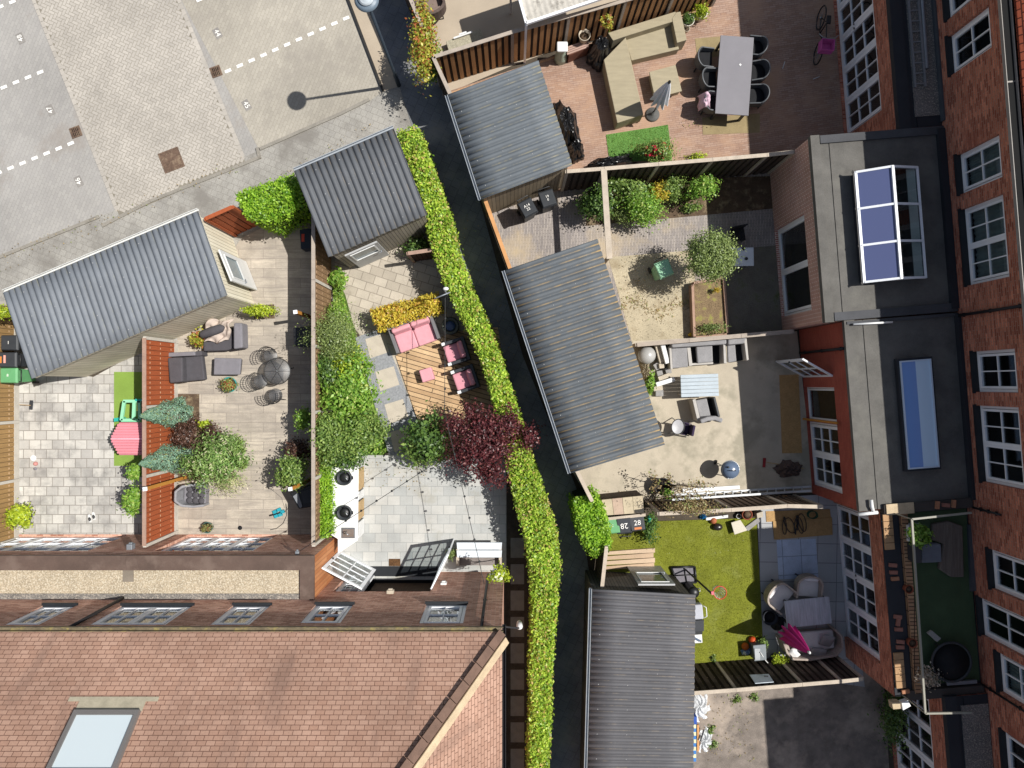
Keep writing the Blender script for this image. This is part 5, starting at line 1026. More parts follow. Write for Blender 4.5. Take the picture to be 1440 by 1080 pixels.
t = thing('compost_bin', 'pale green bin with a white lid against the plank fence', 'bin', at(788, 84)); mb = MB(); mb.lathe([(.2, 0), (.19, .25), (.13, .55), (.12, .72), (.15, .8)], 20); mb.build('body', mat('pale_green_enamel', '#9aa898', .5), t, local=True); mb = MB(); mb.box(-.17, .17, -.16, .16, .8, .88); mb.build('lid', M_wht, t, local=True, bev=.05)
t = poly_thing('wooden_crate', 'reddish slatted wooden crate between the white bin and black tarp', 'crate', [('body', mat('red_wood', '#6b4436', .85, .2, 4), [(798, 66), (827, 55), (829, 66), (800, 78)], .55, .02)])
for i in range(4): mb = MB(); y = 56 + i * 3; mb.pp([(797, y + 10), (827, y - 1), (828, y + 1), (798, y + 12)], .585, .555); mb.build('slat', mat('pink_slat', '#a98d80', .8), t)
t = thing('flower_pot', 'empty round pale pot standing on the reddish crate', 'pot', Vector((*at(822, 49, .9).xy, .585))); mb = MB(); mb.lathe([(.13, 0), (.18, .3), (.19, .32), (.165, .32), (.14, .1), (.001, .1)], 24); mb.build('body', M_pot, t, local=True); mb = MB(); mb.lathe([(.15, .2), (.001, .21)], 20); mb.build('soil', M_soil, t, local=True)
def tarp(label, px, py, z, rx, ry, m, rz=0, cat='tarp', k=1.0, name='black_tarp', sharp=.1):
    c = at(px, py, z * .7); mb = MB(); n, mm = 40, 16; vs = []
    for i in range(mm + 1):
        f = i / mm
        for j in range(n):
            a = 2 * math.pi * j / n; r = (1 - f) ** .55 if f > .25 else 1.0 + .05 * (1 - f * 4); r *= 1 + sharp * math.sin(5 * a + 3 * f + px) + sharp * .7 * math.sin(11 * a - 5 * f) + sharp * .5 * math.sin(17 * a + 9 * f); zz = z * min(1, f * 1.45) + .035 * math.sin(7 * a + 11 * f) * (f < .95)
            x, y = rx * r * math.cos(a), ry * r * math.sin(a); vs.append((c.x + x * math.cos(rz) - y * math.sin(rz), c.y + x * math.sin(rz) + y * math.cos(rz), max(.005, zz)))
    mb.add(vs, [(i * n + j, i * n + (j + 1) % n, (i + 1) * n + (j + 1) % n, (i + 1) * n + j) for i in range(mm) for j in range(n)]); return tag(mb.build(name, m), label, cat)
M_tarp = mat('black_foil', '#16171a', .32, .2, 5, .1, 20, .3, spec=.6)
tarp('crumpled shiny black cover over a grill beside the lounge sofa', 845, 67, .95, .36, .42, M_tarp, sharp=.09); tarp('long black tarp bundle leaning along the blue grey shed', 797, 172, .75, .38, .75, M_tarp, R_(18)); tarp('lower black tarp bundle at the shed corner', 810, 208, .7, .28, .32, M_tarp, .4); tarp('black covered bundle against the cream capped fence', 858, 229, .6, .8, .26, M_tarp, R_(12), sharp=.12)
def pot(label, px, py, r, h, m, foliage=None, n=500, fr=None, name='potted_plant', ls=.06, z0=0):
    c = at(px, py, h + z0); t = thing(name, label, 'potted plant', Vector((c.x, c.y, z0))); mb = MB(); mb.lathe([(r * .72, 0), (r * .95, h * .9), (r, h), (r * .86, h), (r * .8, h * .75), (.001, h * .75)], 22); mb.build('pot', m, t, local=True); mb = MB(); mb.lathe([(r * .82, h * .86), (.001, h * .9)], 18); mb.build('soil', M_soil, t, local=True)
    if foliage: fr = fr or r; p, nr = blob((c.x, c.y, z0 + h + fr * .45), (fr, fr, fr * .7), n, 16, .3); leaves('foliage', p, nr, ls, foliage, t)
    return t
pot('white pot with a dark green plant at the end of the lounge sofa', 968, 28, .2, .32, mat('white_pot', '#c8c2b6', .7), L_dk, 450, .16); pot('white pot with a bright lime plant near the plank fence', 987, 18, .19, .32, MATS['white_pot'], L_lime, 700, .2); pot('small tipped pale pot beside the sofa arm', 966, 40, .1, .2, M_pot)
# bicycle with a pink crate
b0 = at(1144, 82); t = thing('bicycle', 'black bicycle in the shade with a pink crate on its front', 'bicycle', b0, R_(90) - ta)
for x in (0, 1.12): mb = MB(); ring = [(x + .34 * math.cos(a), 0, .35 + .34 * math.sin(a)) for a in np.linspace(0, 2 * math.pi, 29)[:-1]]; mb.tube(ring, .022, 7, True); w_ = mb.build('wheel', M_blk, t, local=True); mb = MB(); [mb.bar((x, 0, .35), (x + .32 * math.cos(a), 0, .35 + .32 * math.sin(a)), .006) for a in np.linspace(0, 2 * math.pi, 17)[:-1]]; mb.tube([(x, -.05, .35), (x, .05, .35)], .025, 8); sp_ = mb.build('spokes', M_steel, w_, local=True)
mb = MB(); [mb.tube(q, .018, 8) for q in ([(0, 0, .35), (.14, 0, .9)], [(.14, 0, .85), (.72, 0, .8)], [(.13, 0, .75), (.62, 0, .32)], [(.62, 0, .32), (.74, 0, .9)], [(.62, 0, .32), (1.12, 0, .35)], [(.73, 0, .82), (1.12, 0, .35)])]; mb.build('frame', M_blk, t, local=True)
mb = MB(); mb.tube([(.25, -.3, 1.02), (.14, -.2, 1.05), (.14, 0, .98), (.14, .2, 1.05), (.25, .3, 1.02)], .014, 8); mb.build('handlebar', M_steel, t, local=True); mb = MB(); mb.box(.62, .88, -.07, .07, .9, .96); mb.build('saddle', M_blk, t, local=True, bev=.02)
mb = MB(); a, b, c_, d_ = -.24, .1, -.2, .2
for q in ((a, a + .015, c_, d_), (b - .015, b, c_, d_), (a + .015, b - .015, c_, c_ + .015), (a + .015, b - .015, d_ - .015, d_)):
    for z in (.8, .89, .98): mb.box(*q, z, z + .06)
    mb.box(*q, .78, .798)
mb.box(a + .015, b - .015, c_ + .015, d_ - .015, .78, .795); mb.build('crate', mat('pink_crate', '#c0569a', .5), t, local=True)
for px, py, r, l in ((1102, 92, 70, 'short pale stick on the shaded red paving near the chairs'), (1148, 110, 20, 'short pale stick on the shaded paving below the bicycle')): mb = MB(); mb.tube([(-.12, 0, .02), (.12, .01, .02)], .012, 6); o = mb.build('stick', M_wht, local=True); o.location = P(px, py, .028); o.rotation_euler = (0, 0, R_(r)); tag(o, l, 'stick')
# ---------------------------------------------------------------- yard above the plank fence
t = thing('patio_canopy', 'white framed canopy with translucent ribbed panels above the concrete yard', 'canopy', at(790, -30, 2.4)); q = [P(x, y, 2.4) for x, y in ((740, 33), (718, -45), (868, -95), (893, -18))]; mb = MB()
for i in range(4): mb.bar(q[i], q[(i + 1) % 4], .07, .09)
mb.build('frame', M_frame, t); mb = MB(); n = 80; vs = []
for i in range(n + 1):
    f = i / n; a, b = q[0].lerp(q[3], f), q[1].lerp(q[2], f); z = Vector((0, 0, .008 * math.sin(i * 1.57))); vs += [a + z, b + z]
mb.add(vs, [(2 * i, 2 * i + 2, 2 * i + 3, 2 * i + 1) for i in range(n)], True); mb.build('roof_panel', mat('milky_panel', '#b5b0a6', .5, .16, 1.2, .1, 14, .1, stain='#7d786f', ss=2.5), t)
for v in q: mb = MB(); mb.bar((v.x, v.y, 0), (v.x, v.y, 2.35), .07); mb.build('post', M_frame, t)
t = poly_thing('garden_board', 'speckled grey board with a white rack lying below the plank fence cap', 'board', [('board', mat('speckled_board', '#9a9481', .9, .1, 9, .3, 24), [(627, 58), (676, 40), (681, 58), (632, 75)], .3, .02)])
mb = MB(); a, b = P(638, 54, .36), P(664, 45, .36); mb.bar(a, b, .05, .05); mb.bar(a.lerp(b, .3) + Vector((0, .05, 0)), a.lerp(b, .7) + Vector((0, .05, 0)), .06, .05); mb.build('rack', M_wht, t)
bucket_chair('garden_armchair', 'brown covered round armchair in the corner of the concrete yard', 'chair', mat('brown_wicker', '#574a44', .8, .2, 9), mat('brown_cover', '#7a6a62', .9, .12), at(605, 5, .6), R_(-160), .85, .8, .42, .8, th=.09)
# ---------------------------------------------------------------- second right hand garden
t = thing('raised_planter', 'raised timber planter full of dry weeds', 'planter', at(998, 432, .3)); outer = [(974, 398), (1018, 390), (1024, 470), (977, 475)]; M_tim = mat('rosy_timber', '#a08371', .85, .14, 3, .12, 40, .2); Q = [P(x, y, .38) for x, y in outer]
for i in range(4): a, b = Q[i], Q[(i + 1) % 4]; d = (b - a).normalized() * .04; mb = MB(); mb.bar(a + d - Vector((0, 0, .19)), b - d - Vector((0, 0, .19)), .08, .38); mb.build('side_board', M_tim, t)
mb = MB(); mb.pp([(976, 400), (1016, 393), (1021, 468), (979, 472)], .3, .02); mb.build('soil', mat('weedy_soil', '#7d6a50', .95, .25, 5, .4, 30, 1, stain='#8c8a48', ss=5), t)
t = thing('side_table', 'small white table beside the ball tree', 'table', at(1045, 361, .7), R_(1)); mb = MB(); mb.box(-.34, .34, -.29, .29, .66, .7); mb.build('tabletop', mat('white_laminate', '#cdd3da', .4, .03), t, local=True, bev=.02); legs(t, [(-.27, -.22), (.27, -.22), (-.27, .22), (.27, .22)], 0, .66, .04, M_steel)
for x, y, r, l in ((1045, 350, .05, 'black cup on the white table, nearest its top edge'), (1036, 362, .045, 'black cup on the left part of the white table'), (1049, 364, .05, 'black cup in the middle of the white table')): mb = MB(); mb.lathe([(r * .8, 0), (r, .05), (r * .8, .05), (.001, .02)], 12); o = mb.build('cup', M_blk, local=True); o.location = P(x, y, .7); tag(o, l, 'cup')
mb = MB(); mb.ball((0, 0, .09), .1, 1, .7, .9); o = mb.build('yellow_bag', mat('yellow_plastic', '#c9a72c', .5, .15, 9), local=True); o.location = at(971, 471); tag(o, 'small yellow bag at the planter corner', 'bag')
t = thing('garden_chair', 'dark folding chair in deep shade beside the white table', 'chair', at(1037, 331, .4), R_(10)); mb = MB(); mb.box(-.22, .22, -.2, .2, .42, .45); mb.build('seat', M_blkf, t, local=True); mb = MB(); mb.box(-.22, .22, .2, .23, .45, .85); mb.build('backrest', M_blkf, t, local=True); legs(t, [(-.2, -.18), (.2, -.18), (-.2, .18), (.2, .18)], 0, .42, .03, M_steel)
# dry twigs on the sand
n = 420; xx = rng.uniform(872, 972, n); yy = 432 + rng.normal(0, 6, n) + 8 * np.sin(xx * .09); pts = np.array([P(x, y, .02)[:] for x, y in zip(xx, yy)]); pts[:, 2] = rng.uniform(.02, .06, n); tag(leaves('dry_weeds', pts, np.tile([0, 0, 1.], (n, 1)), .11, L_dry, asp=.18), 'dry dead weeds scattered across the sand patch', 'weeds', kind='stuff')
n = 260; pts = np.array([P(x, y, .02)[:] for x, y in zip(rng.uniform(880, 972, n), rng.uniform(440, 478, n))]); pts[:, 2] = .024; o = leaves('dead_twigs', pts, np.tile([0, 0, 1.], (n, 1)), .1, mat('dead_twig', '#5b5141', .9), asp=.12, jit=.2); tag(o, 'dead twigs lying on the bare sand', 'twigs', kind='stuff')
# ---------------------------------------------------------------- third right hand garden
M_frm = mat('white_grey_frame', '#aeaaa4', .7, .08, 4); M_cush = mat('worn_grey_cushion', '#8a898a', .9, .1, 4, .12, 30, .25)
t = poly_thing('corner_sofa', 'worn grey outdoor sofa with a missing cushion along the low fence', 'sofa', [('seat_cushion', M_cush, [(944, 489), (966, 488), (968, 516), (945, 518)], .42, .3, .03)])
for q, z1, z0 in (([(941, 487), (944, 487), (946, 519), (943, 519)], .6, 0), ([(966, 488), (971, 488), (974, 514), (969, 515)], .38, 0), ([(969, 511), (1003, 509), (1003, 512), (969, 514)], .36, 0), ([(1017, 482), (1020, 482), (1022, 511), (1018, 511)], .6, 0)): mb = MB(); mb.pp(q, z1, z0); mb.build('frame', M_frm, t, bev=.01)
mb = MB(); mb.pp([(944, 482), (1022, 477), (1022, 484), (945, 489)], .75, .25); mb.build('back_cushion', M_cush, t, bev=.04); mb = MB(); mb.pp([(979, 487), (1002, 485), (1003, 509), (981, 511)], .44, .3); mb.build('seat_cushion', M_cush, t, bev=.04); mb = MB(); mb.pp([(968, 487), (1018, 484), (1019, 510), (969, 513)], .14, .1); mb.build('floor_frame', M_blkf, t)
t = poly_thing('sofa_chair', 'grey outdoor chair at the right end of the worn sofa', 'chair', [('seat_cushion', M_cush, [(1023, 486), (1034, 484), (1036, 508), (1024, 510)], .42, .3, .03), ('back_cushion', M_cush, [(1024, 476), (1050, 474), (1047, 483), (1024, 485)], .75, .25, .04), ('armrest', M_frm, [(1046, 476), (1050, 475), (1053, 506), (1050, 507)], .6, 0), ('seat_frame', M_blkf, [(1034, 485), (1047, 483), (1049, 506), (1036, 508)], .25, .2)])
t = thing('garden_table', 'pale blue white plank table on the tan concrete', 'table', at(984, 542, .72), R_(2)); mb = MB(); 
for i in range(6): mb.box(-.59, .59, -.35 + i * .117, -.35 + i * .117 + .112, .68, .72)
mb.build('tabletop', mat('pale_blue_boards', '#a9b4bb', .6, .06, 3), t, local=True, bev=.012); legs(t, [(-.5, -.27), (.5, -.27), (-.5, .27), (.5, .27)], 0, .68, .05, M_frm)
t = poly_thing('garden_chair', 'grey cushioned armchair below the pale plank table', 'chair', [('seat_cushion', M_cush, [(978, 563), (994, 560), (1000, 586), (985, 591)], .42, .3, .03), ('seat_frame', M_blkf, [(994, 561), (1005, 559), (1012, 586), (1000, 588)], .3, .24), ('armrest', M_anth, [(1003, 559), (1006, 558), (1013, 586), (1010, 587)], .62, 0)])
mb = MB(); pts = [P(x, y, .8) for x, y in ((985, 593), (995, 589), (1006, 588), (1016, 592))]; mb.ribbon([(p.x, p.y) for p in pts], .14, .2, .82); mb.build('backrest', M_cush, t, bev=.04); mb = MB(); mb.pp([(974, 562), (978, 561), (985, 591), (981, 592)], .6, 0); mb.build('armrest', M_frm, t)
c = at(958, 602, .8); t = thing('high_chair', 'child high chair with grey tray and dark purple seat', 'high chair', c, R_(168)); mb = MB(); mb.lathe([(.19, .8), (.22, .82), (.22, .85), (.2, .84), (.001, .835)], 24, (.12, -.02, 0), .9, 1.05); mb.build('tray', mat('grey_tray', '#a6a6a8', .4), t, local=True)
mb = MB(); mb.tube([(.12 + .2 * math.cos(a), -.02 + .235 * math.sin(a), .855) for a in np.linspace(0, 2 * math.pi, 25)[:-1]], .014, 6, True); mb.build('tray_rim', M_blk, t, local=True); mb = MB(); mb.box(-.3, 0, -.17, .17, .55, .62); mb.build('seat', mat('purple_fabric', '#3b3148', .9, .1, 6), t, local=True, bev=.03); mb = MB(); mb.box(-.38, -.3, -.17, .17, .55, 1.0); mb.build('backrest', MATS['purple_fabric'], t, local=True, bev=.03)
for s in (-1, 1): mb = MB(); mb.box(-.3, .02, s * .17, s * .2, .6, .78); mb.build('side_wing', MATS['purple_fabric'], t, local=True, bev=.01)
for x, y in ((-.34, -.22), (.14, -.22), (-.34, .22), (.14, .22)): mb = MB(); mb.bar((x * 1.25, y * 1.2, 0), (x * .6, y * .7, .56), .03); mb.build('leg', M_steel, t, local=True)
t = thing('kettle_grill', 'blue grey round kettle grill on three legs', 'grill', at(1028, 661, .8)); mb = MB(); mb.ball((0, 0, .72), .28, 1, 1, .75, 24, 12); mb.build('bowl', M_glossblue, t, local=True); mb = MB(); mb.tube([(-.09, 0, .93), (-.09, 0, .98), (.09, 0, .98), (.09, 0, .93)], .014, 8); mb.build('lid_handle', M_blk, t, local=True); mb = MB(); mb.tube([(.285 * math.cos(a), .285 * math.sin(a), .72) for a in np.linspace(0, 2 * math.pi, 25)[:-1]], .012, 6, True); mb.build('rim', M_steel, t, local=True); mb = MB(); mb.lathe([(.03, .9), (.03, .925), (.001, .925)], 10, (-.12, .1, 0)); mb.build('vent', M_blk, t, local=True)
for a in (.5, 2.6, 4.7): mb = MB(); mb.bar((.16 * math.cos(a), .16 * math.sin(a), .55), (.28 * math.cos(a), .28 * math.sin(a), .02), .025); mb.build('leg', M_steel, t, local=True)
for s in (.5, 2.6): mb = MB(); mb.tube([(.29 * math.cos(s), .29 * math.sin(s), .08), (.33 * math.cos(s), .33 * math.sin(s), .08)], .08, 14); mb.build('wheel', M_blk, t, local=True)
mb = MB(); mb.ball((0, 0, .29), .285, n=24, m=14); o = mb.build('exercise_ball', mat('silver_ball', '#a5a5a3', .35, .05, 4, .02, 30, 0, spec=.5), local=True); o.location = at(909.5, 499.5, .3); tag(o, 'big silver exercise ball beside the rubble', 'ball')
M_beam = mat('pale_concrete_beam', '#b3a998', .9, .14, 6, .2, 40, .4); M_beam2 = mat('grey_block', '#8f8d8b', .9, .14, 6, .2, 40, .4)
for i, (x0, y0, x1, y1, w, z, mm, l) in enumerate(((924, 484, 931, 510, .15, .4, M_beam, 'concrete beam lying beside the silver ball'), (932, 484, 939, 511, .14, .55, M_wht, 'whitish beam lying against the worn sofa'), (922, 511, 927, 519, .2, .3, M_beam2, 'grey block below the silver ball'), (927, 515, 934, 514, .16, .4, M_beam, 'short pale block between the beams'), (926, 533, 942, 527, .14, .3, M_beam, 'short pale beam above the long white one'), (923, 541, 949, 533, .14, .42, M_wht, 'long whitish beam pointing at the plank table'), (919, 547, 932, 545, .16, .2, M_beam, 'pale beam end near the green weeds'), (936, 522, 944, 520, .2, .25, M_beam2, 'grey block at the sofa corner'), (922, 553, 933, 553, .2, .2, M_beam2, 'lowest grey block of the rubble'), (924, 526, 932, 524, .18, .2, M_beam2, 'grey block in the middle of the rubble'))):
    a, b = P(x0, y0, z), P(x1, y1, z); mb = MB(); h = .14 if z > .2 else .18; mb.bar(a - Vector((0, 0, h / 2)), b - Vector((0, 0, h / 2)), w, h); mb.bar((a.x, a.y, (z - h) / 2), (a.lerp(b, .4).x, a.lerp(b, .4).y, (z - h) / 2), w * .8, z - h - .001) if z - h > .03 else None; tag(mb.build('rubble_beam', mm, bev=.015), l, 'beam')
tarp('crumpled beige sack beside the rubble', 908, 523, .35, .2, .3, mat('beige_sack', '#8f846d', .9, .15, 8), .2, 'sack', name='sack')
t = poly_thing('wooden_board', 'yellowish wooden board lying in front of the house door', 'board', [('board', M_osb, [(1096, 527.5), (1123, 526.5), (1128, 637), (1100, 637.5)], .06, .02, 0)])
p = at(1129, 589); t = thing('timber_lath', 'orange timber lath standing upright at the house window', 'lath', p); mb = MB(); mb.bar((p.x, p.y, 0), (p.x, p.y, 2.35), .06, .05); mb.build('lath', MATS['orange_post'], t)
tarp('brown stone coloured sack lying in shade by the broom', 1111, 660, .3, .42, .26, mat('brown_sack', '#5a4a44', .9, .2, 8), .05, 'sack', name='sack')
t = thing('broom', 'broom with a red head lying in the shade', 'broom', P(1076, 650, .02)); mb = MB(); mb.bar(P(1078, 650, .05), P(1131, 659, .1), .025); mb.build('handle', M_oak, t); mb = MB(); mb.bar(P(1075, 644, .05), P(1074, 657, .05), .08, .07); mb.build('head', mat('red_bristle', '#8e2a2e', .8), t)
t = thing('ladder', 'long white aluminium ladder lying on edge along the fence', 'ladder', at(1040, 690)); a0, a1, b0, b1 = P(945, 696, .08), P(1140, 684, .08), P(945, 702.5, .42), P(1140, 690, .42); M_alu = mat('aluminium', '#c3c6c8', .4, .05, 4, metal=.2)
for a, b in ((a0, a1), (b0, b1)): mb = MB(); mb.bar(a, b, .06, .07); mb.build('rail', M_alu, t)
for i in range(1, 16): f = i / 16; mb = MB(); mb.bar(a0.lerp(a1, f), b0.lerp(b1, f), .03); mb.build('rung', M_alu, t)
mb = MB(); mb.bar(P(1010, 704, .3), P(1107, 698, .3), .05, .05); tag(mb.build('timber_batten', M_capo), 'long pale timber batten leaning between ladder and fence', 'batten')
mb = MB(); mb.bar(P(960, 690, .1), P(1040, 685, .1), .12, .05); tag(mb.build('white_plank', M_wht), 'weathered white plank lying beside the ladder', 'plank')
t = thing('bin_shelter', 'low shelter roofed with tan paving slabs behind the bins', 'shelter', at(876, 710, 1.15)); q = [(846, 703), (904, 697), (906, 721), (849, 725)]
for i in range(4):
    f0, f1 = i / 4 + .004, (i + 1) / 4 - .004; L = lambda a, b, f: (a[0] + (b[0] - a[0]) * f, a[1] + (b[1] - a[1]) * f); mb = MB(); mb.pp([L(q[0], q[1], f0), L(q[0], q[1], f1), L(q[3], q[2], f1), L(q[3], q[2], f0)], 1.2, 1.14); mb.build('roof_slab', mat('slab_pink' if i == 1 else 'slab_tan', '#b09a87' if i == 1 else '#b5a88e', .9, .1, 4, .12, 40, .2), t)
mb = MB(); mb.pp([(846, 703), (904, 697), (904, 700), (846, 706)], 1.135, 0); mb.build('back_wall', M_plD, t)
for x, y in ((848, 724), (905, 720)): mb = MB(); v = P(x, y, 1.1); mb.bar((v.x, v.y, 0), (v.x, v.y, 1.13), .07); mb.build('post', M_plD, t)
mb = MB(); mb.pp([(852, 728), (908, 722), (908, 726), (853, 732)], 1.05, .98); mb.build('rail', M_capc, t)
# potted leafless shrub
c = at(932, 684, .4); t = thing('potted_shrub', 'black pot with sprawling half bare branches near the ladder', 'potted plant', c); mb = MB(); mb.lathe([(.2, 0), (.27, .4), (.28, .42), (.25, .42), (.22, .32), (.001, .32)], 24, c); mb.build('pot', M_blk, t); mb = MB(); tips = []
for k in range(16):
    a = k * 2.4; r = random.uniform(.35, .95) if k % 3 else random.uniform(.9, 1.4); a = a if k % 3 else random.uniform(-.5, .35); e = c + Vector((r * math.cos(a), r * math.sin(a) * .75, random.uniform(.7, 1.35))); m_ = c.lerp(e, .5) + Vector((.05, .04, .25)); mb.tube([c + Vector((0, 0, .3)), m_, e], [.014, .01, .004], 5); tips += [e, m_.lerp(e, .6)]
    for j in range(3): e2 = m_.lerp(e, random.random()) + Vector((random.uniform(-.2, .2), random.uniform(-.2, .2), .1)); mb.tube([m_.lerp(e, .3 + .2 * j), e2], [.006, .003], 4); tips.append(e2)
mb.build('branch', M_bark, t); tp = np.array([v[:] for v in tips]); n = 420; p = tp[rng.integers(0, len(tp), n)] + rng.normal(0, .06, (n, 3)); leaves('leaves', p, np.tile([0, 0, 1.], (n, 1)), .07, L_dry, t); p, nr = blob(c + Vector((.1, -.2, .55)), (.14, .14, .12), 260, 10); leaves('leaves', p, nr, .08, L_br, t)
# ---------------------------------------------------------------- fourth right hand garden
t = thing('board_stack', 'stack of pale timber boards lying at the lawn edge', 'boards', at(885, 785, .12)); 
for i, (x, y0, y1) in enumerate(((921, 771, 777), (919, 777.5, 784), (921, 784.5, 791), (920, 791.5, 797.5))): mb = MB(); mb.pp([(851, y0 + 5), (x, y0), (x, y1), (851, y1 + 3.5)], .14 - .012 * (i % 2), .02); mb.build('board', mat('pale_board%d' % (i % 2), '#b59c82' if i % 2 else '#bda68d', .8, .1, 2, .1, 30, .15), t)
t = thing('basketball_hoop', 'portable basketball hoop with red ring on the lawn', 'basketball hoop', at(962, 808)); q = [P(x, y, .12) for x, y in ((944, 798), (977, 797), (979, 819), (953, 821))]; mb = MB()
for i in range(4): mb.tube([q[i], q[(i + 1) % 4]], .035, 8)
mb.tube([q[0].lerp(q[1], .55), q[3].lerp(q[2], .5)], .02, 6); mb.tube([q[0].lerp(q[3], .5), q[1].lerp(q[2], .5)], .02, 6); mb.build('base_frame', M_blk, t); mb = MB(); mb.pp([(945, 799), (976, 798), (978, 818), (954, 820)], .1, .02); mb.build('tank', mat('grey_tank', '#6d6a70', .6, .15, 9, .15, 30), t)
h0, h1 = P(964, 801, .1), P(1000, 834, 1.9); mb = MB(); mb.tube([h0, h0.lerp(h1, .5), h1], .028, 8); mb.build('pole', M_blk, t); hc = P(1012.5, 833.5, 1.9); M_hoop = mat('red_hoop', '#c2452f', .4); mb = MB(); mb.tube([hc + Vector((.19 * math.cos(a), .19 * math.sin(a), 0)) for a in np.linspace(0, 2 * math.pi, 33)[:-1]], .014, 8, True); mb.build('ring', M_hoop, t); mb = MB(); mb.bar(h1, hc + Vector((-.19, 0, 0)), .1, .05); mb.build('bracket', mat('pink_bracket', '#cf6a76', .5), t)
mb = MB()
for k in range(12):
    a = 2 * math.pi * k / 12; f = lambda a_, r, z: hc + Vector((r * math.cos(a_), r * math.sin(a_), z)); mb.tube([f(a, .185, 0), f(a + .26, .15, -.14), f(a + .52, .115, -.28), f(a + .78, .11, -.4)], .006, 4); mb.tube([f(a, .185, 0), f(a - .26, .15, -.14), f(a - .52, .115, -.28), f(a - .78, .11, -.4)], .006, 4)
mb.build('net', M_wht, t)
t = poly_thing('gas_grill', 'gas grill with a pale hood beside the dark shed', 'grill', [('hood', mat('pale_enamel', '#aeb0b8', .35, .05), [(974, 851), (988, 850), (990, 871), (974, 872)], 1.0, .75, .04), ('cabinet', M_blk, [(973, 850), (987, 850), (988, 892), (973, 893)], .74, .1), ('side_shelf', M_anth, [(974, 873), (990, 872), (990, 888), (974, 889)], .82, .76)])
mb = MB(); a, b = P(989, 852, .95), P(990, 869, .95); mb.tube([a, a + Vector((.09, -.05, 0)), b + Vector((.09, .05, 0)), b], .014, 8); mb.build('handle', M_wht, t)
t = poly_thing('tool_crate', 'white crate with tools at the end of the gas grill', 'crate', [('body', M_wht, [(974, 893), (987, 892), (988, 904), (974, 905)], .5, .05)]); mb = MB(); mb.bar(P(975, 896, .52), P(986, 902, .55), .05); mb.build('tool', M_glossblue, t)
t = thing('smoker', 'black barrel smoker at the corner of the dark shed', 'smoker', at(976, 834, .8)); mb = MB(); mb.lathe([(.17, 0), (.17, .7), (.18, .72), (.17, .78), (.08, .84), (.001, .85)], 20); mb.build('body', M_blk, t, local=True); mb = MB(); mb.tube([(.17, -.04, .5), (.27, -.04, .5), (.27, .06, .5), (.17, .06, .5)], .012, 6); mb.build('handle', M_steel, t, local=True)
mb = MB(); mb.pp([(951, 826), (960, 825), (961, 834), (952, 835)], .4, .02); tag(mb.build('stone_block', M_beam, bev=.015), 'pale stone block at the dark shed corner', 'block')
def ball(px, py, r, m, l, sx=1, name='ball'): mb = MB(); mb.ball((0, 0, r), r, sx, 1, 1, 20, 12); o = mb.build(name, m, local=True); o.location = at(px, py, r); tag(o, l, 'ball'); return o
M_org = mat('orange_rubber', '#c8641f', .6, .06, 6); ball(1048, 909, .12, M_org, 'light orange basketball, left of the pair by the lower fence'); ball(1058, 900, .12, mat('red_orange_rubber', '#c04a1d', .6, .06, 6), 'red orange basketball, upper one of the pair by the lower fence'); ball(1003, 732, .11, mat('brown_rubber', '#a5603e', .7, .1, 6), 'worn brown ball at the upper lawn edge'); ball(1009, 741, .12, mat('black_shiny_ball', '#2b2724', .3, .1, 6, spec=.6), 'shiny black ball at the upper lawn edge', 1.35)
tarp('crumpled blue and white cloth beside the orange balls', 1050, 917, .2, .16, .12, mat('blue_white_cloth', '#7fa3c2', .8, .2, 12, stain='#e0e4e6', ss=9, st=(.48, .55)), .4, 'cloth', name='cloth'); tarp('small bright blue bag at the fence foot by the brown ball', 989, 727, .14, .1, .07, mat('bright_blue', '#2f8fc2', .6), .3, 'bag', name='bag')
t = poly_thing('white_tray', 'square cream board propped at the upper corner of the lawn', 'board', [('board', mat('cream_board', '#c6bfae', .7, .05), [(1028, 735), (1041, 731), (1051, 746), (1033, 752)], .25, .22), ('foot', M_anth, [(1033, 737), (1040, 735), (1044, 744), (1036, 748)], .218, .02)])
t = poly_thing('stone_slab', 'grey kerb slab lying between lawn and dark terrace', 'slab', [('slab', M_beam2, [(1047, 742), (1066, 728), (1070, 733), (1052, 747)], .1, .02)]); pot('brown pot without plant at the fence foot', 1051, 724, .17, .25, M_terra); pot('small white pot beside the brown one', 1039, 726, .08, .12, M_wht)
mb = MB(); mb.pp([(993, 728), (1024, 724), (1024, 728), (993, 732)], .16, .02); tag(mb.build('white_box', M_wht, bev=.01), 'long white box along the fence foot on the lawn', 'box'); mb = MB(); mb.pp([(1064, 722), (1073, 719), (1073, 727), (1065, 729)], .3, .02); tag(mb.build('cream_block', M_beam, bev=.01), 'cream block at the corner of the chipboard', 'block')
M_dtw = mat('dark_green_string', '#2f8f74', .6)
t = thing('garden_string', 'turquoise plastic trellis strip hanging beside the dark bins', 'trellis', at(915, 745)); mb = MB(); pts = [P(912 + 2 * math.sin(i * 1.3), 727 + i * 2.6, .9 - i * .06) for i in range(13)]; mb.tube(pts, .05, 6); mb.build('strip', M_dtw, t)
plant('shrub', 'leafy dark plant beside the turquoise strip', 'plant', 912, 742, .5, (.25, .45, .4), L_dk, 900, .08)
for q, z, l in (([(1077, 719), (1167, 716), (1169, 730), (1078, 734)], .07, 'narrow chipboard sheet lying along the fence'), ([(1087, 733), (1170, 728), (1171, 752), (1089, 759)], .09, 'wide chipboard sheet under the black cable')): mb = MB(); mb.pp(q, z, .03); tag(mb.build('chipboard', M_osb), l, 'board')
t = thing('cable_coil', 'loops of black cable lying on the chipboard', 'cable', P(1115, 738, .1)); mb = MB(); pts = []
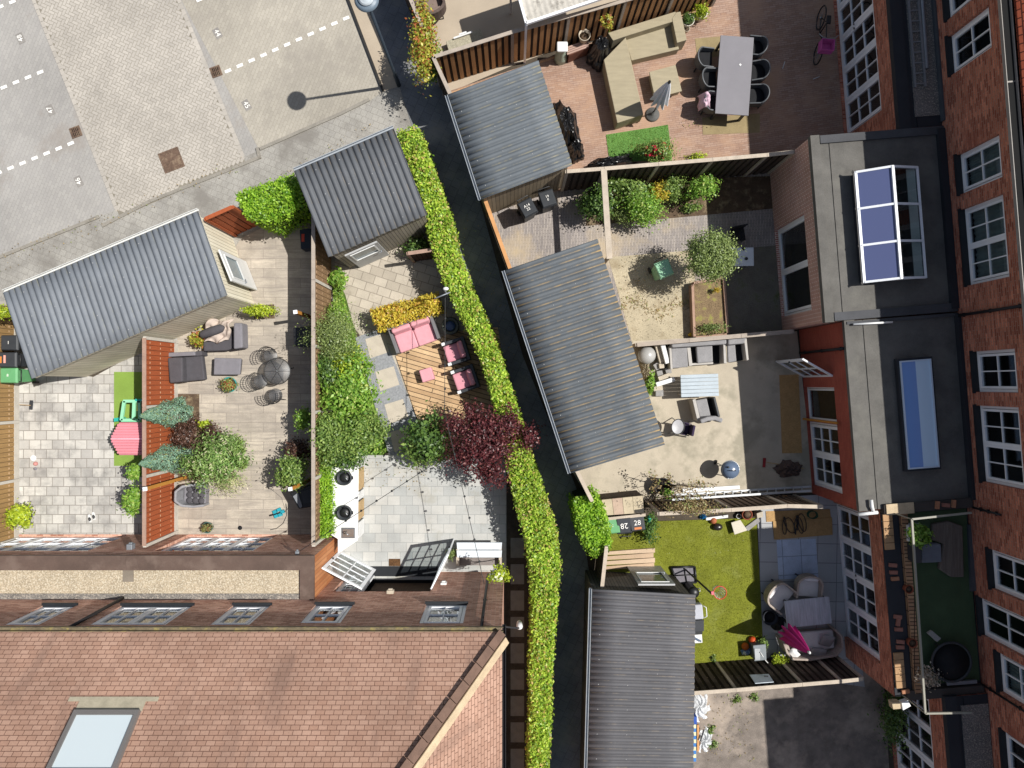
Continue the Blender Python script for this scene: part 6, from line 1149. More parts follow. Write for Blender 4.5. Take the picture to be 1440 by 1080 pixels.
for k in range(110): f = k / 109; a = f * 2 * math.pi * 6; pts.append(P(1116 + 14 * math.sin(f * 9.2) * (1 if f < .6 else .7) + 4 * math.cos(a), 737 + 12 * math.sin(a + .4) - 3 * math.cos(f * 5), .12 + .04 * f))
mb.tube(pts, .014, 6); mb.build('cable', M_blk, t)
t = thing('hose_coil', 'dark green hose coil on the chipboard by the house', 'hose', P(1141, 723, .1)); mb = MB(); mb.tube([P(1141, 723, .12) + Vector((.15 * math.cos(a), .12 * math.sin(a), .006 * a)) for a in np.linspace(0, 25, 90)], .013, 6); mb.build('hose', mat('green_hose', '#1f4a35', .5), t)
M_rope = mat('beige_rope', '#a1958b', .9, .15, 12, .2, 40, .3); M_cl = mat('pale_cushion', '#cfcccc', .9, .06, 5)
bucket_chair('rope_chair', 'rope tub chair turned towards the table, left one of two', 'chair', M_rope, M_cl, at(1097, 839, .6), R_(52), .82, .78, .42, .74, th=.06); bucket_chair('rope_chair', 'rope tub chair at the upper table side, right one of two', 'chair', M_rope, M_cl, at(1139, 826, .6), R_(-4), .76, .74, .42, .74, th=.06)
t = thing('terrace_table', 'grey wood plank table on the dark terrace', 'table', at(1136.5, 861, .72), R_(6)); mb = MB()
for i in range(9): mb.box(-.7 + i * .1556, -.7 + i * .1556 + .1535, -.42, .42, .68, .72)
mb.build('tabletop', mat('grey_wood', '#adb0b7', .7, .2, 3, .1, 30, .1, stretch=(6, .6, 1)), t, local=True); legs(t, [(-.6, -.34), (.6, -.34), (-.6, .34), (.6, .34)], 0, .68, .06, M_anth)
t = poly_thing('rope_sofa', 'rounded rope sofa with grey cushions at the lower fence', 'sofa', [('seat_cushion', M_cl, [(1108, 891), (1172, 886), (1174, 912), (1118, 918)], .42, .28, .05)]); mb = MB(); pts = [P(x, y, .7) for x, y in ((1101, 900), (1107, 918), (1116, 927), (1140, 928), (1176, 922), (1185, 912), (1184, 895), (1175, 886))]; mb.ribbon([(p.x, p.y) for p in pts], .07, .12, .72); mb.build('backrest', M_rope, t, bev=.02); mb = MB(); mb.pp([(1104, 890), (1176, 885), (1184, 896), (1182, 916), (1120, 925), (1106, 914)], .27, .08); mb.build('seat_frame', M_rope, t)
def cushion(px, py, z, w, h, rz, m, l, tilt=0): mb = MB(); n = 10; vs = []; 
def cushion(px, py, z, w, h, rz, m, l, tilt=0.0, cat='cushion'):
    mb = MB(); n = 10; vs = []; fs = []
    for s in (1, -1):
        for i in range(n + 1):
            for j in range(n + 1): u, v = i / n * 2 - 1, j / n * 2 - 1; vs.append((u * w / 2 * (1 - .06 * v * v), v * h / 2 * (1 - .06 * u * u), s * .08 * ((1 - u ** 4) * (1 - v ** 4)) ** .6))
    m_ = (n + 1) ** 2; g = lambda i, j: i * (n + 1) + j
    for b in (0, m_): fs += [(b + g(i, j), b + g(i + 1, j), b + g(i + 1, j + 1), b + g(i, j + 1)) for i in range(n) for j in range(n)]
    mb.add(vs, fs, True); o = mb.build('cushion', m, local=True); p = P(px, py, z); o.location = p; o.rotation_euler = (tilt, 0, R_(rz)); tag(o, l, cat); return o
cushion(1163, 901, .56, .4, .46, -12, M_lgrey, 'grey cushion standing at the right end of the rope sofa', .5); cushion(1151, 917, .54, .5, .3, -8, M_lgrey, 'grey cushion lying along the back of the rope sofa', .4); cushion(1115, 920, .54, .34, .34, -40, M_wht, 'sunlit white cushion at the left end of the rope sofa', .4)
t = thing('fire_bowl', 'black round fire bowl beside the rope chair', 'fire bowl', at(1083.5, 869, .4)); mb = MB(); mb.lathe([(.12, 0), (.16, .25), (.24, .38), (.245, .4), (.22, .4), (.15, .3), (.001, .28)], 24); mb.build('bowl', mat('black_iron', '#22252c', .55, .15, 6, metal=.3), t, local=True); mb = MB(); mb.lathe([(.17, .33), (.001, .35)], 20); mb.build('ash', mat('charcoal', '#15161a', .95), t, local=True)
parasol('folded magenta parasol leaning over the rope sofa', 1092, 876, mat('magenta_canvas', '#c22a80', .75, .08, 4), 2.4, .22, 1.0, tipm=M_wht, dark=True)
t = poly_thing('cushion_box', 'grey garden box with pale panel on its lid by the lower fence', 'box', [('body', mat('grey_box', '#6d7478', .6), [(1060, 909), (1076, 907), (1077, 928), (1062, 929)], .5, .02), ('lid', mat('grey_box_lid', '#7b8286', .6), [(1059, 908), (1077, 906), (1078, 928), (1061, 930)], .55, .501)]); mb = MB(); mb.pp([(1061, 912), (1069, 912), (1069, 928), (1062, 928)], .575, .551); mb.build('panel', mat('pale_panel', '#a7abad', .5), t); mb = MB(); mb.tube([P(1069, 917, .6), P(1076, 928, .5), P(1084, 937, .4)], .015, 6); mb.build('hose', M_wht, t)
pot('lime green bush in a dark pot at the end of the rope sofa', 1093, 928, .17, .3, M_blk, L_lime, 1100, .23); pot('dark pot with thin yellow green sprigs by the orange balls', 1072, 903, .12, .2, M_blk, L_grn, 260, .18)
t = thing('notice_panel', 'pale blue white panel fixed on the lower dark fence', 'panel', at(1070, 926)); mb = MB(); q = [P(1054, 951, 1.3), P(1081, 950, 1.3), P(1088, 961, 1.85), P(1062, 963, 1.85)]; q = [v + Vector((0, .05, 0)) for v in q]; mb.add([*q, *[v + Vector((0, -.02, 0)) for v in q]], [(0, 1, 2, 3), (7, 6, 5, 4), (0, 4, 5, 1), (1, 5, 6, 2), (2, 6, 7, 3), (3, 7, 4, 0)]); mb.build('panel', mat('panel_white', '#c2ccd4', .5, .08, 5), t); mb = MB(); a = q[1].lerp(q[2], .35).lerp(q[0].lerp(q[3], .35), .12) + Vector((0, .012, 0)); mb.bar(a, a + Vector((-.12, 0, 0)), .02, .05); mb.build('mark', M_anth, t)
t = thing('sun_patch', 'pale slab standing for the sunlit corner of the terrace', 'slab', at(1078, 883)); mb = MB(); mb.pp([(1074, 882), (1083, 881), (1084, 885), (1074, 887)], .05, .02); mb.build('slab', M_slab, t)  # pale slab paints the sun patch on the terrace corner
# ---------------------------------------------------------------- bottom right yard
M_foil = mat('white_foil', '#c9cbcd', .35, .1, 6, .15, 14, .4, spec=.5); tarp('crumpled white plastic sheet at the top of the gravel yard', 984, 993, .1, .34, .5, M_foil, .1, 'plastic sheet', name='plastic_sheet', sharp=.05); tarp('lower white plastic sheet beside the striped windbreak', 991, 1041, .12, .26, .42, M_foil, -.2, 'plastic sheet', name='plastic_sheet', sharp=.05)
t = thing('windbreak', 'rolled blue and cream striped windbreak against the dark shed', 'windbreak', at(976, 1040, .2)); mb = MB()
for i in range(10): y = 1019 + i * 5.2; mb.m = i % 2; mb.pp([(972, y), (979, y), (979, y + 5.2), (972, y + 5.2)], .3, .02)
mb.build('fabric', [mat('cream_stripe', '#d2cda8', .8), mat('blue_stripe', '#3f78b8', .8)], t); mb = MB(); mb.pp([(972, 1008), (980, 1008), (980, 1018.8), (972, 1018.8)], .3, .02); mb.build('bag', mat('royal_blue', '#2b4f9c', .7), t); mb = MB(); mb.bar(P(981.5, 1019, .1), P(981.5, 1056, .1), .06, .05); mb.build('pole', M_capo, t)
mb = MB(); mb.bar(P(985, 1042, .2), P(990, 1026, .2), .03); tag(mb.build('stick', M_blk), 'short dark rod lying on the lower plastic sheet', 'rod')
# ---------------------------------------------------------------- tile patio at the left
t = thing('play_house', 'toy play house with pink gable roof on the turf strip', 'play house', at(190, 617, .8)); M_toy = mat('pink_toy', '#d2858f', .5, .04, 3, .03, 40, 0); M_mint = mat('mint_toy', '#8fd0a8', .5, .04, 3, .03, 40, 0); M_yel = mat('yellow_toy', '#d9b040', .5); M_cya = mat('cyan_toy', '#2aa79a', .5)
e0, e1, e2, e3, r0, r1 = P(168, 594, .95), P(168, 640, .95), P(212, 640, .95), P(212, 594, .95), P(156, 617, 1.35), P(216, 617, 1.35); mb = MB(); dn = Vector((0, 0, -.03)); mb.add([e0, r0, r1, e3, e1, e2], [(0, 1, 2, 3), (1, 4, 5, 2)])
for k in range(1, 6): f = k / 6; mb.bar(e0.lerp(r0, f), e3.lerp(r1, f), .02, .02); mb.bar(e1.lerp(r0, f), e2.lerp(r1, f), .02, .02)
o = mb.build('roof', M_toy, t); sd = o.modifiers.new('thick', 'SOLIDIFY'); sd.thickness = .03; mb = MB(); mb.bar(r0, r1, .05, .03); mb.build('ridge', mat('pink_toy_light', '#ecA0ab', .5), t)
mb = MB()
for a, b in ((P(171, 596, .9), P(171, 638, .9)), (P(209, 596, .9), P(209, 638, .9)), (P(171, 596, .9), P(209, 596, .9)), (P(171, 638, .9), P(209, 638, .9))): mb.bar((a.x, a.y, .47), (b.x, b.y, .47), .04, .9)
mb.build('wall', M_mint, t)
t = thing('toy_slide', 'mint green toy play frame with yellow panel beside the play house', 'toy frame', at(188, 577, .6)); mb = MB(); z = .72
for a, b in (((174, 564), (199, 564)), ((175, 564), (171, 591)), ((171, 591), (197, 591)), ((189, 566), (188, 590)), ((196, 564), (197, 591))): mb.bar(P(*a, z), P(*b, z), .09, .07)
mb.build('frame', M_mint, t); mb = MB(); mb.pp([(192, 566), (199, 566), (199, 578), (192, 578)], .66, .5); mb.build('panel', M_yel, t)
for x, y in ((175, 565), (172, 590), (197, 565), (197, 590)): v = P(x, y, z); mb = MB(); mb.bar((v.x, v.y, 0), (v.x, v.y, z - .03), .06); mb.build('leg', M_mint, t)
mb = MB(); mb.pp([(160, 588), (170, 587), (170, 592), (160, 593)], .3, .02); mb.build('foot', M_cya, t); mb = MB(); mb.pp([(190, 561), (200, 561), (200, 564), (190, 564)], .8, .74); mb.build('top_bar', M_cya, t)
t = thing('toy_bowl', 'white toy bowl with a pink piece on the square tiles', 'toy', at(49, 651)); mb = MB(); mb.lathe([(.06, 0), (.1, .05), (.085, .05), (.001, .02)], 16, (-.02, .16, 0)); mb.build('bowl', M_wht, t, local=True); mb = MB(); mb.ball((.06, -.02, .05), .07); mb.build('ball', mat('faded_pink', '#b9827c', .7), t, local=True); mb = MB(); mb.lathe([(.05, 0), (.05, .06), (.001, .06)], 12, (.04, -.18, 0)); mb.build('lid', M_mgrey, t, local=True)
for dx, l in ((-.06, 'left black and white shoe on the square tiles'), (.07, 'right black and white shoe on the square tiles')):
    t = thing('shoe', l, 'shoe', at(130, 727) + Vector((dx, dx * .6, 0)), R_(15)); mb = MB(); mb.prism([Vector((.04 * math.cos(a) * (1.15 if math.sin(a) > 0 else .9), .13 * math.sin(a), .05 + .03 * (math.sin(a) < 0))) for a in np.linspace(0, 2 * math.pi, 17)[:-1]], [Vector((.045 * math.cos(a) * (1.15 if math.sin(a) > 0 else .9), .14 * math.sin(a), .0)) for a in np.linspace(0, 2 * math.pi, 17)[:-1]]); mb.build('sole', M_wht, t, local=True); mb = MB(); mb.ball((0, -.03, .06), .045, .9, 1.7, .8); mb.build('upper', M_blk, t, local=True)
t = thing('scrub_brush', 'scrub brush on a long thin handle at the tan fence', 'brush', at(43, 569)); mb = MB(); mb.bar(P(44.5, 563, .04), P(43.5, 576, .04), .09, .06); mb.build('head', M_anth, t); mb = MB(); mb.bar(P(43, 570, .06), P(27, 569, .5), .02); mb.build('handle', M_oak, t)
pot('dark round pot under the lime bush', 31, 727, .19, .3, M_blk)
# ---------------------------------------------------------------- wood tile patio
M_loun = M_dgrey
t = poly_thing('lounge_chair', 'dark grey lounge seat beside the red plank fence', 'lounge seat', [('seat_cushion', M_loun, [(256, 502), (284, 500), (288, 534), (257, 537)], .42, .2, .04), ('back_cushion', M_loun, [(235, 503), (256, 502), (257, 537), (238, 539)], .7, .2, .05), ('armrest', M_mgrey, [(235, 496), (273, 494), (274, 500), (236, 502)], .6, .05, .03), ('corner', M_loun, [(274, 494), (283, 493), (284, 500), (275, 501)], .5, .05, .03), ('base', M_anth, [(237, 498), (284, 496), (287, 533), (240, 537)], .19, .03)])
t = poly_thing('lounge_chair', 'grey lounge seat with a pale blanket by the long shed', 'lounge seat', [('seat_cushion', M_loun, [(285, 470), (328, 466), (328, 490), (318, 493), (286, 494)], .42, .2, .04), ('back_cushion', M_mgrey, [(328, 454), (340, 454), (341, 489), (328, 491)], .72, .2, .05), ('base', M_anth, [(288, 470), (338, 458), (339, 488), (288, 492)], .19, .03)])
mb = MB(); p0_, p1_ = P(281, 472, .62), P(315, 460, .66); pts = [p0_.lerp(p1_, f) for f in (0, .12, .5, .88, 1)]; mb.tube(pts, [.05, .13, .15, .13, .05], 14); tag(mb.build('bolster', M_dgrey), 'dark grey bolster lying across the pale blanket', 'bolster')
mb = MB(); n = 22; vs = []; qc = [P(292, 450, .52), P(326, 450, .6), P(322, 480, .55), P(290, 482, .5)]
for i in range(n + 1):
    for j in range(n + 1): u, v = i / n, j / n; p = (qc[0] * (1 - u) + qc[1] * u) * (1 - v) + (qc[3] * (1 - u) + qc[2] * u) * v; vs.append((p.x + .05 * math.sin(9 * v + 2), p.y + .05 * math.sin(8 * u), p.z + .05 * math.sin(11 * u + 6 * v) + .04 * math.sin(15 * v - 9 * u) + .02 * math.sin(29 * u)))
mb.add(vs, [(i * (n + 1) + j, (i + 1) * (n + 1) + j, (i + 1) * (n + 1) + j + 1, i * (n + 1) + j + 1) for i in range(n) for j in range(n)], True); o = mb.build('blanket', mat('beige_blanket', '#b3a59a', .95, .08, 6, .1, 50, .3)); tag(o, 'crumpled beige blanket thrown over the lounge seat', 'blanket'); sd = o.modifiers.new('thick', 'SOLIDIFY'); sd.thickness = .02
poly_thing('ottoman', 'rectangular mid grey ottoman between the lounge seats', 'ottoman', [('top', M_mgrey, [(301, 503), (339, 504), (337, 527), (300, 527)], .4, .3, .03), ('frame', M_anth, [(302, 505), (337, 505), (335, 526), (302, 526)], .298, .05)])
pot('teal glazed bowl with red and green succulents', 322, 541, .25, .25, M_teal, leafmat('succulent', '#6d7d3a', '#a2a45c', '#a0513c', .25), 700, .2, ls=.05); pot('plain pot with small succulents by the glass front', 291, 742, .18, .2, mat('dark_teal_pot', '#3f5f58', .5), leafmat('succulent2', '#6d7a42', '#97905c', '#8a5a44', .2), 320, .13, ls=.05); pot('white pot with broad leaved plant next to the small grey shed', 476, 391, .2, .34, MATS['white_pot'], L_br, 520, .24, ls=.12); pot('little pot with strappy striped plant at the blanket seat', 283, 475, .13, .3, M_blk, L_vine, 420, .26, ls=.1)
mb = MB(); mb.lathe([(.12, 0), (.12, .03), (.001, .035)], 20); o = mb.build('rubber_disc', M_blkf, local=True); o.location = at(338, 742); tag(o, 'black round disc on the tiles by the glass front', 'disc')
# bistro set of wire furniture
M_wire = mat('black_wire', '#2e2d2c', .5, .1, 5); M_mesh = glassmat('dark_mesh', (.5, .5, .5, 1), .12, .6)
t = thing('bistro_table', 'round dark metal bistro table', 'table', at(390, 522, .72)); mb = MB(); mb.lathe([(.39, .7), (.4, .715), (.39, .73), (.001, .73)], 32); mb.build('tabletop', M_mesh, t, local=True); mb = MB(); mb.tube([(.41 * math.cos(a), .41 * math.sin(a), .715) for a in np.linspace(0, 2 * math.pi, 37)[:-1]], .012, 6, True); [mb.bar((0, 0, .735), (.4 * math.cos(a), .4 * math.sin(a), .735), .012) for a in np.linspace(0, 2 * math.pi, 7)[:-1]]; mb.build('rim', M_wire, t, local=True)
for a in (.4, 2.5, 4.6): mb = MB(); mb.tube([(.1 * math.cos(a), .1 * math.sin(a), .69), (.14 * math.cos(a), .14 * math.sin(a), .35), (.32 * math.cos(a), .32 * math.sin(a), .01)], .014, 6); mb.build('leg', M_wire, t, local=True)
mb = MB(); mb.lathe([(.02, .735), (.02, .78), (.001, .79)], 8); mb.build('knob', M_steel, t, local=True)
t = thing('bistro_chair', 'wire bistro chair behind the round table', 'chair', at(378, 500, .6), R_(35), 'bistro chairs round the metal table'); mb = MB(); mb.lathe([(.21, .43), (.22, .445), (.21, .455), (.001, .455)], 24); mb.build('seat', M_mesh, t, local=True); mb = MB()
for z, r in ((.6, .25), (.72, .265), (.84, .27)): mb.tube([(r * math.cos(a), r * math.sin(a), z) for a in np.linspace(-.25, math.pi + .25, 19)], .01, 6)
for a in np.linspace(-.2, math.pi + .2, 15): mb.tube([(.215 * math.cos(a), .215 * math.sin(a), .45), (.25 * math.cos(a), .25 * math.sin(a), .6), (.27 * math.cos(a), .27 * math.sin(a), .84)], .006, 5)
mb.build('backrest', M_wire, t, local=True)
for a in (.8, 2.35, 3.9, 5.5): mb = MB(); mb.tube([(.18 * math.cos(a), .18 * math.sin(a), .43), (.25 * math.cos(a), .25 * math.sin(a), .01)], .011, 6); mb.build('leg', M_wire, t, local=True)
dup(t, at(364, 536, .6), R_(112), 'wire bistro chair left of the round table'); dup(t, at(385, 556, .6), R_(188), 'wire bistro chair below the round table with a square seat')
t = thing('rattan_chair', 'pale grey tub chair with dark tufted cushion at the red fence', 'chair', at(268, 697, .55), R_(88)); a = .38; path = [(-.3, -.42), (-.34, -.1), (-.3, .2), (-.15, .36), (.15, .36), (.3, .2), (.34, -.1), (.3, -.42)]; mb = MB(); mb.ribbon(path, .08, .1, [.55, .6, .72, .82, .82, .72, .6, .55]); mb.build('shell', mat('pale_rattan', '#86868a', .8, .1, 14, .15, 40, .3), t, local=True, bev=.03); mb = MB(); mb.box(-.27, .27, -.4, .3, .1, .38); mb.build('seat', M_mgrey, t, local=True, bev=.03); mb = MB()
for i in range(3):
    for j in range(3): mb.ball((-.18 + i * .18, -.28 + j * .19, .41), .1, 1, 1, .55, 12, 8)
mb.build('cushion', M_dgrey, t, local=True)
t = poly_thing('deck_box', 'dark blue box with a red label in the fence shadow', 'box', [('body', mat('navy_plastic', '#222a3a', .5), [(421, 323), (437, 321), (438, 349), (423, 350)], .5, .02, .02)]); mb = MB(); mb.pp([(424, 329), (428, 329), (428, 340), (424, 340)], .512, .501); mb.build('label_plate', mat('red_label', '#c24634', .5), t)
poly_thing('log_box', 'black storage box standing in the fence shadow below the ball shrub', 'box', [('body', M_anth, [(413, 462), (438, 459), (440, 488), (414, 486)], .7, .02, .02), ('lid', M_blk, [(412, 461), (439, 458), (441, 489), (413, 487)], .75, .701, .015)])
t = poly_thing('grill_cart', 'black grill cart with a grey panel beside the orange post', 'grill', [('body', M_blk, [(407, 693), (440, 680), (444, 712), (420, 716)], .85, .08, .03)]); mb = MB(); mb.pp([(412, 698), (419, 693), (425, 712), (422, 715)], .88, .851); mb.build('panel', mat('grey_panel', '#7e8186', .5), t); mb = MB(); mb.pp([(424, 692), (438, 687), (440, 706), (427, 708)], .9, .851); mb.build('grate', M_anth, t)
t = thing('power_strip', 'turquoise power sockets with black cable on the wood tiles', 'power strip', at(390, 722)); mb = MB(); M_tq = mat('turquoise', '#2b98a8', .5)
for i, (x, y) in enumerate(((386, 720), (392, 717), (397, 720), (388, 726), (394, 724))): v = P(x, y, .1); mb = MB(); mb.box(-.06, .06, -.05, .05, .02, .1, Matrix.Translation((v.x, v.y, 0)) @ Matrix.Rotation(.4, 4, 'Z')); mb.build('socket', M_tq, t)
mb = MB(); mb.bar(P(379, 725, .04), P(401, 719, .04), .05, .04); mb.build('bar', M_blk, t); mb = MB(); mb.tube([P(401, 719, .03), P(404, 716, .03), P(402, 708, .03), P(403, 725, .03), P(398, 736, .03), P(389, 743, .03), P(380, 745, .03)], .012, 6); mb.build('cable', M_blk, t); mb = MB(); mb.tube([P(400, 714, .03), P(396, 700, .03), P(384, 690, .03), P(372, 682, .03)], .007, 5); mb.build('cable', M_anth, t)
# ---------------------------------------------------------------- deck and terrace
def sofa(name, label, cat, loc, rz, w, d, n, fm, cm, hb=.68, ha=.58, aw=.1, tips=None):
    t = thing(name, label, cat, loc, rz); mb = MB(); mb.box(-w / 2, w / 2, d / 2 - aw, d / 2, .04, hb); mb.build('backrest', fm, t, local=True, bev=.015)
    for s in (-1, 1):
        mb = MB(); mb.box(min(s * w / 2, s * (w / 2 - aw)), max(s * w / 2, s * (w / 2 - aw)), -d / 2, d / 2 - aw - .003, .04, ha); mb.build('armrest', fm, t, local=True, bev=.015)
        if tips: mb = MB(); x = s * (w / 2 - aw / 2); mb.box(x - aw * .5, x + aw * .5, -d / 2 - .02, -d / 2 + .1, ha + .002, ha + .03); mb.build('tip', tips, t, local=True, bev=.02)
    mb = MB(); mb.box(-w / 2 + aw + .003, w / 2 - aw - .003, -d / 2 + .01, d / 2 - aw - .003, .05, .28); mb.build('seat_base', fm, t, local=True); s = (w - 2 * aw - .01) / n
    for i in range(n): x = -w / 2 + aw + .005 + i * s; mb = MB(); mb.box(x + .006, x + s - .006, -d / 2 - .01, d / 2 - aw - .16, .285, .43); mb.build('seat_cushion', cm, t, local=True, bev=.04); mb = MB(); M4 = Matrix.Translation((x + s / 2, d / 2 - aw - .1, .56)) @ Matrix.Rotation(-.25, 4, 'X'); mb.box(-s / 2 + .01, s / 2 - .01, -.075, .075, -.17, .17, M4); mb.build('back_cushion', cm, t, local=True, bev=.05)
    return t
M_fr = mat('grey_poly_rattan', '#6a696b', .7, .1, 8, .12, 40, .2)
sofa('pink_sofa', 'two seat sofa with pink cushions on the timber deck', 'sofa', at(582, 468.5, .5), R_(19.8), 1.46, .86, 2, M_fr, M_pink); sofa('pink_armchair', 'armchair with pink cushions on the deck, nearer the pink sofa', 'armchair', at(642, 494, .45), R_(-72), .76, .72, 1, M_anth, M_pinkd, tips=M_wht); sofa('pink_armchair', 'armchair with pink cushions on the deck, nearer the purple maple', 'armchair', at(655, 533, .45), R_(-71), .76, .72, 1, M_anth, M_pinkd, tips=M_wht)
t = thing('pouf', 'small square pink pouf in the middle of the deck', 'pouf', at(600, 527, .4) + Vector((0, 0, .07)), R_(17)); mb = MB(); mb.box(-.2, .2, -.2, .2, .02, .34); mb.build('cover', M_pink, t, local=True, bev=.03)
t = thing('fire_pit', 'round fire pit with blue grey bowl in the deck corner', 'fire pit', at(633, 458, .5) + Vector((0, 0, .06))); mb = MB(); mb.lathe([(.25, 0), (.27, .4), (.28, .42), (.2, .42), (.19, .36), (.001, .3)], 28); mb.build('ring', mat('dark_olive_ring', '#4a4d45', .6), t, local=True); mb = MB(); mb.ball((0, 0, .36), .16, 1, 1, .5); mb.build('bowl', mat('blue_bowl', '#3a4a66', .4), t, local=True)
p = at(625, 408, 2.3); t = thing('light_pole', 'slim pole with a cross arm and white lamp at the hedge', 'pole', p); mb = MB(); mb.tube([(p.x, p.y, 0), (p.x, p.y, 2.35)], .02, 8); mb.build('pole', M_zinc, t); mb = MB(); mb.tube([P(611, 420, 2.3), P(633, 411, 2.3)], .02, 8); mb.build('arm', M_zinc, t); mb = MB(); mb.ball(P(627, 406, 2.35), .06, 1.4, .9, .8); mb.build('lamp', M_wht, t)
def string(label, a, b, sag, n):
    t = thing('string_lights', label, 'string lights', a); pts = [a.lerp(b, f) - Vector((0, 0, sag * 4 * f * (1 - f))) for f in np.linspace(0, 1, 25)]; mb = MB(); mb.tube(pts, .009, 5); mb.build('wire', M_blk, t)
    for k in range(1, n): f = k / n; v = a.lerp(b, f) - Vector((0, 0, sag * 4 * f * (1 - f))); mb = MB(); mb.lathe([(.022, 0), (.022, -.04), (.035, -.07), (.03, -.1), (.001, -.12)], 8, v); mb.build('bulb', M_anth, t)
string('string of bulbs from the brick wall bracket to the purple maple', P(418, 777, 2.6), P(614, 650, 2.25), .12, 9); string('string of bulbs from the house corner over the terrace to the hedge pole', P(681, 822, 2.7), P(625, 580, 2.2), .1, 8); string('thin string from the maple along the deck to the hedge pole', P(625, 580, 2.2), P(626, 414, 2.3), .05, 5)
# outdoor kitchen
top = [(464, 654), (504, 654), (503, 760), (475, 779), (475, 758), (465, 752)]; t = thing('outdoor_kitchen', 'white outdoor kitchen counter with two black grills and a sink', 'kitchen', at(486, 710, .9)); mb = MB(); mb.pp(top, .92, .86); mb.build('worktop', mat('white_stone', '#e0e0de', .4, .03, 3, .02, 40, 0), t, bev=.008); mb = MB(); mb.pp([(466, 657), (501, 657), (500, 758), (476, 774), (476, 757), (467, 751)], .855, .02); mb.build('cabinet', M_wht, t)
for i, (y0, y1) in enumerate(((660, 690), (692, 703), (706, 732), (735, 757))): a, b = P(504.2, y0, .855), P(504, y1, .855); mb = MB(); mb.bar((a.x, a.y, .45), (b.x, b.y, .45), .02, .72); mb.build('door', M_oak if i % 2 == 0 else M_wht, t)
for y, l in ((671.5, 'black round ceramic grill in the counter, upper one'), (720.5, 'black round ceramic grill in the counter, lower one')):
    c = P(485, y, .93); g = thing('ceramic_grill', l, 'grill', Vector((c.x, c.y, .92))); mb = MB(); mb.lathe([(.22, 0), (.235, .06), (.23, .14), (.19, .14), (.17, .04), (.001, .03)], 28); mb.build('bowl', M_anth, g, local=True); mb = MB(); mb.ball((0, 0, .05), .15, 1, 1, .5); mb.build('grate', M_blk, g, local=True); mb = MB(); mb.tube([(.03, .03, .14), (.12, -.06, .15)], .025, 8); mb.build('handle', M_steel, g, local=True)
    for s in (-1, 1): mb = MB(); mb.box(s * .24 - .03, s * .24 + .03, -.05, .05, .06, .1); mb.build('bracket', M_blk, g, local=True)
mb = MB(); mb.pp([(480, 742), (499, 742), (499, 757), (480, 757)], .935, .921); mb.build('sink_rim', M_steel, t); mb = MB(); mb.pp([(482, 744), (497.5, 744), (497.5, 755.5), (482, 755.5)], .941, .936); mb.build('sink', mat('sink_steel', '#8b7f76', .35, .15, 6, metal=.4), t); mb = MB(); v = P(488, 747, .94); mb.tube([v, v + Vector((0, 0, .22)), v + Vector((.08, -.05, .25)), v + Vector((.1, -.06, .18))], .014, 8); mb.build('tap', M_steel, t)
t = thing('white_bench', 'white two board bench with grey shelf at the house wall', 'bench', at(673, 775, .5)); 
for y0, y1, z in ((763, 773, .62), (774, 784, .55)): mb = MB(); mb.pp([(642, y0), (706, y0), (705, y1), (643, y1)], z, z - .04); mb.build('board', mat('white_board', '#cfd6dc', .5, .05, 3), t, bev=.008)
mb = MB(); mb.pp([(645, 784), (702, 784), (702, 795), (645, 795)], .3, .26); mb.build('shelf', mat('grey_shelf', '#7d7672', .8, .15, 4), t)
for x in (643, 703): mb = MB(); mb.pp([(x - 1.5, 770), (x + 2.5, 770), (x + 2.5, 796), (x - 1.5, 796)], .5, .0); mb.build('leg', M_capc, t)
pot('small shrub in a pot between open door and white bench', 637, 778, .12, .25, M_pot, L_ol, 350, .16)
t = poly_thing('door_mat', 'brown door mat in front of the open garden door', 'mat', [('mat', mat('coir', '#4f3a28', .95, .3, 12, .4, 40, .8), [(628 - 2, 765), (629, 765), (630, 766), (627, 766)], .05, .045)]) if False else None
mb = MB(); mb.pp([(628, 843), (644, 843), (644, 848), (628, 848)], .06, .02) if False else mb.pp([(547, 786), (563, 786), (563, 796), (547, 796)], .065, .045); tag(mb.build('door_mat', mat('coir', '#5a4028', .95, .3, 12, .4, 40, .8)), 'brown coir mat at the open garden door', 'mat')
def wall_box(name, label, cat, px, py, z, w, d, h, m, face=1):
    p = P(px, py, z); o = MB(); o.box(-w / 2, w / 2, 0, d, -h / 2, h / 2); o.box(-w * .3, w * .3, d, d + .04, -h * .3, h * .2); q = o.build(name, m, local=True, bev=.012); q.location = (p.x, YW + (1.2 if py < 790 else 0), z); tag(q, label, cat); return q
wall_box('wall_socket', 'white socket box on the end house wall', 'socket', 624, 822, 1.4, .18, .06, .2, M_wht); wall_box('wall_vent', 'round stone vent on the end house wall', 'vent', 549, 831, 2.3, .2, .1, .16, M_pot); wall_box('wall_bracket', 'small pale bracket on the brick extension wall', 'bracket', 418, 777, 2.62, .1, .1, .1, M_zinc); wall_box('glass_lamp', 'glass wall lamp above the play house door', 'lamp', 184, 768, 2.0, .16, .16, .2, M_zinc)
p = T(-8.0, 1.2, 2.3) + td * .75; t = thing('wall_lamp', 'grey round wall lamp on the brick beside the tall garden door', 'lamp', p); mb = MB(); mb.lathe([(.09, -.06), (.1, .04), (.06, .08), (.001, .08)], 14, p + tn * .14); mb.build('shade', M_zinc, t); mb = MB(); mb.bar(p + tn * .001, p + tn * .1, .1, .14); mb.build('bracket', M_zinc, t)
t = thing('wall_lantern', 'white lantern on the side wall of the end house', 'lamp', Vector((-.26, -6.5, 3.6))); mb = MB(); mb.lathe([(.07, -.2), (.09, .1), (.05, .2), (.001, .22)], 12, (-.1 + .3, -6.5, 3.6)); mb.build('lamp', M_wht, t); mb = MB(); mb.bar((-.25, -6.5, 3.7), (.2, -6.5, 3.82), .04); mb.build('arm', M_anth, t)
